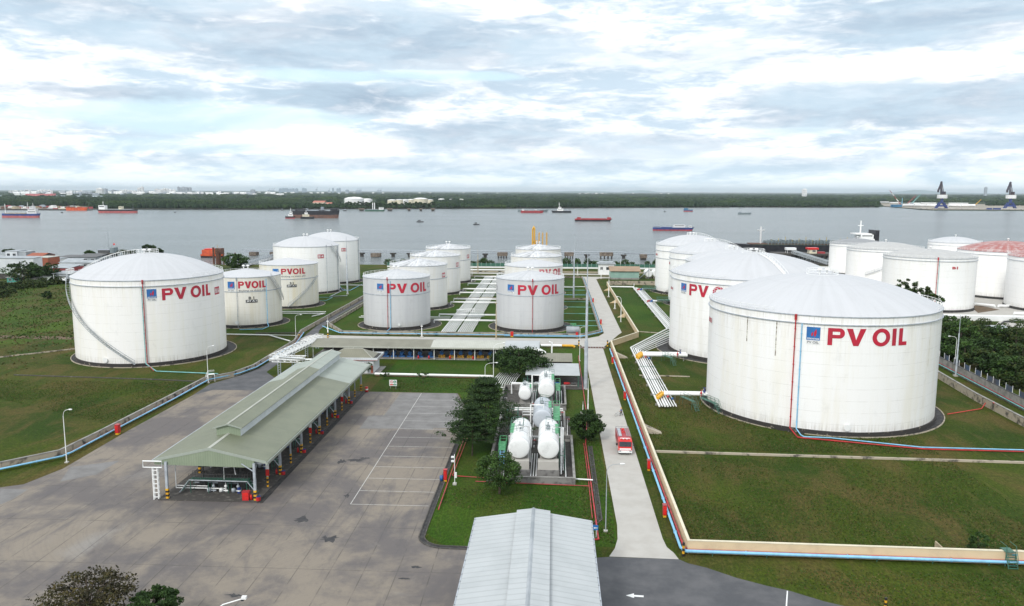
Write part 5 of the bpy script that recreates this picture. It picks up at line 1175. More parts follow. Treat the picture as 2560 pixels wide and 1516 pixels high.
t = thing('pipe_bridge', 'white steel truss pipe bridge with an elbow left of the pump shed', 'pipe bridge', (C0.x, C0.y, 0))
b = M(); truss(b, C0, C1, 2.4, 1.5, 14); b.build('truss', 'white_paint', t); b = M(); truss(b, C0, C2, 2.4, 1.3, 5); b.build('truss', 'white_paint', t)
dd = (C1-C0).normalized(); nn = Vector((dd.y, -dd.x, 0))
for k in range(5):
    o = nn*(-.9+.45*k)+Vector((0, 0, .45)); b = M(); b.tube([C2+Vector((.9*k-1, -.9+.45*k, .45)), C0+o, C1+o], .17, 6); b.build('pipe', 'white_pipe', t)
for k, (q, bpy_) in enumerate(((at(699, 941), 0), (at(734, 918), 0), (at(767, 893.6), 0), (at(793, 872), 0))):
    for sg in (-1, 1):
        b = M(); c = Vector(q)+Vector((sg*.35, 0, 0)); b.tube([(c.x, c.y, 0), (c.x, c.y, ZB)], .12, 4)
        b.build('post', 'grey_steel', t)
    b = M()
    for z in range(6): b.tube([(q[0]-.35, q[1], .4+z*.6), (q[0]+.35, q[1], .7+z*.6)], .05, 4)
    b.build('lattice', 'grey_steel', t)
t2 = pipe('downcomer_pipe', 'slanting white pipe dropping from the pipe bridge to the loading shed roof', [tuple(C2+Vector((0, 0, .6))), (C2.x-3.5, C2.y-10, 6.9)], .25, 'white_pipe')
# ------------------------------------------------------------------ horizontal tanks in walled basins
HG = 'horizontal storage tanks in the walled basins'
def hbasin(label, pts, h=1.1):
    wall('basin_wall', label, 'wall', pts+[pts[0]], h, .35, 'concrete_dark_w', 'concrete_grey')
mat('concrete_dark_w', (.22, .215, .205), (.08, .078, .074), .8, .9, .42, .66, detail=8)
sheet('basin_floor', [(-10.6, 126), (3.9, 126), (3.9, 166), (-10.6, 166)], .03, 'concrete_dark'); sheet('basin_floor', [(-11.4, 171), (3.1, 171), (3.1, 188), (-11.4, 188)], .03, 'concrete_dark')
hbasin('stained low wall round the near basin of white horizontal tanks', [(-10.6, 126), (3.9, 126), (3.9, 149), (2.7, 149), (2.7, 166), (-10.6, 166)])
hbasin('stained low wall round the far basin of horizontal tanks', [(-11.4, 171), (3.1, 171), (3.1, 188), (-11.4, 188)], 1.3)
def htank(label, x, y0, y1, zc, r, m='white_paint', supp=True, sd_=1):
    t = thing('horizontal_tank', label, 'tank', (x, y0, 0), HG)
    prof = [(.01, 0), (r*.5, .03), (r*.8, .10), (r*.95, .20), (r*.985, .26), (r, .34), (r, .6)]; L = y1-y0
    b = M(); b.smooth = True; n = 36; rings = prof+[(rr, L-d) for rr, d in prof[::-1]]
    vs = []; fs = []
    for rr, d in rings:
        for j in range(n): a = 2*PI*j/n; vs.append((x+rr*math.sin(a), y0+d, zc+rr*math.cos(a)))
    for i in range(len(rings)-1):
        for j in range(n): fs.append((i*n+j, (i+1)*n+j, (i+1)*n+(j+1) % n, i*n+(j+1) % n))
    b.add(vs, fs); s = b.build('shell', m, t)
    b = M()
    for d in [.62]+[.62+(L-1.24)*k/3 for k in (1, 2, 3)]:
        v = []; q = []
        for j in range(n):
            a = 2*PI*j/n; 
            for rr, dd in ((r+.002, -.04), (r+.025, -.03), (r+.025, .03), (r+.002, .04)): v.append((x+rr*math.sin(a), y0+d+dd, zc+rr*math.cos(a)))
        for j in range(n):
            for k in range(3): q.append((j*4+k, j*4+k+1, ((j+1) % n)*4+k+1, ((j+1) % n)*4+k))
        b.add(v, q)
    b.build('weld_bands', 'tin_grey', t)
    if supp:
        for yy in (y0+1.2, y1-2.0):
            b = M(); k = 10; ins = [(x+(r+.01)*math.sin(a), zc-(r+.01)*math.cos(a)) for a in [-.85+1.7*i/k for i in range(k+1)]]
            b.extr([(x-r*.95, .02), (x+r*.95, .02)]+ins[::-1], yy, yy+.8); b.build('saddle', 'concrete_grey', t)
    # access platform, ladder and vents along the top
    zt = zc+r; xa_, xb_ = sorted((x+sd_*.9, x+sd_*1.75)); b = M(); b.box(xa_, xb_, y0+L*.35, y0+L*.8, zt-.45, zt-.4); p = b.build('platform', 'light_green', t)
    b = M(); rail_pts(b, [(x-sd_*.5, y0+L*.35, zt-.02), (xb_ if sd_ > 0 else xa_, y0+L*.35, zt-.4), (xb_ if sd_ > 0 else xa_, y0+L*.8, zt-.4), (x-sd_*.5, y0+L*.8, zt-.02)], 1.0, .025, True, 1.4, True); b.build('handrail', 'green_steel', t)
    for k in (.42, .52): b = M(); yy = y0+L*k; b.lathe((x-.1, yy, zt-.05), [(.3, 0), (.3, .3), (.36, .3), (.36, .38), (.1, .4), (.1, .9), (.2, .95), (.01, 1.05)], 10); b.build('vent', 'tin_grey', t)
    return t
htank('left one of the two nearest white horizontal tanks', -5.45, 129.5, 142, 4.8, 1.82, sd_=-1); htank('right one of the two nearest white horizontal tanks', -.45, 129.6, 142, 4.8, 1.82)
htank('pale grey horizontal tank behind the two nearest ones', -1.75, 147.6, 158, 4.6, 1.85, 'tin_pale'if 'tin_pale' in MATS else 'tin_grey'); htank('white horizontal tank farthest back, by the pump canopy', -1.2, 171.6, 184, 4.3, 1.8); htank('small white horizontal tank left of the farthest one', -6.0, 172.6, 179.6, 3.0, 1.4)
for i, x in enumerate((-5.45, -.45)): t = thing('concrete_pier', 'pale concrete pier under the near end of the %s nearest horizontal tank' % ('left', 'right')[i], 'pier', (x, 129, 0), 'piers under the nearest horizontal tanks'); b = M(); b.box(x-1.75, x+1.75, 129.0, 130.6, 1.3, 2.75); b.build('block', 'concrete_light', t); b = M(); b.box(x-1.9, x+1.9, 128.9, 130.7, .03, 1.3); b.build('plinth', 'concrete_dark_w', t)
for i, x in enumerate((-3.9, 1.75)):
    pipe('tank_pipe', 'white pipe looping over the %s nearest horizontal tank' % ('left', 'right')[i], [(x-1.7, 133, 6.7), (x-1.7, 133, 7.6), (x, 133, 7.6), (x, 133, .8), (x, 129.5, .5)], .12, 'white_pipe'); pipe('tank_pipe', 'second white pipe beside the %s nearest horizontal tank' % ('left', 'right')[i], [(x-1.7, 134.2, 7.2), (x+.3, 134.2, 7.2), (x+.3, 134.2, .8)], .1, 'white_pipe')
for i, (x, y) in enumerate(((-3.1, 149), (-3.5, 174))): pipe('tank_pipe', 'white pipe arch at the %s horizontal tank' % ('pale grey', 'farthest')[i], [(x-.9, y, .3), (x-.9, y, 7.1), (x+1.6, y, 7.1), (x+1.6, y, 6.3)], .11, 'white_pipe')
for i, x in enumerate((-3.4, -2.95, -2.5)): pipe('tank_pipe', 'white pipe low between the two nearest tanks, number %s' % ('one', 'two', 'three')[i], [(x, 127.5+i*.3, .35), (x, 140, .35)], .1, 'white_pipe')
for i, x in enumerate((1.2, 1.8, 2.3)): pipe('tank_pipe', 'grey pipe in the far basin right side, number %s' % ('one', 'two', 'three')[i], [(x, 172, .5), (x, 186, .5)], .1, 'white_pipe')
pipe('tank_pipe', 'white pipe bridging from the leafy tree to the farthest horizontal tank', [(-9.5, 183.5, .3), (-9.5, 183.5, 2.8), (-2.5, 183.5, 2.8)], .2, 'white_pipe')
pipe('tank_pipe', 'white outlet pipe in the grass right of the near basin', [(4.0, 127.2, .5), (7.0, 126.9, .5)], .12, 'white_pipe', sup=1.5)
t = thing('access_stair', 'green steel stair and ladder left of the nearest horizontal tanks', 'stair', (-8.6, 137, 0)); b = M(); b.box(-9.2, -8.0, 134, 139, 2.9, 2.96); b.build('deck', 'light_green', t)
b = M(); rail_pts(b, [(-9.2, 134, 2.96), (-8.0, 134, 2.96), (-8.0, 139, 2.96), (-9.2, 139, 2.96)], 1, .04, True, 1.3, True)
for x in (-9.2, -8.0):
    for y in (134, 139): b.tube([(x, y, 0), (x, y, 2.9)], .06, 4)
b.build('frame', 'light_green', t); b = M(); b.tube([(-8.9, 133.9, 2.9), (-8.9, 131.6, 0)], .07, 4); b.tube([(-8.2, 133.9, 2.9), (-8.2, 131.6, 0)], .07, 4)
for k in range(8): b.box(-8.9, -8.2, 131.7+k*.28, 131.9+k*.28, .2+k*.35, .24+k*.35)
b.build('flight', 'pale_blue_pipe', t)
t = thing('access_ladder', 'green caged platform on the right of the farthest horizontal tank', 'stair', (1.4, 178, 0)); b = M(); rail_pts(b, [(.9, 175, 3.4), (1.9, 175, 3.4), (1.9, 182, 3.4), (.9, 182, 3.4)], 1.1, .04, True, 1.2, True)
for x in (.9, 1.9):
    for y in (175, 178.5, 182): b.tube([(x, y, 0), (x, y, 3.4)], .05, 4)
b.build('frame', 'light_green', t); b = M(); b.box(.9, 1.9, 175, 182, 3.35, 3.4); b.build('deck', 'light_green', t)
t = thing('access_ladder', 'green platform with ladder right of the pale grey horizontal tank', 'stair', (1.2, 152, 0)); b = M(); rail_pts(b, [(.4, 148, 4.4), (1.6, 148, 4.4), (1.6, 158, 4.4), (.4, 158, 4.4)], 1.1, .04, True, 1.2, True)
for x in (.4, 1.6):
    for y in (148, 153, 158): b.tube([(x, y, 0), (x, y, 4.4)], .05, 4)
b.build('frame', 'light_green', t); b = M(); b.box(.4, 1.6, 148, 158, 4.35, 4.4); b.build('deck', 'light_green', t)
for i, (x, y0_, y1_, z) in enumerate(((-8.0, 128, 163, .5), (-7.4, 130, 163, .7), (.9+1.2, 131, 160, .6), (2.2+.35, 127.5, 147, .45), (-3.7, 143, 168, .6), (-3.2, 143, 168, .6), (-4.2, 172, 186, .8), (-3.7, 172, 186, .8))): pipe('basin_pipe', 'white pipe running lengthwise in the basins, number %s from the first' % 'one two three four five six seven eight'.split()[i], [(x, y0_, z), (x, y1_, z)], .09, 'white_pipe', group='lengthwise pipes in the basins')
for i, (y, x0_, x1_, z) in enumerate(((144.5, -8, 2.3, 2.2), (146, -8, 2.3, 1.6), (160.5, -6, 1.5, 2.4), (162.5, -6, 2.0, 1.2), (167.8, -8, 2.5, .8), (169.2, -8, 2.5, .8))): pipe('basin_pipe', 'white cross pipe between the horizontal tanks, number %s from the near end' % 'one two three four five six'.split()[i], [(x0_, y, .2), (x0_, y, z), (x1_, y, z), (x1_, y, .2)], .1, 'white_pipe', group='cross pipes between the horizontal tanks')
for i, (x, y) in enumerate(((-3.1, 144.2), (2.0, 145), (-5.8, 160), (1.2, 161.5), (-3.9, 170), (2.3, 163.5), (-7.5, 144))):
    t = thing('valve', 'small grey hand valve among the basin pipes, number %s' % 'one two three four five six seven'.split()[i], 'valve', (x, y, .4), 'hand valves among the basin pipes'); b = M(); b.tube([(x, y, .3), (x, y, 1.6)], .08, 6); b.sphere((x, y, .8), .22, 8, 6); b.build('body', 'dark_steel', t); b = M(); b.lathe((x, y, 1.6), [(.28, -.03), (.28, .03), (.2, .03), (.2, -.03)], 12); b.build('handwheel', 'red_paint', t)
for i, (x, y, w, d, h) in enumerate(((-9.2, 157, 2.2, 7, 2.9), (1.4, 131, 1.0, 9, 3.2), (-4.6, 175, 1.2, 8, 3.0))):
    t = thing('support_gantry', 'green steel gantry %s' % ('at the left of the pale grey tank', 'at the right of the right nearest tank', 'between the two farthest tanks')[i], 'gantry', (x, y, 0), 'green gantries'); b = M()
    for k in range(int(d/2)+1):
        for xx in (x, x+w): b.tube([(xx, y+k*2, 0), (xx, y+k*2, h)], .05, 4)
        b.tube([(x, y+k*2, h), (x+w, y+k*2, h)], .05, 4)
    for xx in (x, x+w): b.tube([(xx, y, h), (xx, y+int(d/2)*2, h)], .05, 4); b.tube([(xx, y, h*.6), (xx, y+int(d/2)*2, h*.6)], .04, 4)
    b.build('members', 'green_steel', t)
# small day tank above the bund wall
x0, y0 = at(1428, 842)[:2]; t = thing('day_tank', 'grey horizontal day tank with green top rail by the end wall', 'tank', (x0, y0+1.6, 0)); b = M(); b.smooth = True
b.tube([(x0-1.6, y0+1.8, 1.9), (x0-1.5, y0+1.8, 1.9), (x0+2.7, y0+1.8, 1.9), (x0+2.8, y0+1.8, 1.9)], [1.0, 1.25, 1.25, 1.0], 20); b.build('shell', 'tin_grey', t); b = M(); b.box(x0-1, x0-.6, y0+.9, y0+2.7, 0, .9); b.box(x0+1.8, x0+2.2, y0+.9, y0+2.7, 0, .9); b.build('saddle', 'concrete_grey', t); b = M(); rail_pts(b, [(x0-.2, y0+1.3, 3.15), (x0+1.6, y0+1.3, 3.15), (x0+1.6, y0+2.4, 3.15), (x0-.2, y0+2.4, 3.15)], .9, .05, True, .8, True); b.build('top_rail', 'light_green', t)
for i, px in enumerate((1622, 1641)):
    x, y = at(px, 697)[:2]; t = thing('round_tank', 'white round ended tank lying behind the warehouse, %s of two' % ('left', 'right')[i], 'tank', (x, y, 0), 'round ended tanks by the warehouse'); b = M(); b.smooth = True; b.tube([(x, y, 2.6), (x, y+.2, 2.6), (x, y+9, 2.6)], [1.6, 2.0, 2.0], 18); b.build('shell', 'white_paint', t); b = M(); b.box(x-1.6, x+1.6, y+1, y+1.6, 0, 1.1); b.build('saddle', 'concrete_grey', t)
t = thing('loading_stair', 'grey steel stair left of the round ended tanks', 'stair', (*at(1608, 697)[:2], 0)); x, y = at(1608, 697)[:2]; b = M(); b.tube([(x-2, y, 0), (x+3, y, 5)], .15, 4); b.tube([(x-2, y+1.2, 0), (x+3, y+1.2, 5)], .15, 4); b.tube([(x+3, y, 0), (x+3, y, 6)], .12, 4)
b.box(x+3, x+7, y, y+1.2, 4.95, 5.05); b.build('frame', 'grey_steel', t)
# ------------------------------------------------------------------ fire engine
def fire_engine(x, y):
    t = thing('fire_engine', 'red and white fire engine driving down the concrete road toward the viewer', 'truck', (x, y, 0), None)
    W = 1.24
    b = M(); b.extr([(y, .75), (y-.02, 1.15), (y+.04, 1.55), (y+.30, 2.55), (y+.45, 2.72), (y+2.05, 2.78), (y+2.05, .62), (y+.2, .62)], x-W, x+W, 'x'); cab = b.build('cab', 'bright_red', t)
    b = M(); b.extr([(y+.030, 1.64), (y+.262, 2.50), (y+.242, 2.52), (y+.005, 1.65)], x-W+.14, x+W-.14, 'x'); ws_ = b.build('windscreen', 'glass_dark', cab)
    b = M()
    for s in (-.45, .35): b.tube([(x+s, y-.0, 1.66), (x+s+.45, y+.12, 2.1)], .02, 4)
    b.build('wiper', 'black_paint', ws_)
    for s in (-1, 1):
        b = M(); b.box(min(x+s*W, x+s*(W+.015)), max(x+s*W, x+s*(W+.015)), y+.55, y+1.25, 1.6, 2.4); b.build('side_window', 'glass_dark', cab)
        b = M(); b.tube([(x+s*W, y+.35, 2.35), (x+s*(W+.25), y+.1, 2.3)], .025, 4); b.box(x+s*(W+.25)-.1, x+s*(W+.25)+.1, y+.05, y+.1, 1.85, 2.35); b.build('mirror', 'black_paint', cab)
        b = M(); b.box(x+s*.95-.2, x+s*.95+.2, y-.07, y-.055, .74, .94); b.build('headlight', 'tin_grey', t)
    b = M(); b.box(x-W, x+W, y-.05, y+.35, .48, .98); b.build('bumper', 'white_paint', t)
    b = M(); b.box(x-W+.2, x+W-.2, y-.04, y+.02, 1.08, 1.36); b.build('grille', 'white_paint', t)
    b = M(); b.box(x-.9, x+.9, y+.75, y+1.1, 2.80, 3.0); lb = b.build('light_bar', 'white_paint', t)
    for s in (-.65, 0, .65): b = M(); b.box(x+s-.22, x+s+.22, y+.72, y+1.13, 2.83, 2.97); b.build('beacon', 'bright_red', lb)
    YB0, YB1 = y+2.12, y+8.0
    b = M(); b.box(x-W, x+W, YB0, YB1, .8, 2.75); body = b.build('equipment_body', 'red_paint', t)
    b = M(); b.box(x-W+.12, x+W-.12, YB0+.1, YB1-.1, 2.752, 2.80); b.build('top_deck', 'hull_red', body)
    for s in (-1, 1):
        b = M(); xs = sorted((x+s*W, x+s*(W+.02)));
        b.box(*xs, y+.35, YB1-.05, .98, 1.15); b.build('white_stripe', 'white_paint', body)
        for k in range(3): b = M(); b.box(*xs, YB0+.15+k*1.9, YB0+1.75+k*1.9, 1.22, 2.6); b.build('roller_shutter', 'red_pipe', body)
    b = M(); rail_pts(b, [(x-W+.05, YB0, 2.75), (x-W+.05, YB1, 2.75), (x+W-.05, YB1, 2.75), (x+W-.05, YB0, 2.75)], .3, .03, False, 1.0); b.build('top_rail', 'tin_grey', t)
    b = M(); b.tube([(x-.1, y+6.0, 2.75), (x-.1, y+6.0, 3.25), (x-.1, y+4.9, 3.5)], .1, 8); b.tube([(x-.1, y+4.9, 3.5), (x-.1, y+4.6, 3.56)], .18, 8); b.build('water_cannon', 'bright_red', t)
    b = M(); b.lathe((x+.1, y+5.2, 2.81), [(.35, .0), (.35, .12), (.25, .12), (.25, 0)], 16); b.build('hatch', 'bright_red', t)
    b = M(); b.box(x+.45, x+.5, YB0+.3, YB1-.2, 2.9, 2.96); b.box(x+.95, x+1.0, YB0+.3, YB1-.2, 2.9, 2.96)
    for k in range(12): b.box(x+.5, x+.95, YB0+.4+k*.45, YB0+.45+k*.45, 2.9, 2.95)
    b.build('ladder', 'tin_grey', t)
    b = M(); b.box(x-1.0, x-.45, YB0+.5, YB1-.6, 2.81, 2.95); b.build('hose_tray', 'grey_steel', t)
    b = M(); b.box(x-.9, x+.9, y+.3, y+7.8, .5, .8); b.build('chassis', 'black_paint', t)
    for yy in (y+1.1, y+5.9):
        for s in (-1, 1):
            w = M(); w.tube([(x+s*1.22, yy, .5), (x+s*.92, yy, .5)], .5, 18); ww = w.build('wheel', 'rubber', t); w = M(); w.tube([(x+s*1.235, yy, .5), (x+s*1.2, yy, .5)], .24, 12); w.build('rim', 'tin_grey', ww)
fire_engine(13.6, 141.1)
# ------------------------------------------------------------------ person pushing a bicycle
def skinned(name, joints, edges, m, parent, sub=1):
    me = bpy.data.meshes.new(name); me.from_pydata([j[:3] for j in joints], edges, []); o = bpy.data.objects.new(name, me); col.objects.link(o); o.parent = parent
    sk = o.modifiers.new('skin', 'SKIN'); o.data.skin_vertices or None
    for i, j in enumerate(joints): r = j[3]; o.data.skin_vertices[0].data[i].radius = (r, r)
    o.data.skin_vertices[0].data[0].use_root = True
    s = o.modifiers.new('sub', 'SUBSURF'); s.levels = s.render_levels = sub; me.materials.append(MATS[m]); OFF[o.name] = Vector((0, 0, 0)); return o
px, py = at(1553, 1040)[:2]
pr = thing('person', 'person in a blue shirt and yellow helmet walking a bicycle along the road', 'person', (px, py, 0), rz=R_(-62))
J = [(0, 0, .96, .13), (0, .01, 1.14, .13), (0, .02, 1.34, .15), (0, .0, 1.50, .055), (0, -.02, 1.60, .075), (0, -.03, 1.70, .085),
     (-.20, .02, 1.40, .055), (-.25, -.10, 1.14, .045), (-.20, -.36, 1.05, .035), (.20, .02, 1.40, .055), (.27, -.08, 1.14, .045), (.24, -.34, 1.05, .035),
     (-.10, 0, .92, .09), (-.10, -.16, .52, .06), (-.10, -.12, .10, .045), (-.10, -.26, .05, .035), (.10, 0, .92, .09), (.10, .12, .50, .06), (.10, .30, .12, .045), (.10, .20, .05, .035),
     (-.2, -.43, 1.03, .022), (.24, -.41, 1.03, .022)]
Eg = [(0, 1), (1, 2), (2, 3), (3, 4), (4, 5), (2, 6), (6, 7), (7, 8), (8, 20), (2, 9), (9, 10), (10, 11), (11, 21), (0, 12), (12, 13), (13, 14), (14, 15), (0, 16), (16, 17), (17, 18), (18, 19)]
skinned('body', J, Eg, 'skin', pr)
def grow(idx, ed, k, name, m):
    mp = {a: i for i, a in enumerate(idx)}; skinned(name, [(*J[a][:3], J[a][3]*1.0+k) for a in idx], [(mp[a], mp[c]) for a, c in ed], m, pr)
grow([0, 1, 2, 6, 7, 9, 10], [(0, 1), (1, 2), (2, 6), (6, 7), (2, 9), (9, 10)], .022, 'shirt', 'blue_cloth'); grow([0, 12, 13, 14, 16, 17, 18], [(0, 12), (12, 13), (13, 14), (0, 16), (16, 17), (17, 18)], .022, 'trousers', 'dark_cloth')
b = M(); b.lathe((0, -.03, 1.72), [(.16, 0), (.13, .02), (.125, .07), (.09, .12), (.01, .145)], 14); b.build('helmet', 'yellow_paint', pr)
b = M(); b.sphere((0, -.115, 1.66), .02, 6, 5); b.sphere((-.035, -.10, 1.69), .012, 6, 4); b.sphere((.035, -.10, 1.69), .012, 6, 4); b.build('face', 'dark_cloth', pr)
for sx in (-.2, .24):
    for k in range(4): b = M(); b.tube([(sx-.03+k*.02, -.43, 1.03), (sx-.03+k*.02, -.50+.006*abs(k-1), 1.0), (sx-.03+k*.02, -.49, .96)], .010, 5); b.build('finger', 'skin', pr)
    b = M(); b.tube([(sx+(.03 if sx < 0 else -.03), -.41, 1.03), (sx+(.045 if sx < 0 else -.045), -.46, 1.0)], .012, 5); b.build('thumb', 'skin', pr)
bk = thing('bicycle', 'grey bicycle pushed by the person in the blue shirt', 'bicycle', (px, py, 0), rz=R_(-62))
for yy in (-.25, -1.30):
    b = M(); n = 22; b.tube([(.0, yy+.33*math.cos(2*PI*i/n), .34+.33*math.sin(2*PI*i/n)) for i in range(n+1)], .022, 5); w = b.build('wheel', 'rubber', bk); b = M()
    for i in range(8): b.tube([(0, yy, .34), (0, yy+.32*math.cos(2*PI*i/8), .34+.32*math.sin(2*PI*i/8))], .006, 4)
    b.build('spokes', 'tin_grey', w)
b = M(); fr = [(0, -.25, .34), (0, -.45, .85), (0, -1.05, .85), (0, -1.30, .34)]; b.tube(fr[:2], .02, 5); b.tube([fr[1], fr[2]], .02, 5); b.tube([fr[2], fr[3]], .02, 5); b.tube([fr[1], (0, -.72, .34), fr[2]], .02, 5); b.tube([(0, -.25, .34), (0, -.72, .34)], .015, 5); b.tube([fr[2], (0, -1.0, 1.02)], .018, 5); b.build('frame', 'grey_steel', bk)
b = M(); b.tube([(-.26, -.9, 1.04), (0, -1.0, 1.02), (.26, -.9, 1.04)], .014, 5); b.build('handlebar', 'tin_grey', bk); b = M(); b.sphere((0, -.42, .95), .12, 8, 5, (.7, 1.1, .35)); b.build('saddle', 'black_paint', bk)
# ------------------------------------------------------------------ lamps and masts
def lamp(label, base, top, head, m='white_pipe', r=.075, z=None):
    x, y = at(*base)[:2]; T_ = atd(top[0], top[1], y); Hh = z or T_[2]; hd = atd(head[0], head[1], y)
    t = thing('street_lamp', label, 'lamp post', (x, y, 0), 'street lamps of the depot'); dx = hd[0]-x
    b = M(); b.tube([(x, y, 0), (x, y, Hh*.55), (x, y, Hh)], [r*1.25, r, r*.7], 8); b.build('pole', m, t)
    b = M(); b.tube([(x, y, Hh), (x+dx*.12, y, Hh+(hd[2]-Hh)*.55), (x+dx*.4, y, Hh+(hd[2]-Hh)*.85), (x+dx, y, hd[2])], r*.55, 6); b.build('arm', m, t)
    b = M(); s = 1 if dx > 0 else -1; b.sphere((x+dx+s*.25, y, hd[2]), .38, 10, 6, (1, .5, .32)); h_ = b.build('lamp_head', 'white_paint', t); b = M(); b.sphere((x+dx+s*.28, y, hd[2]-.06), .3, 8, 5, (1, .5, .3)); b.build('lens', 'tin_grey', h_)
    b = M(); b.box(x-.28, x+.28, y-.28, y+.28, 0, .18); b.build('footing', 'concrete_light', t); return t
lamp('street lamp in front of the left wall, nearest on the left', (167, 1157), (156, 1040), (172, 1024)); lamp('street lamp at the bend of the left wall below the big left tank', (521, 958), (516, 876), (530, 865))
lamp('street lamp by the access road below the tank numbered B1', (740, 853), (739.5, 794), (750, 787)); lamp('lower street lamp on the lawn by the big dark tree', (1212.7, 974), (1215, 918), (1239, 907)); lamp('taller street lamp on the lawn reaching in front of the pump shed roof', (1233.7, 973.5), (1236, 872), (1257, 858))
lamp('street lamp beside the concrete road, nearest to the foreground shed', (1514, 1329), (1520, 1178), (1552, 1160), m='tin_grey', r=.07); lamp('street lamp behind the far yellow wall', (1552, 805.5), (1552, 752), (1545.5, 742), r=.12); lamp('street lamp right of the pump shed by the road grating', (1449, 903), (1450, 823), (1465, 817))
lamp('street lamp at the boundary wall on the right edge', (2385, 934), (2392.5, 850), (2376, 841)); lamp('street lamp arm reaching over the road above the cyclist', (1469.5, 1044), (1472, 947), (1538, 1006), r=.08, z=None) if False else None
t = thing('street_lamp', 'lamp head poking in at the bottom edge over the yard', 'lamp post', (-33.3, 78, 0), 'street lamps of the depot'); hx, hy, hz = atd(611, 1494, 78); b = M(); b.tube([(hx-3.0, 78, 0), (hx-3.0, 78, hz-1.4), (hx-2.4, 78, hz-.9), (hx-.2, 78, hz-.15)], .07, 6); b.build('pole', 'white_pipe', t); b = M(); b.box(hx-.28, hx+.22, 77.8, 78.2, hz-.15, hz+.12); h_ = b.build('lamp_head', 'white_paint', t); b = M(); b.box(hx-.3, hx-.02, 77.75, 77.99, hz-.3, hz-.15); b.build('lens', 'glass_dark', h_)
def mast(label, base, topy, r=.14, m='grey_steel', cat='mast', name='lightning_mast', bumps=()):
    x, y = at(*base)[:2]; H_ = atd(base[0], topy, y)[2]; t = thing(name, label, cat, (x, y, 0)); b = M(); b.tube([(x, y, 0), (x, y, H_*.35), (x, y, H_*.36), (x, y, H_*.7), (x, y, H_*.71), (x, y, H_)], [r*1.5, r*1.5, r, r, r*.5, r*.3], 8); b.build('pole', m, t)
    b = M(); b.box(x-.5, x+.5, y-.5, y+.5, 0, .35); b.build('footing', 'concrete_light', t)
    for k, f in enumerate(bumps): b = M(); b.box(x-.35, x+.35, y-.12, y+.12, H_*f, H_*f+.25); b.build('crossarm', m, t)
mast('tall grey three stage mast left of the road, tallest in the picture', (1464, 974), 629, .30); mast('thin grey mast behind the middle right tanks', (1434, 748), 590, .26); mast('thin grey mast in front of the tank marked B15', (869, 736), 592, .26)
mast('brown post between the two nearest middle tanks', (1240.4, 849), 744, .16, 'deck_tan', bumps=(.85,)); mast('thin brown post at the end of the middle pipe rack', (1194.8, 684), 624, .2, 'deck_tan', bumps=(.75,)); mast('short white post in front of the nearest middle left tank', (1054.6, 844), 810, .12, 'white_pipe', bumps=(.8,))
mast('white post with little boxes by the corner of the middle bund wall', (820, 843), 792, .12, 'white_pipe', bumps=(.75, .4)); mast('thin tall mast at the boundary wall on the right edge', (2389, 941), 788, .16); mast('plain pale pole between mast and road', (1469.5, 1044), 946, .09, 'white_pipe'); mast('short pale post in the grass left of the thin pole', (1457, 1034), 1003, .06, 'white_pipe'); mast('pale post right of the near basin', (1418, 1103), 1048, .06, 'white_pipe')
for i, (bx, by, ty) in enumerate(((1521.6, 743, 684), (1537, 773, 745), (1502.6, 697.5, 661), (1551, 672, 648), (1404, 690, 660), (1444, 689, 663), (1180, 690, 655))): mast('thin pale post near the river road, number %s from the viewer' % 'two one three seven five four six'.split()[i], (bx, by), ty, .12, 'white_pipe', name='light_post')
x, y = at(1136.8, 1212)[:2]; t = thing('camera_post', 'white post with lamps and a box at the corner of the parking lawn', 'post', (x, y, 0)); b = M(); b.tube([(x, y, 0), (x, y, 5.2)], .06, 6); b.build('pole', 'white_pipe', t); b = M(); b.box(x-.55, x-.05, y-.15, y+.15, 4.6, 4.85); b.box(x-.55, x-.05, y-.15, y+.15, 3.9, 4.15); b.build('camera', 'white_paint', t); b = M(); b.box(x+.05, x+.35, y-.15, y+.1, 1.2, 2.1); b.build('junction_box', 'white_paint', t); b = M(); b.box(x-.3, x+.3, y-.3, y+.3, 0, .3); b.build('footing', 'concrete_light', t)
# sign boards
x0, y0 = at(975, 973.7)[:2]; x1 = at(991, 973.7)[0]; t = thing('safety_sign', 'white safety board with a red ring sign and a green disc sign on two legs', 'sign', (x0, y0, 0)); b = M(); b.box(x0-.15, x1+.15, y0, y0+.06, .85, 2.35); bd = b.build('board', 'white_paint', t)
b = M(); b.tube([(x0+.1, y0+.03, 0), (x0+.1, y0+.03, .85)], .035, 4); b.build('leg', 'grey_steel', t); b = M(); b.tube([(x1-.1, y0+.03, 0), (x1-.1, y0+.03, .85)], .035, 4); b.build('leg', 'grey_steel', t)
cxs = ((x0*.73+x1*.27), (x0*.22+x1*.78)); n = 20
b = M(); V = [(cxs[0]+r*math.cos(2*PI*i/n), y0-.012, 1.85+r*math.sin(2*PI*i/n)) for r in (.36, .28) for i in range(n)]; b.add(V, [(i, (i+1) % n, n+(i+1) % n, n+i) for i in range(n)]); b.build('red_ring', 'bright_red', bd); b = M(); b.add([(cxs[0]-.22, y0-.016, 2.02), (cxs[0]-.17, y0-.016, 2.07), (cxs[0]+.22, y0-.016, 1.68), (cxs[0]+.17, y0-.016, 1.63)], [(0, 3, 2, 1)]); b.build('slash', 'bright_red', bd)
b = M(); b.add([(cxs[0]-.15, y0-.008, 1.80), (cxs[0]+.15, y0-.008, 1.80), (cxs[0]+.15, y0-.008, 1.88), (cxs[0]-.15, y0-.008, 1.88)], [(0, 1, 2, 3)]); b.build('cigarette', 'text_black', bd)
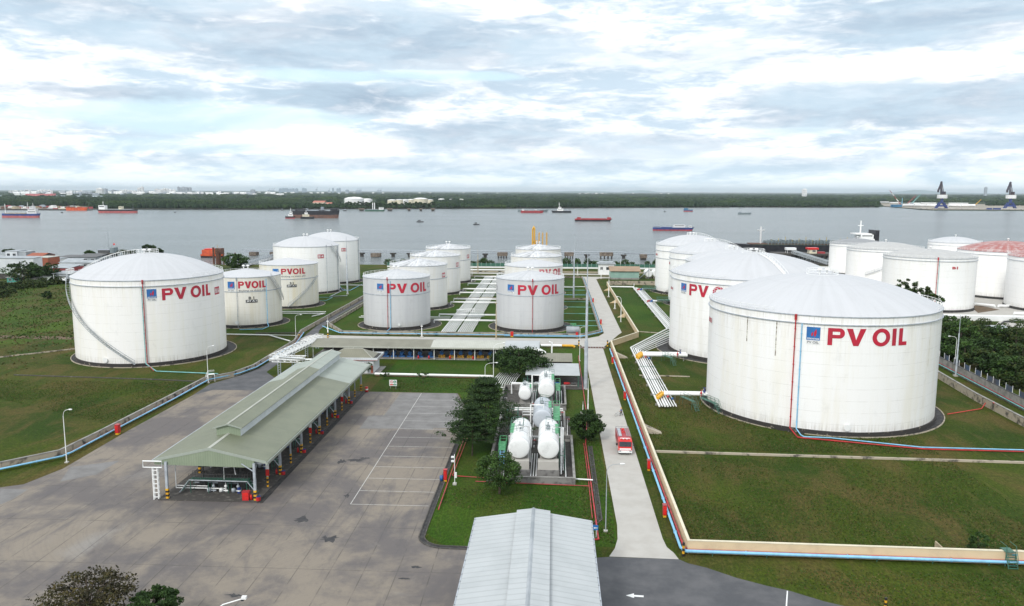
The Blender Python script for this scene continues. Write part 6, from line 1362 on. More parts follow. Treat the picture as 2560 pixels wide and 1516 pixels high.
b = M(); b.add([(cxs[1]+.36*math.cos(2*PI*i/n), y0-.012, 1.85+.36*math.sin(2*PI*i/n)) for i in range(n)], [tuple(range(n))]); b.build('green_disc', 'sign_green' if 'sign_green' in MATS else 'green_steel', bd); b = M(); b.add([(cxs[1]-.06, y0-.02, 1.62), (cxs[1]+.2, y0-.02, 1.62), (cxs[1]+.02, y0-.02, 2.05), (cxs[1]-.08, y0-.02, 2.05)], [(0, 1, 2, 3)]); b.build('pictogram', 'white_paint', bd)
for k, mm in ((0, 'bright_red'), (1, 'sign_green')): b = M(); b.box(cxs[k]-.4, cxs[k]+.4, y0-.014, y0-.003, 1.02, 1.3); b.build('caption_bar', mm, bd)
x0, y0 = at(1485, 1344)[:2]; t = thing('direction_sign', 'small blue direction sign with a white arrow behind the foreground shed', 'sign', (x0, y0, 0)); b = M(); b.tube([(x0+.3, y0, 0), (x0+.3, y0, 1.7)], .04, 4); b.build('leg', 'white_pipe', t); b = M(); b.box(x0-.2, x0+.55, y0-.05, y0-.01, 1.1, 1.85); bd = b.build('board', 'logo_blue', t)
b = M(); b.add([(x0-.1, y0-.06, 1.42), (x0+.12, y0-.06, 1.28), (x0+.12, y0-.06, 1.38), (x0+.45, y0-.06, 1.38), (x0+.45, y0-.06, 1.48), (x0+.12, y0-.06, 1.48), (x0+.12, y0-.06, 1.58)], [(0, 1, 6), (2, 3, 4, 5)]); b.build('arrow', 'white_paint', bd)
x, y = at(2501, 1386)[:2]; b = M(); b.box(x-.3, x+.3, 100.7, 100.76, 1.25, 1.5); b.build('wall_plate', 'pale_blue_pipe', label='small pale blue plate on the yellow wall near the right edge', category='plate', base=(x, 100.7, 1.2))
# ------------------------------------------------------------------ trees
def leaves(pts, size, up=.5, rs=1, stretch=1.0):
    """one small quad per point with random tilt -> verts, faces (numpy)"""
    n = len(pts); r = np.random.default_rng(rs); nrm = r.normal(size=(n, 3)); nrm[:, 2] = np.abs(nrm[:, 2])+up; nrm /= np.linalg.norm(nrm, axis=1)[:, None]
    t = r.normal(size=(n, 3)); t -= nrm*(t*nrm).sum(1)[:, None]; t /= np.linalg.norm(t, axis=1)[:, None]; bt = np.cross(nrm, t); s = size*r.uniform(.6, 1.3, n)[:, None]
    V = np.stack([pts-t*s*.5*stretch-bt*s*.28, pts+t*s*.1-bt*s*.42, pts+t*s*.62*stretch, pts+t*s*.05+bt*s*.42], 1).reshape(-1, 3); return V
def quadmesh(name, V, m, parent, off):
    n = len(V)//4; me = bpy.data.meshes.new(name); me.vertices.add(len(V)); me.vertices.foreach_set('co', (V-np.array(off)).astype(np.float32).ravel()); me.loops.add(4*n); me.loops.foreach_set('vertex_index', np.arange(4*n, dtype=np.int32))
    me.polygons.add(n); me.polygons.foreach_set('loop_start', np.arange(0, 4*n, 4, dtype=np.int32)); me.polygons.foreach_set('loop_total', np.full(n, 4, np.int32)); me.update(calc_edges=True); me.materials.append(MATS[m]); o = bpy.data.objects.new(name, me); col.objects.link(o); o.parent = parent; OFF[o.name] = Vector(off); return o
def tree(label, x, y, h, r, m='leaf_mid', seed=1, n=5000, ls=.35, base=.35, kind='round', name='tree', cat='tree', group=None, clumps=60, trunk=.16, ry=None, limbs=6):
    t = thing(name, label, cat, (x, y, 0), group); g = np.random.default_rng(seed); zb = h*base; ry = ry or r
    C = []
    while len(C) < clumps:
        v = g.normal(size=3); v /= np.linalg.norm(v); q = g.uniform(.45, 1)**.6
        if kind == 'round': p = np.array([v[0]*r*q, v[1]*ry*q, (v[2]*.5*q+.5)*(h-zb)+zb]); cr = r*.24; fl = .6
        elif kind == 'layer':
            L = g.integers(0, 9)/8.0; rr = r*(1-L**1.2*.82)*(.7+.5*g.random()); a = g.uniform(0, 2*PI); k = g.uniform(.1, 1)**.55
            p = np.array([math.cos(a)*rr*k, math.sin(a)*rr*k, zb+(h-zb)*L*.96+.10*k*rr]); cr = r*.15; fl = .30
        elif kind == 'spread':
            a = g.uniform(0, 2*PI); k = g.uniform(.1, 1)**.5; p = np.array([math.cos(a)*r*k*(.8+.4*g.random()), math.sin(a)*ry*k, zb+(h-zb)*g.uniform(.25, .95)*(1-.45*k)]); cr = r*.22; fl = .45
        C.append((p, cr*g.uniform(.6, 1.25), fl))
    per = n//clumps; P = []
    for p, cr, fl in C:
        d = g.normal(size=(per, 3)); d /= np.linalg.norm(d, axis=1)[:, None]; d *= (g.uniform(.25, 1, per)**.5)[:, None]*cr; d[:, 2] *= fl; P.append(d+p)
    P = np.concatenate(P)+np.array([x, y, 0]); quadmesh('crown', leaves(P, ls, .4, seed), m, t, (x, y, 0))
    b = M(); top = zb+(h-zb)*.75; b.tube([(x, y, 0), (x+.1, y, top*.4), (x-.1, y+.1, top)], [trunk*1.2, trunk, trunk*.35], 7); tr = b.build('trunk', 'bark', t); b = M()
    for k in range(limbs): p = C[k][0]; z0 = min(zb*.9+(top-zb)*.3*k/limbs, p[2]*.8); b.tube([(x, y, z0), (x+p[0]*.5, y+p[1]*.5, (z0+p[2])*.52), (x+p[0]*.9, y+p[1]*.9, p[2])], [trunk*.5, trunk*.35, trunk*.12], 5)
    b.build('limbs', 'bark', tr); return t
tree('big dark layered tree left of the horizontal tanks, the taller one behind', -12.6, 147.5, 12.4, 8.7, 'leaf_fir', 3, 27000, .25, .16, 'layer', clumps=520, trunk=.2); tree('smaller layered tree with a thin bare trunk in front of the big dark tree', -14.4, 139.2, 9.4, 4.6, 'leaf_fir', 5, 15000, .23, .34, 'layer', clumps=330, trunk=.12)
tree('leafy spreading tree in front of the pump shed and the tin shed', -8.5, 200.5, 9.6, 7.2, 'leaf_dark', 8, 14000, .40, .16, 'spread', clumps=170, trunk=.2); tree('round dark bush beside the concrete road', 7.0, 150.2, 5.6, 3.25, 'leaf_dark', 9, 12000, .26, .10, 'round', clumps=90, name='bush', cat='bush'); tree('loose bush in front of the left nearest horizontal tank', -8.2, 121.2, 6.6, 3.7, 'leaf_mid', 11, 9000, .24, .2, 'round', clumps=110, name='bush', cat='bush')
_o = atd(214, 1425, 79); _p = atd(384, 1480, 79)
tree('sparse olive brown tree at the bottom left edge', _o[0], 79, _o[2]+.3, 4.6, 'leaf_olive', 12, 4600, .27, .3, 'spread', clumps=170, limbs=60); tree('dark dense tree top right of the olive brown tree', _p[0], 79, _p[2]+.1, 2.5, 'leaf_dark', 13, 12000, .22, .3, 'round', clumps=80)
for i, (px, py, h, r) in enumerate(((1057, 958, 3.0, 1.6), (960, 949, 2.2, 1.3), (920, 935, 3.2, 1.2))): x, y = at(px, py)[:2]; tree(('thin sapling on the lawn in front of the long white pipe', 'small sapling left of the lawn pipe sapling', 'small tree at the corner of the office')[i], x, y, h, r, 'leaf_mid', 20+i, 500, .3, .3, 'round', clumps=14, trunk=.05, group='saplings on the middle lawn')
x, y = at(2441, 1384)[:2]; tree('small dark shrub behind the yellow wall near the right edge', x, 103.5, 3.2, 1.3, 'leaf_dark', 30, 2500, .22, .1, 'round', clumps=30, trunk=.05, name='shrub', cat='shrub')
x, y = at(118, 748)[:2]; tree('lone dark shrub in the rough field left of the big tank', x, y, 3.4, 2.2, 'leaf_dark', 31, 1500, .5, .05, 'round', clumps=30, trunk=.1, name='shrub', cat='shrub')
b = M(); x, y = at(2441, 1384)[:2]; b.box(x-5.2, x+5.2, 102.6, 102.75, 0, 1.2); b.box(x-5.2, x-5.05, 102.76, 104.6, 0, 1.3); b.build('low_partition', 'deck_tan', label='low tan partition round the shrub behind the yellow wall', category='partition', base=(x, 103, 0))
# ------------------------------------------------------------------ riverside village at the far left
def house(label, px0, px1, yb, yt, dep, wm, rm, kind='flat', wins=0, group='houses of the riverside village', z0=0.0, rise=1.2, over=.5, name='village_house', cat='house'):
    a = at(px0, yb, z0); c = at(px1, yb, z0); Y = min(a[1], c[1]); x0, x1 = atd(px0, yb, Y)[0], atd(px1, yb, Y)[0]; H_ = atd((px0+px1)/2, yt, Y)[2]
    t = thing(name, label, cat, (x0, Y, z0), group); ze = H_ if kind == 'flat' else H_-rise*.3; b = M(); b.box(x0, x1, Y, Y+dep, z0, ze-.02); b.build('wall', wm, t)
    b = M()
    if kind == 'flat': b.box(x0-over*.4, x1+over*.4, Y-over*.4, Y+dep+over*.4, ze, ze+.35)
    elif kind == 'gx': b.extr([(Y-over, ze), (Y+dep/2, ze+rise), (Y+dep+over, ze), (Y+dep+over, ze+.12), (Y+dep/2, ze+rise+.12), (Y-over, ze+.12)], x0-over, x1+over, 'x')
    elif kind == 'mono': b.extr([(Y-over, ze), (Y+dep+over, ze+rise), (Y+dep+over, ze+rise+.12), (Y-over, ze+.12)], x0-over, x1+over, 'x')
    b.build('roof', rm, t)
    for k in range(wins):
        w = (x1-x0)/wins; window(t, x0+w*(k+.25), x0+w*(k+.75), Y, z0+(ze-z0)*.45, z0+(ze-z0)*.75, 2)
    return t
house('long plain pale grey hall with tiny vents, largest of the village', -60, 86, 684, 645, 8, 'wall_pale', 'tin_grey', 'mono', 0, rise=.5)
house('upper grey storey with a band of windows on the pale hall', 15, 44, 650, 629, 10, 'wall_pale', 'tin_grey', 'flat', 2); house('square pale block right of the windowed upper storey', 45, 66, 650, 631, 10, 'tin_grey', 'tin_grey')
house('house with a low red brown roof behind the brick house', 68, 106, 652, 639, 14, 'brick_red', 'brick_red', 'gx', 0, rise=1.6); house('brick red house with a pale flat roof', 86, 121, 668, 645, 12, 'brick_red', 'roof_pale', 'flat')
house('plain white house right of the brick red one', 121, 147, 664, 648.5, 10, 'white_paint', 'tin_grey'); house('grey shed with a dark roof by the water', 147, 189, 657, 643, 12, 'tin_grey', 'dark_steel', 'mono', 3, rise=.5)
house('low white house with one wide window', 149, 188, 667, 655, 10, 'white_paint', 'tin_grey', 'mono', 2, rise=1.8); house('grey riverside house with dark openings', 189, 240, 659, 642, 14, 'tin_grey', 'dark_steel', 'mono', 3); house('small grey house hidden behind the tank stair', 188, 240, 672, 656, 10, 'tin_grey', 'tin_grey', 'gx', 3)
house('house with a long grey roof and a dark red front', 120, 175, 684, 669, 14, 'hull_red', 'tin_grey', 'mono', 0, rise=1.2); house('teal walled hut with a pale green roof', 18, 50, 708, 693, 12, 'teal_wall', 'roof_green_new', 'mono', 2, rise=1.2); house('low long pale roofed shed at the left edge', -40, 38, 697, 682, 14, 'concrete_dark', 'roof_green_new', 'mono', 0, rise=1.4)
house('small hut with a pale green tent shaped roof', 84, 116, 712, 700, 9, 'dark_steel', 'roof_green_new', 'gx', 0, rise=2.0); house('grey fronted house beside the white awning', 134, 172, 708, 684, 9, 'tin_grey', 'tin_grey', 'mono', 3, rise=.5); house('brown hut between the teal hut and the tent shaped roof', 66, 84, 715, 702, 6, 'brick_red', 'dark_steel', 'mono')
x, y, z = atd(155, 690, at(155, 709)[1]-.5); b = M(); b.add([(x-1.5, y, z-.6), (x+2.8, y, z-1), (x+3, y-2, z-2.2), (x-.5, y-2, z-1.9)], [(0, 1, 2, 3)]); b.tube([(x-2.6, y-2.9, 0), (x-2.6, y-2.9, z+.8)], .12, 5); b.build('awning', 'white_paint', label='white cloth awning on a post before the grey fronted house', category='awning', base=(x, y, 0))
for i, (px, py, ty, r, kd, m) in enumerate(((62, 706, 657, 9, 'round', 'leaf_dark'), (112, 708, 661, 7.5, 'round', 'leaf_dark'), (128, 706, 672, 5, 'round', 'leaf_dark'), (225, 648, 627, 3.8, 'round', 'leaf_mid'), (373, 642, 611, 5, 'round', 'leaf_dark'), (395, 645, 620, 4, 'round', 'leaf_dark'), (22, 632.5, 621, 4, 'spread', 'leaf_dark'))):
    x, y = at(px, py)[:2]; Hh = atd(px, ty, y)[2]; tree(('big dark round tree among the huts at the left', 'dark tree right of the biggest village tree', 'smaller dark tree next to the grey fronted house', 'bright green tree at the water by the boat house', 'tall tree behind the big left tank roof', 'lower tree right of the tall tree behind the tank roof', 'flat dark tree behind the pale hall')[i], x, y, Hh, r, m, 40+i, 2600, .9, .15, kd, clumps=50, trunk=.25, group='trees of the riverside village')
def palm(label, x, y, h, r, seed, n=16):
    t = thing('palm_tree', label, 'palm', (x, y, 0), 'palms of the riverside village'); g = np.random.default_rng(seed); b = M(); b.tube([(x, y, 0), (x+.3, y, h*.5), (x+.1, y, h)], [.25, .18, .14], 6); b.build('trunk', 'bark', t); P = []
    for k in range(n):
        a = 2*PI*k/n+g.uniform(-.2, .2); up = g.uniform(.1, .9)
        for j in range(34): f = (j+1)/34; P.append((x+.1+math.cos(a)*r*f, y+math.sin(a)*r*f, h+r*(up*f-1.1*f*f)+g.uniform(-.1, .1)))
    quadmesh('crown', leaves(np.array(P), .75, 1.2, seed, 1.2), 'leaf_brush', t, (x, y, 0)); return t
for i, (px, py, ty) in enumerate(((58, 712, 676), (108, 706, 672), (310, 652, 628), (330, 654, 630))): x, y = at(px, py)[:2]; palm(('palm in front of the biggest village tree', 'palm right of the biggest village tree', 'left palm behind the roof of the big left tank', 'right palm behind the roof of the big left tank')[i], x, y, atd(px, ty, y)[2], 5, 60+i)
# brushwood: one mass nobody could count
def brush(name, pts, hh, n, ls, m, seed, label=None):
    g = np.random.default_rng(seed); P = []
    for (x, y, r) in pts:
        k = int(n*r*r); d = g.normal(size=(k, 3)); d /= np.linalg.norm(d, axis=1)[:, None]; d *= (g.uniform(.3, 1, k)**.5)[:, None]; d[:, 2] = np.abs(d[:, 2]); P.append(d*np.array([r, r, hh*g.uniform(.6, 1.2)])+np.array([x, y, 0]))
    P = np.concatenate(P); o = quadmesh(name, leaves(P, ls, .4, seed), m, None, (0, 0, 0)); o['kind'] = 'stuff'; 
    if label: o['label'] = label; o['category'] = name
    return o
g_ = np.random.default_rng(4); pts = []
for px, py in [(-30, 745), (0, 740), (20, 733), (40, 722), (60, 719), (78, 717), (95, 716), (110, 713), (125, 711), (140, 710), (150, 709), (165, 707), (178, 705), (10, 720), (-15, 725)]:
    for k in range(3): x, y = at(px+g_.uniform(-9, 9), py+g_.uniform(-3, 3))[:2]; pts.append((x, y, g_.uniform(2.5, 4.5)))
brush('undergrowth', pts, 3.2, 45, .7, 'leaf_brush', 71)
for i in range(13):
    x, y = at(20+i*13, 718-i*.9)[:2]; b = M(); b.box(x-2.2, x+2.2, y, y+.15, 0, 2.2); p = b.build('yard_fence_panel', ('hull_blue', 'concrete_grey', 'teal_wall', 'deck_tan', 'tin_grey')[i % 5], label='%s fence panel number %d from the left behind the rough field' % (('dark blue', 'grey', 'teal', 'tan', 'pale grey')[i % 5], i+1), category='fence panel', group='patchwork fence of the village', base=(x, y, 0))
# shore hedge of mangrove bushes and the fence before it
SB = thing('mangrove_bush', 'low mangrove bush on the river bank', 'bush', (0, 0, 0), 'mangrove bushes along the bank'); quadmesh('foliage', None if False else leaves((lambda d: d/np.linalg.norm(d, axis=1)[:, None]*np.array([4.2, 2.6, 4.2])*(rng.uniform(.2, 1, (520, 1))**.5)+np.array([0, 0, 2.4]))(rng.normal(size=(520, 3))), .95, .4, 80), 'leaf_mid', SB, (0, 0, 0)); b = M(); b.tube([(0, 0, 0), (.2, 0, 3)], .15, 5); b.build('stem', 'bark', SB)
xs = [x*.1 for x in range(-1080, 1060, 36)]; k = 0
for i, x in enumerate(xs):
    if random.random() < (.12 if x < 0 else .22): continue
    o = SB if k == 0 else copy_tree(SB); k += 1; s = random.uniform(.75, 1.3); o.location = (x+random.uniform(-1.5, 1.5), 508+random.uniform(-3, 4)+max(0, x)*.1, 0); o.scale = (s*.8, s*.8, s*random.uniform(.45, .8)); o.rotation_euler.z = random.uniform(0, 6)
fn = thing('bank_fence', 'pale fence of posts and rails along the river bank with a low white wall', 'fence', (-105, 496, 0)); b = M(); b.box(-105, 66, 496, 496.3, 0, .9); b.build('low_wall', 'white_pipe', fn)
for i in range(58): b = M(); x = -105+i*3; b.tube([(x, 496.15, .9), (x, 496.15, 3.4)], .07, 4); b.build('fence_post', 'white_pipe', fn)
b = M(); b.box(-105, 66, 496.12, 496.16, 1.0, 3.0); b.build('mesh_screen', 'green_steel', fn)
b = M(); b.box(-86, 60, 470, 470.4, 0, .8); b.build('bank_wall', 'concrete_stained', label='low stained wall on the near side of the river road', category='wall', base=(-86, 470, 0))
pipe('transfer_pipe', 'long white pipe along the river road behind the middle tanks', [(-100, 474, .9), (-14, 474, .9)], .45, 'white_pipe')
# trees and brush beyond the boundary wall at right
rt = []
for i, (px, py, ty, r) in enumerate(((2372, 868, 835, 3.5), (2400, 862, 800, 5), (2430, 855, 812, 4.5), (2465, 850, 818, 4.5), (2500, 852, 820, 5), (2540, 858, 822, 5), (2365, 900, 862, 3.5), (2410, 915, 850, 4.5), (2450, 925, 872, 4.2), (2490, 940, 880, 4.5), (2535, 960, 890, 5), (2570, 975, 895, 5), (2480, 900, 850, 4.5), (2520, 905, 860, 4.2), (2555, 915, 862, 4.4), (2440, 890, 842, 4), (2380, 830, 790, 4.2), (2350, 850, 800, 4.0))):
    x, y = at(px, py)[:2]; Hh = max(3.5, atd(px, ty, y)[2]); m = ('leaf_dark', 'leaf_mid', 'leaf_brush')[i % 3]
    tree('%s tree number %d in the thicket beyond the boundary wall' % ({'leaf_dark': 'dark green', 'leaf_mid': 'mid green', 'leaf_brush': 'olive green'}[m], i+1), x, y, Hh, r*1.1, m, 100+i, 3000, .55, .08, 'round', clumps=46, trunk=.15, group='trees of the thicket at right')
for i, (px, ty, r) in enumerate(((2250, 702, 3.6), (2268, 697, 4), (2290, 707, 3.6), (2312, 716, 3.4), (2335, 727, 3.6), (2228, 706, 3))):
    Y = 282; x, y, z = atd(px, ty, Y); tree('crown number %d from the left peeping over the roof of the largest tank' % (i+1), x, Y, z, r, 'leaf_brush' if i % 2 else 'leaf_mid', 130+i, 1800, .5, .4, 'round', clumps=36, trunk=.2, group='trees behind the largest tank')
pts = []
for k in range(60): x, y = at(g_.uniform(2350, 2600), g_.uniform(800, 900))[:2]; pts.append((x, y, g_.uniform(2, 4)))
brush('undergrowth', pts, 2.2, 30, .55, 'leaf_brush', 72)
x, y = at(2520, 968)[:2]; palm('bright banana plant in the thicket by the boundary wall', x, y, 2.6, 3.4, 77, 12)
house('tiny white hut half hidden in the thicket at right', 2518, 2530, 843, 832, 4, 'white_paint', 'tin_grey', 'gx', 0, rise=.6, group='huts in the thicket'); house('larger grey roofed hut in the thicket at right', 2488, 2518, 836, 822, 6, 'concrete_grey', 'tin_grey', 'gx', 0, rise=.8, group='huts in the thicket')
wall('bund_wall', 'thick white flat topped bund wall of the neighbouring depot', 'wall', [(138, 312), at(2372, 800)[:2], (240, 303)], 1.9, 3.2, 'white_pipe'); sheet('depot_paving', [(120, 318), (300, 310), (320, 520), (150, 530), (120, 440)], .012, 'concrete_light'); sheet('depot_paving', [at(2490, 812)[:2], at(2600, 840)[:2], at(2620, 805)[:2], at(2500, 802)[:2]], .012, 'concrete_light')
sheet('bare_earth', [at(2440, 762)[:2], at(2500, 775)[:2], at(2445, 783)[:2], at(2430, 770)[:2]], .018, 'soil')
for i, (a, c) in enumerate((((2437, 760), (2487, 765)), ((2496, 765), (2530, 765)), ((2535, 783), (2600, 785)))): p, q = at(*a, .8), at(*c, .8); pipe('transfer_pipe', 'white pipe on the paving between the neighbouring tanks, %s' % ('left', 'middle', 'right')[i], [(p[0], p[1], .2), p, q, (q[0], q[1], .2)], .4, 'white_pipe')
pipe('transfer_pipe', 'dark bent pipe in front of the white bund wall at the right edge', [at(2500, 812, .4), at(2510, 804, .4), at(2580, 805, .4)], .3, 'dark_steel')
# short grass standing over the near lawns
def tufts(name, regs, n, ls, m, seed):
    g = np.random.default_rng(seed); P = []; A = [(x1-x0)*(y1-y0) for x0, x1, y0, y1 in regs]
    for (x0, x1, y0, y1), a in zip(regs, A):
        k = int(n*a/sum(A)); q = np.stack([g.uniform(x0, x1, k), y0+(y1-y0)*g.random(k)**1.3, g.uniform(.02, .12, k)], 1); w = np.sin(q[:, 0]*.31+q[:, 1]*.17)+np.sin(q[:, 0]*.11-q[:, 1]*.23+seed); P.append(q[(w > g.uniform(-2.2, .6, k)) & (q[:, 1] > 100.8-(q[:, 0]-15)*.5)])
    o = quadmesh(name, leaves(np.concatenate(P), ls, .1, seed), m, None, (0, 0, 0)); o['kind'] = 'stuff'
LR = [(19, 72, 102.5, 141), (19, 72, 145, 178), (19, 23, 178, 238), (-17, 6, 102, 124), (5, 9, 103, 150), (-40, -20, 185, 198), (-140, -90, 128, 190), (22, 70, 86, 98)]
tufts('field_growth', [(-330, -130, 244, 440)], 22000, .7, 'tuft_green', 404); tufts('field_growth', [(-330, -130, 236, 440), (-240, -140, 150, 240)], 16000, .6, 'tuft_dry', 405)
tufts('grass_tufts', LR, 110000, .20, 'tuft_green', 401); tufts('grass_tufts', LR, 42000, .19, 'tuft_dry', 402)
# ------------------------------------------------------------------ jetty, trestle, dolphins
YJ = 592
jt = thing('jetty_trestle', 'long low steel trestle bridge running parallel to the bank on concrete piers', 'jetty', (-200, YJ, -1.5)); zt = atd(1200, 628, YJ)[2]
xa, xb = atd(610, 628, YJ)[0], atd(1560, 630, YJ)[0]; b = M()
for dy in (-1, 1): b.tube([(xa, YJ+dy, zt-1.6), (xb, YJ+dy, zt-1.6)], .22, 4); b.tube([(xa, YJ+dy, zt), (xb, YJ+dy, zt)], .2, 4)
n = int((xb-xa)/2.6)
for i in range(n): x = xa+(xb-xa)*i/n; b.tube([(x, YJ-1, zt-1.6), (x+1.3, YJ-1, zt)], .09, 4, False); b.tube([(x+1.3, YJ-1, zt), (x+2.6, YJ-1, zt-1.6)], .09, 4, False)
b.build('truss', 'grey_steel', jt)
xc = atd(1700, 640, YJ-12)[0]; b = M(); b.tube([(xb, YJ, zt-.8), (xc, YJ-14, zt-.8)], .4, 4); b.tube([(xb, YJ-1, zt+.3), (xc, YJ-15, zt+.3)], .12, 4)
for i in range(12): f = i/12; b.tube([(xb+(xc-xb)*f, YJ-14*f-1, zt-.8), (xb+(xc-xb)*(f+.04), YJ-14*f-1, zt+.3)], .09, 4, False)
b.build('approach_span', 'grey_steel', jt)
for i, px in enumerate((983, 1024, 1084, 1213, 1467, 1559, 905)): x, y, z = atd(px, 640, YJ); b = M(); b.box(x-1.2, x+1.2, YJ-1, YJ+1, -1.6, zt-1.75); b.box(x-2, x+2, YJ-1.6, YJ+1.6, zt-2.9, zt-1.77); b.build('pier', 'dark_pier', jt)
for i, (p0, p1, y0, y1, dn) in enumerate(((674, 690, 631, 640, 4), (622, 640, 631, 639, 4), (926, 949, 634, 645, 0), (1243, 1268, 632, 642, 0), (1411, 1435, 632, 642, 0), (1500, 1533, 632, 643, 0), (1601, 1618, 637, 648, -6))):
    Y = YJ-4+dn-2; x0, _, zt_ = atd(p0, y0, Y); x1 = atd(p1, y0, Y)[0]; t = thing('mooring_dolphin', 'concrete mooring dolphin in the river, number %d in the row along the trestle' % (i+1), 'dolphin', (x0, Y, -1.5), 'mooring dolphins'); b = M(); b.box(x0, x1, Y, Y+6, zt_-2.6, zt_); b.build('cap', 'dolphin_brown', t); b = M()
    for k in range(4): xx = x0+.8+(x1-x0-1.6)*k/3; b.tube([(xx, Y+.6, -2), (xx, Y+.6, zt_-2.6)], .4, 6); b.tube([(xx, Y+5, -2), (xx, Y+5, zt_-2.6)], .4, 6)
    b.build('piles', 'dark_pier', t); b = M(); rail_pts(b, [(x0, Y, zt_), (x1, Y, zt_)], 1, .08, True, 2); b.build('railing', 'grey_steel', t)
p, q = at(605, 668, 1), atd(692, 640, YJ-6); t = thing('gangway', 'sloping steel gangway from the bank to the left end of the trestle', 'gangway', p); b = M(); truss(b, p, (q[0], q[1], q[2]), 2.4, 2.0, 14, .13); b.build('truss', 'grey_steel', t); b = M(); b.add([(p[0]-1, p[1], p[2]), (p[0]+1, p[1], p[2]), (q[0]+1, q[1], q[2]), (q[0]-1, q[1], q[2])], [(0, 1, 2, 3)]); b.build('deck', 'concrete_grey', t)
for i, (px, ty, by) in enumerate(((535, 619, 662), (543, 621, 664), (547, 628, 662), (551, 630, 663), (560, 633, 667), (589, 632, 665), (600, 636, 662))): x, y, z = at(px, by, -1.5); b = M(); b.tube([(x, y, -2.5), (x, y, atd(px, ty, y)[2])], .7 if i < 4 else .45, 8); b.build('mooring_pile', 'rust', label='dark rusty pile by the orange dredger, number %d from the left' % (i+1), category='pile', group='rusty piles by the dredger', base=(x, y, -1.5))
x, y = at(588, 672)[:2]; tree('round green tree on the bank by the rusty piles', x, y, 9.5, 7.5, 'leaf_mid', 90, 3500, .8, .1, 'round', clumps=60, trunk=.25)
# yellow loading arms
for i, (px, ty, r, by) in enumerate(((1332, 570, 1.3, 612), (1347, 583, .5, 610), (1356, 583, .45, 612), (1366, 583, .5, 612))):
    Y = 545; x, y, z = atd(px, ty, Y); zb = 0; t = thing('marine_arm', ('thick', 'second', 'third', 'fourth')[i]+' yellow marine loading arm standing behind the far middle right tank', 'loading arm', (x, Y, -1.5), 'yellow marine loading arms'); b = M(); b.tube([(x, Y, -1.5), (x, Y, z-1)], r*.45, 6); b.tube([(x+r, Y, 4), (x+r, Y, z)], r*.35, 6); b.tube([(x, Y, z-1), (x+r*.5, Y, z+.6), (x+r, Y, z-1)], r*.5, 6); b.build('riser', 'yellow_paint', t)
    if i == 0: b = M(); b.tube([(x+1, Y, 14), (x+3, Y, 8), (x+2.4, Y, 14.5)], .7, 6); b.build('counterweight', 'yellow_paint', t)
b = M(); b.box(atd(1325, 600, 545)[0], atd(1372, 600, 545)[0], 543, 549, 2, 3); b.box(atd(1335, 600, 545)[0], atd(1365, 600, 545)[0], 543.5, 548.5, -2.5, 1.99); b.build('loading_pier', 'dolphin_brown', label='concrete pier head under the yellow loading arms', category='pier', base=(0, 545, -1.5))
# wharf at right
def bx(label, cat, name, px0, px1, yt, yb, Y, dep, m, parent=None):
    x0, _, z1 = atd(px0, yt, Y); x1, _, z0 = atd(px1, yb, Y); b = M(); b.box(x0, x1, Y, Y+dep, min(z0, z1), max(z0, z1)); return b.build(name, m, parent) if parent else b.build(name, m, label=label, category=cat, base=(x0, Y, 0))
YW = 560; t = thing('wharf', 'dark piled wharf deck in front of the moored black tanker', 'wharf', (*atd(2000, 640, YW)[:2], 0)); x0, _, zd = atd(1940, 634, YW); x1 = atd(2110, 634, YW)[0]
b = M(); b.box(x0, x1, YW, YW+16, zd-1.2, zd); b.build('deck', 'concrete_dark', t); b = M()
for k in range(16): xx = x0+1+(x1-x0-2)*k/15; b.tube([(xx, YW+.5, -2), (xx, YW+.5, zd-1.2)], .5, 6); b.tube([(xx, YW+15, -2), (xx, YW+15, zd-1.2)], .5, 6)
b.build('piles', 'dark_pier', t)
u = thing('shelter', 'small white roofed shelter on thin posts on the wharf', 'shelter', (*atd(1978, 634, YW)[:2], zd)); bx('', '', 'roof', 1967, 1991, 620, 626, YW+2, 5, 'white_paint', u); x0, x1 = atd(1969, 630, YW+2)[0], atd(1990, 630, YW+2)[0]; b = M()
for xx in (x0, x1):
    for yy in (YW+2.2, YW+6.8): b.tube([(xx, yy, zd), (xx, yy, zd+3.9)], .12, 5)
b.build('posts', 'white_pipe', u)
u = thing('booth', 'cream booth with a bright red roof on the wharf', 'booth', (*atd(2034, 636, YW)[:2], zd)); bx('', '', 'wall', 2024, 2042, 625, 636, YW+1, 5, 'cream', u); bx('', '', 'roof', 2021, 2047, 620, 624.8, YW+.5, 6.5, 'bright_red', u); x0 = atd(2031, 630, YW+1)[0]; window(u, x0, x0+2.2, YW+1, zd+1.2, zd+2.3, 3)
for i, (p0, p1) in enumerate(((2044, 2052), (2053, 2063))): bx(('left', 'right')[i]+' low red cabin right of the booth on the wharf', 'cabin', 'cabin', p0, p1, 630, 638, YW+2, 3, 'hull_red')
p, q = atd(1984, 636, YW+2), at(2073, 660, 1.5); t = thing('wharf_bridge', 'white walled access bridge slanting from the wharf to the bank', 'bridge', p); b = M(); truss(b, (p[0], p[1], zd), (q[0], q[1], 1.2), 3.5, 1.8, 18, .2); b.build('parapet', 'tin_grey', t); b = M(); b.prism([(p[0]-2, p[1]), (p[0]+2, p[1]), (q[0]+2, q[1]), (q[0]-2, q[1])], .5, 1.0); b.build('deck', 'concrete_dark', t)
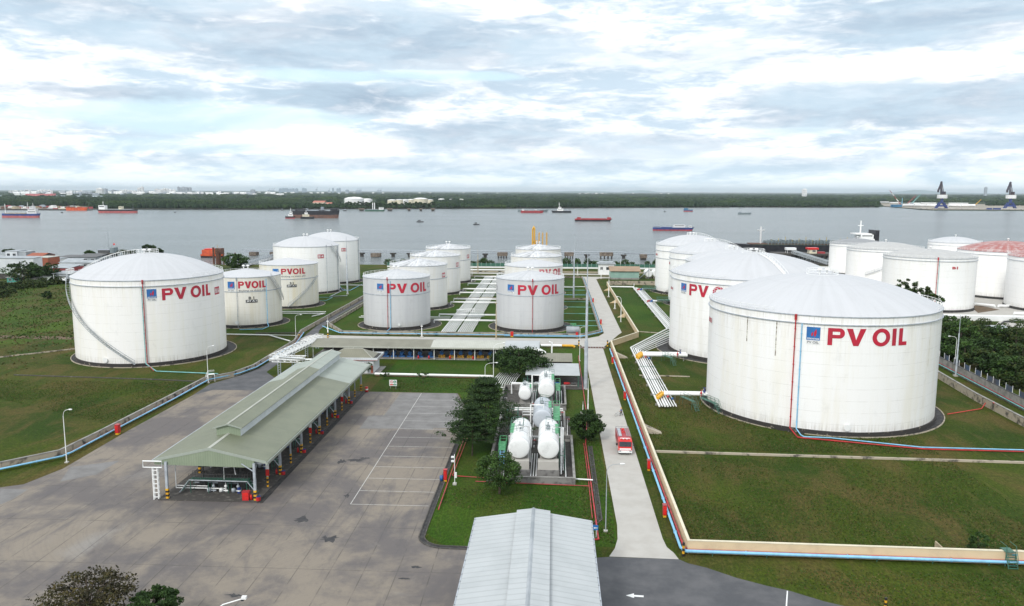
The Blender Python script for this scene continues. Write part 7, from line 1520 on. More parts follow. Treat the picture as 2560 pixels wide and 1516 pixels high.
# ------------------------------------------------------------------ ships
def ship(label, px0, px1, yw, zh, bands, name='cargo_ship', cat='ship', bow=1, B=None, houses=(), masts=(), extra=(), deck='deck_tan', group=None, flare=.06, yaw=0, sheer=.35):
    """hull between photo columns px0..px1 on the waterline row yw; houses (u0,u1,h,colour), masts (u,h,r,colour) along the hull"""
    xm = (px0+px1)/2; w = at(xm, yw, -1.5); Y = w[1]; x0, x1 = atd(px0, yw, Y)[0], atd(px1, yw, Y)[0]; L = x1-x0; B = B or L*.15
    t = thing(name, label, cat, ((x0+x1)/2, Y+B/2, -1.5), group); cx, cy = (x0+x1)/2, Y+B/2
    st = [(-.5, .62, .0), (-.46, .9, .1), (-.38, 1, .0), (.30, 1, .0), (.40, .8, .12), (.46, .45, .3), (.5, .04, 1.0)]
    if bow < 0: st = [(-a, b_, c) for a, b_, c in st[::-1]]
    def sec(k, z0, z1):
        b = M(); P = []
        for u, ww, f in st:
            for zz in (z0, z1):
                fz = zz/zh; s = sheer*zh*max(0, abs(u)-.3)*(1.6 if u*bow > 0 else .7)*fz; du = flare*(fz-1)*f*bow*1.0; hw = ww*B/2*(.86+.14*fz)
                P.append((cx+(u+du)*L, cy-hw, -1.5+zz+s)); P.append((cx+(u+du)*L, cy+hw, -1.5+zz+s))
        F = []
        for i in range(len(st)-1): a = i*4; c = a+4; F += [(a, c, c+2, a+2), (a+1, a+3, c+3, c+1), (a+2, c+2, c+3, a+3)]
        F += [(0, 2, 3, 1), (len(P)-4, len(P)-3, len(P)-1, len(P)-2)]
        b.add(P, F); b.build('hull' if k == 0 else 'hull_side', bands[k][1], t)
    z = 0
    for k, (f, m) in enumerate(bands): sec(k, z*zh+(0.002 if k else -.5*0), (z+f)*zh); z += f
    b = M(); b.box(cx-L*.36, cx+L*.34, cy-B*.4, cy+B*.4, -1.5+zh*.9, -1.5+zh*1.03); b.build('deck', deck, t)
    for k, (u0, u1, h0, h1, m) in enumerate(houses):
        b = M(); zz = -1.5+zh; b.box(cx+u0*L, cx+u1*L, cy-B*.38, cy+B*.38, zz+h0, zz+h1); o = b.build('superstructure' if h1-h0 > .2*zh and m == 'far_white' or m == 'cream' else 'deck_cargo', m, t)
        if m in ('far_white', 'cream') and h1-h0 > 1.8: b = M(); b.box(cx+u0*L+.1*L*(u1-u0), cx+u1*L-.1*L*(u1-u0), cy-B*.38-.08, cy-B*.38-.01, zz+h0+(h1-h0)*.62, zz+h0+(h1-h0)*.82); b.build('bridge_windows', 'glass_dark', o)
    for u, h0, h1, r, m in masts: b = M(); b.tube([(cx+u*L, cy, -1.5+zh+h0), (cx+u*L, cy, -1.5+zh+h1)], r, 5); b.tube([(cx+u*L-r*4, cy, -1.5+zh+h1*.8), (cx+u*L+r*4, cy, -1.5+zh+h1*.8)], r*.5, 4); b.build('mast', m, t)
    return t, cx, cy, L, B
FW = 'far_white'
ship('blue and red coaster with a white bridge at the left edge', 3, 98, 545, 7.0, ((.5, 'hull_pink'), (.5, 'hull_blue')), houses=((.17, .42, 0, 5, FW), (.2, .4, 5, 9, FW), (.24, .34, 9, 13, FW), (-.42, .12, 0, 1.4, 'deck_tan')), masts=((-.43, 0, 17, .5, FW), (.17, 0, 20, .3, FW), (.31, 13, 19, .4, FW)), bow=1)
ship('dark coaster with a red waterline and a white bridge at its left end', 238, 338, 533, 7, ((.6, 'hull_pink'), (.4, 'hull_black')), bow=-1, houses=((-.42, -.26, 0, 9, FW), (-.22, .4, 0, 1, 'far_grey'), (.08, .15, 1, 7, 'cream')), masts=((-.33, 9, 18, .4, FW), (.42, 0, 12, .4, 'dark_steel')))
ship('bright orange barge by the scrap yard shore', 164, 217, 527, 7, ((1, 'orange_paint'),), houses=((-.4, -.1, 0, 3, 'rust'), (.05, .4, 0, 1, 'hull_red')), bow=1)
for i, (a, c, yy, m) in enumerate(((53, 68, 524, FW), (117, 132, 525, 'far_grey'), (146, 164, 525, 'cream'), (132, 145, 524.5, 'hull_red'))): ship('small %s boat by the scrap yard shore, number %d from the left' % (('white', 'grey', 'cream', 'red')[i], (1, 2, 4, 3)[i]), a, c, yy, 4, ((1, m),), 'small_boat', 'boat', houses=((-.2, .3, 0, 4, FW),), group='boats at the scrap yard shore')
t, cx, cy, L, B = ship('huge black floating dock barge with a brown underside in mid river', 728, 847, 546, 13, ((.45, 'hull_brown'), (.55, 'hull_black')), 'dock_barge', 'barge', houses=((-.42, -.2, 0, 3, 'hull_black'), (-.2, .05, 0, 1.2, 'far_grey'), (.08, .2, 0, 1.5, 'hull_black'), (.32, .47, 0, 4.5, 'hull_black'), (.12, .16, 0, 7, 'far_grey')), deck='far_grey', flare=.03)
ship('white tug at the left end of the black barge', 713, 738, 547, 4, ((.4, 'hull_red'), (.6, 'hull_black')), 'tugboat', 'tug', houses=((-.2, .25, 0, 4, FW), (-.05, .2, 4, 8, FW)), masts=((.05, 8, 15, .3, FW),), group='tugs at the black barge'); ship('yellowish tug along the middle of the black barge', 751, 786, 548, 4, ((1, 'hull_black'),), 'tugboat', 'tug', houses=((-.35, .1, 0, 4, 'cream'), (-.2, 0, 4, 7.5, FW)), masts=((-.1, 7, 11, .3, FW),), group='tugs at the black barge')
ship('low red tanker beyond the yellow loading arms', 1302, 1360, 533, 5, ((1, 'hull_red'),), bow=1, houses=((-.45, -.36, 0, 4, FW), (-.2, .3, 0, 1.4, 'far_grey'), (.1, .18, 0, 3, FW))); ship('long grey barge alongside the low red tanker', 1294, 1372, 530.5, 5, ((1, 'hull_grey'),), 'barge', 'barge', houses=((-.4, .4, 0, 1.5, 'far_grey'),))
ship('black hulled workboat with a tall white mast right of the red tanker', 1378, 1428, 532.5, 4.5, ((1, 'hull_black'),), 'workboat', 'ship', bow=-1, houses=((-.2, .1, 0, 5, FW), (-.15, 0, 5, 9, FW), (.15, .4, 0, 1.5, 'far_grey')), masts=((-.1, 9, 19, .5, FW),))
ship('long red and black river barge in mid river', 1437, 1531, 554, 4.2, ((.55, 'hull_black'), (.45, 'hull_red')), 'barge', 'barge', houses=((-.44, -.34, 0, 2.6, 'hull_red'), (.36, .46, 0, 2.6, 'hull_red'), (-.32, .33, 0, .8, 'hull_red')), masts=((.4, 2, 5, .2, 'dark_steel'),), deck='hull_red')
ship('blue and dark red barge carrying one long white container', 1633, 1737, 577.5, 4.0, ((.4, 'hull_red'), (.6, 'hull_blue')), 'barge', 'barge', houses=((-.47, -.33, 0, 2.2, 'far_grey'), (-.01, .27, .2, 3.4, FW), (.36, .43, 0, 2.2, FW), (-.3, -.04, 0, .7, 'hull_blue')), deck='far_grey')
ship('small blue cargo boat near the far shore', 1709, 1733, 529.5, 5, ((.45, 'hull_red'), (.55, 'boat_blue')), 'cargo_boat', 'boat', houses=((-.45, -.05, 0, 3.5, 'boat_blue'),)); ship('small grey river boat right of the blue one', 1845, 1879, 536.5, 3.6, ((1, 'hull_grey'),), 'cargo_boat', 'boat', houses=((-.42, -.25, 0, 2.4, 'far_grey'),), deck='far_grey')
for i, (a, c, yy) in enumerate(((1041, 1059, 556), (1183, 1199, 562.5))): ship(('left', 'right')[i]+' one of two dark fishing boats in mid river', a, c, yy, 1.3, ((1, 'hull_black'),), 'fishing_boat', 'boat', houses=((-.3, .1, .6, 2.0, 'dark_steel'), (-.3, .1, 2.0, 2.3, 'hull_grey')), group='dark fishing boats in mid river')
for i, (a, c, yy) in enumerate(((1659, 1664, 530.5), (152, 158, 532.5), (435, 440, 532), (702, 708, 526.5), (858, 867, 528), (760, 775, 526.5))): ship('tiny dark boat on the far side of the river, %s' % ('below the blue cargo boat', 'left of the dark coaster', 'right of the dark coaster', 'left of the black barge', 'right of the black barge', 'behind the black barge')[i], a, c, yy, 1.6, ((1, 'hull_black'),), 'small_boat', 'boat', houses=((-.2, .2, .5, 3, 'far_grey'),), group='tiny boats near the far shore')
ship('green hulled vessel at the far tank jetty', 912, 962, 529, 4, ((1, 'hull_green'),), 'barge', 'barge', houses=((.2, .42, 0, 5.5, FW), (-.4, .1, 0, 1, 'far_grey')))
for i, (a, c) in enumerate(((896, 910), (967, 981), (1018, 1026), (1048, 1055), (1077, 1087))): x, y, _ = at((a+c)/2, 528.3, -1.5); w = abs(atd(c, 528, y)[0]-atd(a, 528, y)[0]); t = thing('mooring_dolphin', 'small dark mooring dolphin off the far tank farm, number %d from the left' % (i+1), 'dolphin', (x, y, -1.5), 'far mooring dolphins'); b = M(); b.box(x-w/2, x+w/2, y, y+8, 2.2, 5.4); b.build('cap', 'dolphin_brown', t); b = M(); b.box(x-w*.35, x+w*.35, y+1, y+7, -2, 2.2); b.build('piles', 'dark_pier', t)
# moored black tanker at the wharf
t, cx, cy, L, B = ship('big black tanker moored at the wharf, a white mast near its bow', 1823, 2215, 645, 9.5, ((1, 'hull_black'),), 'tanker', 'tanker', bow=-1, B=17, houses=((-.36, .28, .1, .8, 'rust'), (.33, .43, 0, 5, FW), (.34, .42, 5, 8.2, FW), (.31, .41, 8.2, 9.0, FW), (.428, .455, 3, 11.5, 'hull_black')), masts=((-.285, 0, 13.5, .7, FW), (.355, 9, 18.5, .5, FW)), deck='green_steel', sheer=.3)
b = M()
for k in range(7): yy = cy-B*.3+k*B*.1; zz = 8+1.5+.4*(k % 3); b.tube([(cx-L*.26, yy, zz), (cx+L*.3, yy, zz)], .3, 5)
for k in range(26): xx = cx-L*.25+k*L*.021; b.box(xx, xx+.5, cy-B*.4, cy+B*.4, 8.0, 10.8+(k % 3)*.4)
b.build('deck_pipes', 'hull_grey', t); b = M()
for k in range(12): xx = cx-L*.22+k*L*.044; b.tube([(xx, cy-3, 8), (xx, cy-3, 12+(k*7 % 3))], .22, 5)
b.build('deck_vents', 'yellow_dull', t)
# orange dredger
t, cx, cy, L, B = ship('orange and red dredger moored by the rusty piles', 499, 556, 645, 2.4, ((.5, 'hull_black'), (.5, 'orange_paint')), 'dredger', 'dredger', B=8, houses=((-.42, .15, 0, 3.4, 'orange_paint'), (.16, .42, 0, 4.4, 'rust'), (-.3, .1, 3.4, 4.2, 'bright_red')), deck='rust', masts=((.2, 3, 7, .2, 'deck_tan'),))
t, cx, cy, L, B = ship('dark boat house with a red flag at the village bank', 236, 286, 640, 1.5, ((1, 'hull_black'),), 'houseboat', 'boat', B=8, houses=((-.35, .2, .6, 2.6, 'dark_steel'), (.25, .45, .5, 4.6, 'hull_grey'), (-.4, .24, 2.6, 3.0, 'far_grey')), masts=((.1, 2, 16, .15, 'tin_grey'),)); b = M(); b.box(cx+L*.33, cx+L*.42, cy, cy+.05, 6.4, 7.6); b.build('flag', 'bright_red', t)
# ------------------------------------------------------------------ the far bank
FS = [(-9000, 2200), (-2600, 2180), (-1631, 2174), (-1250, 2060), (-771, 2034), (-400, 2120), (-118, 2226), (300, 2420), (663, 2590), (1000, 2700), (1085, 2690), (1115, 2600), (1140, 2330), (1300, 2275), (1500, 2262), (4000, 2240), (9000, 2300)]
FS = [at(px, py, -1.5)[:2] for px, py in ((-300, 520), (0, 523), (200, 524), (400, 524.5), (640, 525), (800, 523.5), (1000, 523), (1280, 522), (1600, 520), (1820, 519.3), (1835, 517.5), (1850, 519), (2100, 519.5), (2185, 519), (2210, 517), (2297, 524.5), (2330, 526.5), (2560, 527.5), (2900, 529))]
def far_land():
    b = M(); P = [(-45000, FS[0][1])]+[tuple(p) for p in FS]+[(45000, FS[-1][1]), (45000, 52000), (-45000, 52000)]; b.add([(x, y, .3) for x, y in P], [tuple(range(len(P)))])
    n = len(FS); b.add([(x, y, .3) for x, y in FS]+[(x, y-6, -2.2) for x, y in FS], [(n+i, n+i+1, i+1, i) for i in range(n-1)]); return b.build('far_bank', 'forest', kind='structure')
far_land()
sheet('mud_bank', [(p[0], p[1]-5) for p in FS[:14]]+[(p[0], p[1]+16) for p in FS[:14]][::-1], .35, 'mud'); sheet('scrap_yard_ground', [at(-40, 524)[:2], at(230, 525)[:2], at(225, 517.5)[:2], at(-40, 516)[:2]], .6, 'mud')
sheet('far_channel', [at(-60, 495)[:2], at(120, 495.5)[:2], at(262, 492.5)[:2], at(262, 490.5)[:2], at(120, 490)[:2], at(-60, 489.5)[:2]], .8, 'channel_water')
sheet('port_ground', [FS[14], FS[15], FS[16], FS[17], FS[18], at(2900, 512)[:2], at(2470, 511)[:2], at(2200, 509)[:2]], .6, 'port_tan')
q0, q1, q2 = FS[15], FS[17], FS[18]; t = thing('quay', 'long pale concrete quay on short piers at the far right shore', 'quay', (q0[0], q0[1], 0)); b = M(); b.prism([(q0[0], q0[1]-14), (q2[0], q2[1]-14), (q2[0], q2[1]+20), (q0[0], q0[1]+20)], 1.6, 3.6); b.build('deck', 'quay_pale', t); b = M()
for k in range(40): f = k/40; x, y = q0[0]+(q2[0]-q0[0])*f, q0[1]+(q2[1]-q0[1])*f-13.5; b.box(x, x+2.5, y, y+3, -2, 1.59)
b.build('piers', 'dark_pier', t)
# woods on the far bank: crowns packed as one mass
def ico():
    b = M(); b.sphere((0, 0, 0), 1, 7, 4); return np.array(b.v), b.f
def shore_y(x): return np.interp(x, [p[0] for p in FS], [p[1] for p in FS])
CLEAR = []   # (px0, px1, py0, py1) areas of the photo's ground plane kept free of crowns
def clear_box(px0, px1, py0, py1): CLEAR.append(np.array([at(px0, py1)[:2], at(px1, py1)[:2], at(px1, py0)[:2], at(px0, py0)[:2]]))
def inside(P, poly):
    r = np.zeros(len(P), bool); n = len(poly); x, y = P[:, 0], P[:, 1]
    for i in range(n):
        a, c = poly[i], poly[(i+1) % n]; k = ((a[1] > y) != (c[1] > y)) & (x < (c[0]-a[0])*(y-a[1])/(c[1]-a[1]+1e-9)+a[0]); r ^= k
    return r
for a in ((-60, 225, 515, 530), (2195, 2470, 506, 530), (2470, 2900, 515, 530), (-80, 262, 488.5, 496), (848, 945, 499, 519), (962, 1090, 499, 519), (1092, 1112, 500, 507), (1120, 1138, 500, 506), (1142, 1160, 500, 506), (775, 830, 507, 518)): clear_box(*a)
def wood(name, n, d0, d1, r0, r1, h0, h1, seed, mat_='forest'):
    g = np.random.default_rng(seed); d = np.exp(g.uniform(math.log(d0), math.log(d1), n*2)); px = g.uniform(-150, 2710, n*2); x = (px-1381)/1982*(d+0); P = np.stack([x, d], 1); ok = P[:, 1] > shore_y(P[:, 0])+7
    for c in CLEAR: ok &= ~inside(P, c)
    P = P[ok][:n]; n = len(P); V0, F = ico(); f = (P[:, 1]-2000)/8000; r = g.uniform(r0, r1, n)*(1+f*2.2); h = g.uniform(h0, h1, n)*(1+.22*np.sin(P[:, 0]*.004+P[:, 1]*.003)+.2*np.sin(P[:, 0]*.017)+.15*np.sin(P[:, 0]*.043+1)); 
    V = V0[None]*(1+g.uniform(-.22, .22, (n, len(V0), 1))); V = V*np.stack([r, r*.9, h*.62], 1)[:, None, :]+np.stack([P[:, 0], P[:, 1], h*.48], 1)[:, None, :]
    k = len(V0); me = bpy.data.meshes.new(name); me.vertices.add(n*k); me.vertices.foreach_set('co', V.astype(np.float32).ravel()); fl = np.array([i for q in F for i in q], np.int32); ll = len(fl); me.loops.add(n*ll); me.loops.foreach_set('vertex_index', (fl[None]+np.arange(n, dtype=np.int32)[:, None]*k).ravel())
    me.polygons.add(n*len(F)); me.polygons.foreach_set('loop_start', np.arange(0, n*ll, 4, dtype=np.int32)); me.polygons.foreach_set('loop_total', np.full(n*len(F), 4, np.int32)); me.update(calc_edges=True); me.materials.append(MATS[mat_]); o = bpy.data.objects.new(name, me); col.objects.link(o); o['kind'] = 'stuff'; return o
wood('mangrove_wood', 15000, 2000, 3400, 4.5, 8.5, 6, 11, 201); wood('distant_wood', 16000, 3300, 13000, 7, 14, 5, 13, 202)
# trees standing in front of the far tank farm
for i, px in enumerate((862, 872, 884, 893, 903, 914, 925, 934, 942, 951, 972, 980, 990, 1003, 1014, 1024, 1036, 1046, 1056, 1066, 1076, 1083)):
    x, y, _ = at(px, 520.5, 0); Hh = 12+7*((i*37 % 10)/10); tree('tall dark tree number %d from the left before the far tank farm' % (i+1), x, y, Hh, 12, 'leaf_dark', 300+i, 260, 4.2, .1, 'round', clumps=20, trunk=.6, limbs=2, group='trees before the far tank farm')
# far tank farm
for i, (a, c, yt, yb, m, lab) in enumerate(((856, 904, 497, 519, 'far_white', 'widest white tank'), (902, 928, 499, 518, 'far_white', 'second white tank'), (967, 989, 501, 517, 'cream', 'leftmost cream tank'), (988, 1006, 500, 517, 'cream', 'cream tank second in the cream row'), (1004, 1020, 500, 516.5, 'far_white', 'white tank in the middle of the cream row'), (1018, 1034, 499.5, 516, 'cream', 'cream tank left of the tallest one'), (1031, 1067, 498, 517, 'cream', 'widest cream tank'), (1066, 1082, 500, 516, 'cream', 'last cream tank of the row'), (1095, 1110, 498, 506, 'far_white', 'lone white tank'), (1122, 1136, 499, 505, 'far_grey', 'lone grey tank'), (1145, 1158, 499, 505, 'cream', 'lone small cream tank'))):
    x0, Y, _ = at(a, yb, 0); x1 = atd(c, yb, Y)[0]; R = (x1-x0)/2; H_ = atd((a+c)/2, yt, Y)[2]; t = thing('far_storage_tank', lab+' of the tank farm across the river', 'tank', (x0+R, Y+R, 0), 'far tank farm'); b = M(); b.lathe((x0+R, Y+R, 0), [(R, 0), (R, H_)], 28); b.build('shell', m, t); b = M(); b.lathe((x0+R, Y+R, 0), [(R+.4, H_-.2), (R, H_+.2), (R*.6, H_+R*.13), (.01, H_+R*.18)], 28); b.build('roof', 'far_white', t)
house('red roofed villa across the river, the wider one', 782, 811, 516, 505.5, 30, 'cream', 'roof_pink', 'gx', 5, group='villas across the river', rise=5); house('red roofed villa across the river, the narrower one', 815, 828, 517, 509, 24, 'cream', 'roof_pink', 'gx', 3, group='villas across the river', rise=4)
for i, px in enumerate((932, 936.5)): x, Y, _ = at(px, 524, 0); b = M(); b.tube([(x, Y, 0), (x, Y, atd(px, 507, Y)[2])], 1.1, 6); b.build('slim_tower', 'far_white', label=('left', 'right')[i]+' slim white tower right of the widest white far tank', category='tower', group='slim towers', base=(x, Y, 0))
# open pavilion roof and scrap on the far left shore
house('thin flat pavilion roof on the far left shore', 316, 344, 519, 510, 20, 'concrete_dark', 'deck_tan', 'mono', 0, group='sheds on the far left shore', over=6, rise=.5); house('low white shed right of the thin pavilion', 342, 362, 517, 511, 20, 'far_white', 'far_grey', 'gx', 0, group='sheds on the far left shore')
g9 = np.random.default_rng(9)
for i in range(26):
    px = 2+i*8.6; yb = 518+5*g9.random(); w = g9.uniform(6, 14); x0, Y, _ = at(px, yb, .6); x1 = atd(px+w, yb, Y)[0]; h = g9.uniform(3, 7.5); m = ('rust', 'far_grey', 'brick_red', 'deck_tan', 'far_white', 'hull_red')[i*5 % 6]; b = M(); k = 6; P = [(x0+(x1-x0)*j/k, .6+h*(.35+.65*g9.random()) if 0 < j < k else .6) for j in range(k+1)]; b.extr([(x1, .59), (x0, .59)]+P[1:-1], Y, Y+14); b.build('scrap_heap', m, label='%s scrap heap number %d from the left on the far left shore' % ({'rust': 'rusty', 'far_grey': 'grey', 'brick_red': 'reddish', 'deck_tan': 'tan', 'far_white': 'whitish', 'hull_red': 'dark red'}[m], i+1), category='scrap heap', group='scrap heaps on the far left shore', base=(x0, Y, .6))
# port at far right: tube sections, cranes
for i, (a, c, yb) in enumerate(((2256, 2285, 515.5), (2286, 2314, 515.8), (2315, 2344, 516), (2371, 2400, 516), (2402, 2437, 516), (2268, 2300, 510), (2302, 2340, 509.5), (2372, 2420, 510), (2200, 2222, 506.5), (2224, 2250, 508))):
    x0, Y, _ = at(a, yb+1.2, .6); x1 = atd(c, yb, Y)[0]; r = 4.2 if i < 5 else 3; t = thing('tower_section', 'white tube section lying in the far port, number %d' % (i+1), 'tube section', (x0, Y, .6), 'white tube sections in the far port'); b = M(); b.smooth = True; b.tube([(x0, Y, .8+r), (x1, Y, .8+r)], r, 14); b.build('tube', 'far_white', t); b = M(); b.box(x0+2, x0+5, Y-2, Y+2, .6, 1.8); b.box(x1-5, x1-2, Y-2, Y+2, .6, 1.8); b.build('cradle', 'dark_steel', t)
bx('blue low hall left of the white tube sections', 'hall', 'port_hall', 2233, 2255, 512, 518.5, at(2240, 518.5)[1], 20, 'boat_blue')
for i, (a, c) in enumerate(((2470, 2480), (2486, 2502))): bx(('left', 'right')[i]+' dark blue container stack on the quay', 'containers', 'container_stack', a, c, 520.5, 525, at(2475, 525)[1], 8, 'dark_blue')
def harbour_crane(label, px):
    x, Y, _ = at(px, 524.5, 0); k = Y/1974.; t = thing('harbour_crane', label, 'crane', (x, Y, 3.6), 'blue harbour cranes'); b = M(); z0 = 3.6
    for sx in (-1, 1):
        for sy in (0, 10): b.add([(x+sx*15-2, Y+sy, z0), (x+sx*15+2, Y+sy, z0), (x+sx*4+2, Y+sy, z0+17), (x+sx*4-2, Y+sy, z0+17), (x+sx*15-2, Y+sy+2, z0), (x+sx*15+2, Y+sy+2, z0), (x+sx*4+2, Y+sy+2, z0+17), (x+sx*4-2, Y+sy+2, z0+17)], [(0, 1, 2, 3), (5, 4, 7, 6), (4, 0, 3, 7), (1, 5, 6, 2), (3, 2, 6, 7)])
    b.box(x-13, x+13, Y-.5, Y+12, z0+5, z0+9); b.build('portal', 'crane_blue', t); b = M(); b.tube([(x, Y+5, z0+16), (x, Y+5, z0+30)], 4, 10); b.build('tower', 'crane_blue', t); b = M(); b.box(x-11, x+11, Y-2, Y+12, z0+28, z0+38); b.build('machinery_house', 'far_white', t)
    b = M(); b.box(x-1, x+8, Y+2, Y+8, z0+38, z0+47); b.build('cab', 'crane_dark', t); b = M()
    for sy in (2, 8): b.tube([(x-3, Y+sy, z0+38), (x-6, Y+sy, z0+72)], 1.3, 5); b.tube([(x+3, Y+sy, z0+38), (x-5, Y+sy, z0+74)], 1.0, 5); b.tube([(x-4, Y+sy, z0+74), (x-12, Y+sy, z0+50)], 1.4, 5)
    for f in (.2, .4, .6, .8): b.tube([(x-3-3*f, Y+2, z0+38+34*f), (x+3-8*f, Y+8, z0+38+36*f)], .6, 4)
    b.sphere((x-5, Y+5, z0+73), 3, 8, 6); b.build('jib', 'crane_dark', t); b = M(); b.box(x-14, x-10, Y+3, Y+7, z0+45, z0+52); b.build('hook_block', 'crane_dark', t)
harbour_crane('left one of two tall blue harbour cranes on the far quay', 2355); harbour_crane('right one of two tall blue harbour cranes on the far quay', 2527)
for i, (p0, y0, p1, y1, m, lab) in enumerate(((2252, 512, 2224, 476, 'hull_red', 'long red and white crawler crane boom'), (2268, 510, 2290, 489, 'hull_red', 'short red crawler crane boom'), (2280, 509, 2302, 486, 'teal_pipe', 'teal crawler crane boom'), (2438, 513, 2453, 499, 'yellow_paint', 'small yellow mobile crane boom'), (2255, 511, 2256, 495, 'pale_blue_pipe', 'thin upright pale blue lift'))):
    Y = at(2260, 514)[1]; a, c = Vector(atd(p0, y0, Y)), Vector(atd(p1, y1, Y)); t = thing('crawler_crane', lab+' in the far port', 'crane', (a.x, Y, .6)); b = M(); b.tube([a, c], [1.6, .8], 4); j = b.build('boom', m, t); b = M(); b.box(a.x-5, a.x+5, Y-3, Y+3, 1, a.z+1); b.build('base', 'far_grey', t)
    if i == 0: 
        for f in (.22, .62): b = M(); b.tube([a.lerp(c, f), a.lerp(c, f+.18)], 1.75-f*.7, 4); b.build('white_band', 'far_white', j)
# ------------------------------------------------------------------ far city
def tower(px0, px1, yt, Y, m, name='far_tower', grp='white tower blocks on the horizon', lab='white tower block on the horizon at far left'):
    x0, _, z1 = atd(px0, yt, Y); x1 = atd(px1, yt, Y)[0]; t = thing(name, lab, 'tower block', (x0, Y, 0), grp); w = x1-x0; b = M(); d = max(20, min(60, w*.6)); b.box(x0, x1, Y, Y+d, 0, z1); s = b.build('block', m, t); b = M(); b.box(x0+w*.3, x1-w*.3, Y+d*.3, Y+d*.7, z1, z1+z1*.06+2); b.build('roof_house', m, t); b = M()
    for k in range(1, 5): b.box(x0+w*.08, x1-w*.08, Y-.6, Y-.1, z1*k/5-1.5, z1*k/5+1.5)
    b.build('window_bands', 'far_grey', s)
WT = [(21, 27, 477), (30.5, 44, 476.7), (49, 54, 477), (54.5, 59, 478.2), (59.5, 68, 478.6), (90.7, 97, 476.5), (97, 104, 475.2), (104, 113, 474.8), (113, 120, 475.6), (120, 126.4, 475), (172, 179, 477), (184, 187, 478), (198, 203, 476), (240, 254.8, 471.4), (255.2, 265.6, 472), (278, 286, 475.4), (286, 292, 476.2), (299, 304, 475), (305, 309, 475.5), (310, 315.5, 474.6), (317, 323, 476), (325, 331, 476.5), (333, 338, 477), (343, 350, 470), (350.3, 357, 467.7), (386, 395, 473), (395.5, 401, 475), (401.5, 407, 473.6), (407.5, 413, 471.5), (413.5, 420, 472), (420.5, 428, 474), (428.5, 438, 475)]
for i, (a, c, yt) in enumerate(WT): tower(a, c, yt+.3, 7600+(i*211 % 900), 'far_white' if i not in (14, 15, 16) else 'far_grey', lab='%s white tower block number %d from the left on the horizon' % ('broad' if c-a > 8 else 'slim', i+1))
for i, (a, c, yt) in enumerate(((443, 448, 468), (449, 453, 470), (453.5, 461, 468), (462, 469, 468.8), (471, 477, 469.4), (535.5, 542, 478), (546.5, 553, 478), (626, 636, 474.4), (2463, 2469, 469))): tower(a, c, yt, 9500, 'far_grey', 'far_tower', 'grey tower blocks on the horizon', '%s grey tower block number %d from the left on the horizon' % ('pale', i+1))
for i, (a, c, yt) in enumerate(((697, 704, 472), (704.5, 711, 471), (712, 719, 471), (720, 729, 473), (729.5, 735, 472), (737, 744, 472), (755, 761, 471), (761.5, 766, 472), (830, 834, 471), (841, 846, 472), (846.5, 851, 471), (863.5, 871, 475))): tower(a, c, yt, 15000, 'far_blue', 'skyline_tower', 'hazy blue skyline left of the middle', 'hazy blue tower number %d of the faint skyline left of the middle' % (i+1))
for i, px in enumerate((672, 678, 683, 699, 791, 822, 892, 897, 901, 945, 951)):
    Y = 11000; x, _, z = atd(px, 471 if i != 4 else 468, Y); t = thing('gantry_crane', 'tiny hazy port crane number %d from the left on the horizon' % (i+1), 'crane', (x, Y, 0), 'port cranes on the horizon'); b = M(); b.tube([(x-12, Y, 0), (x-6, Y, z*.62)], 3, 4); b.tube([(x+12, Y, 0), (x+6, Y, z*.62)], 3, 4); b.tube([(x-16, Y, z*.62), (x+18, Y, z*.62)], 2.5, 4); b.build('portal', 'far_blue', t); b = M(); b.tube([(x, Y, z*.6), (x+18, Y, z)], 2.2, 4); b.build('boom', 'far_blue', t)
ship('long red ship in the second channel beyond the woods at left', 62, 137, 494, 22, ((1, 'hull_pink'),), houses=((-.5, -.36, 0, 26, FW), (.28, .36, 0, 22, FW)), bow=1, B=30)
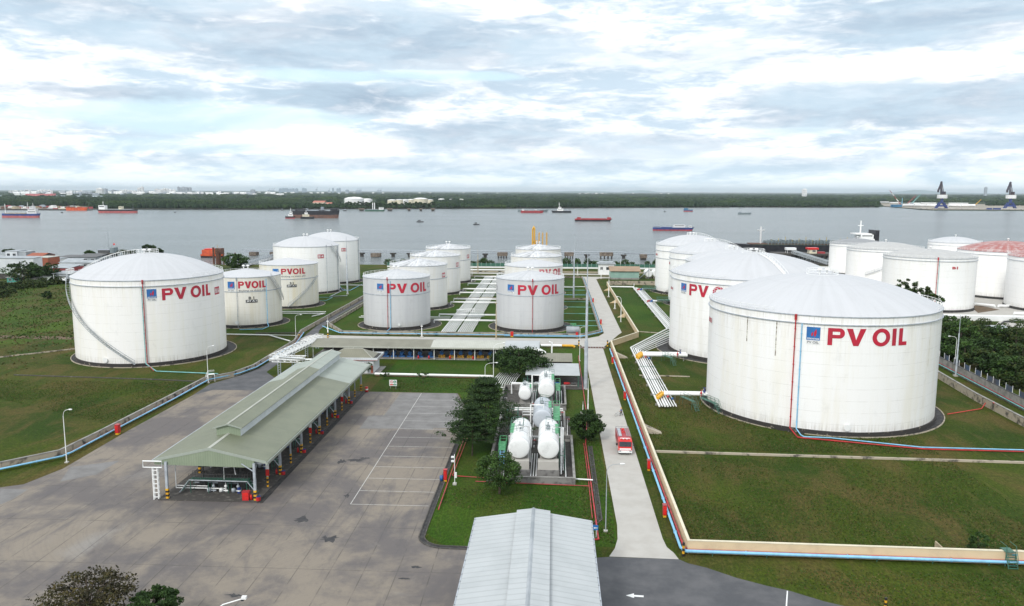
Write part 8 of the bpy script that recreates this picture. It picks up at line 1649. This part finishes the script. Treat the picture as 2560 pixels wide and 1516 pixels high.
# scattered far houses, grouped: too small to show parts
HS = []
for i in range(170):
    g = g9; k = i % 4
    if k < 2: px, py = g.uniform(1440, 1720), g.uniform(479.5, 486.5)
    elif k == 2: px, py = g.uniform(1930, 2560), g.uniform(477, 484.5)
    else: px, py = g.uniform(480, 1300), g.uniform(480.5, 486)
    x, Y, _ = at(px, py+1.0, 0)
    if Y > 16000 or Y < 2500: continue
    w, h = g.uniform(14, 42), g.uniform(15, 26); HS.append((x, Y, w, h, i))
for i in range(110):
    px = g9.uniform(-10, 700); Y = g9.uniform(6000, 9500); HS.append(((px-1381)/1982*Y, Y, g9.uniform(20, 60), g9.uniform(16, 34), 3 if i % 3 else 1))
for n_, (x, Y, w, h, i) in enumerate(HS):
    o = M(); o.box(x-w/2, x+w/2, Y, Y+12, 0, h*.72); o.extr([(Y-1, h*.72), (Y+13, h*.72), (Y+6, h)], x-w/2-1, x+w/2+1, 'x'); t = o.build('far_house', ('far_white', 'far_grey', 'roof_pink', 'far_white')[i % 4], category='house', group='houses scattered over the far plain', base=(x, Y, 0), label='tiny %s house in the green plain across the river' % ('white', 'grey', 'reddish', 'white')[i % 4])
x, Y, _ = at(2012, 480, 0); tower(2007, 2018, 473.4, 7500, 'far_white', lab='lone white block on the horizon right of the middle', grp='lone blocks')
b = M(); x, Y, _ = at(1975, 497, 0); x1 = atd(1984, 497, Y)[0]; b.extr([(x, .3), (x1, .3), (x1, 9), ((x+x1)/2, 12), (x, 7)], Y, Y+25); b.build('far_shed', 'far_white', label='white slanted shed in the woods above the far right bank', category='shed', base=(x, Y, 0))
# distant hills
def hill(px0, px1, h, Y):
    b = M(); x0, x1 = (px0-1381)/1982*Y, (px1-1381)/1982*Y; n = 40; g = np.random.default_rng(int(px0)+5); w = np.cumsum(g.normal(size=n+1)); w -= np.linspace(w[0], w[-1], n+1); P = [(x0+(x1-x0)*i/n, max(2, h*(math.sin(PI*i/n)**1.5)+w[i]*h*.03)) for i in range(n+1)]
    V = [(x, Y, 0) for x, z in P]+[(x, Y+1500, z) for x, z in P]+[(x, Y+3500, 0) for x, z in P]; b.add(V, [(i, i+1, n+2+i, n+1+i) for i in range(n)]+[(n+1+i, n+2+i, 2*n+3+i, 2*n+2+i) for i in range(n)], True); b.build('hills', 'hill_blue', kind='structure')
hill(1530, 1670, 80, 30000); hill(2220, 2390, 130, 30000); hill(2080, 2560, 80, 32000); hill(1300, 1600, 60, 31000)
# ------------------------------------------------------------------ air between here and the horizon
def haze():
    m = bpy.data.materials.new('haze_air'); m.use_nodes = True; t = m.node_tree; t.nodes.clear()
    v = t.nodes.new('ShaderNodeVolumePrincipled'); o = t.nodes.new('ShaderNodeOutputMaterial'); t.links.new(v.outputs[0], o.inputs['Volume'])
    v.inputs['Color'].default_value = (.82, .93, 1, 1); v.inputs['Density'].default_value = 3.2e-5; v.inputs['Anisotropy'].default_value = .2
    MATS['haze_air'] = m
    b = M(); b.box(-46000, 46000, -700, 53000, -5, 215); b.build('haze', 'haze_air', kind='stuff')
haze()
scene.cycles.volume_bounces = 0
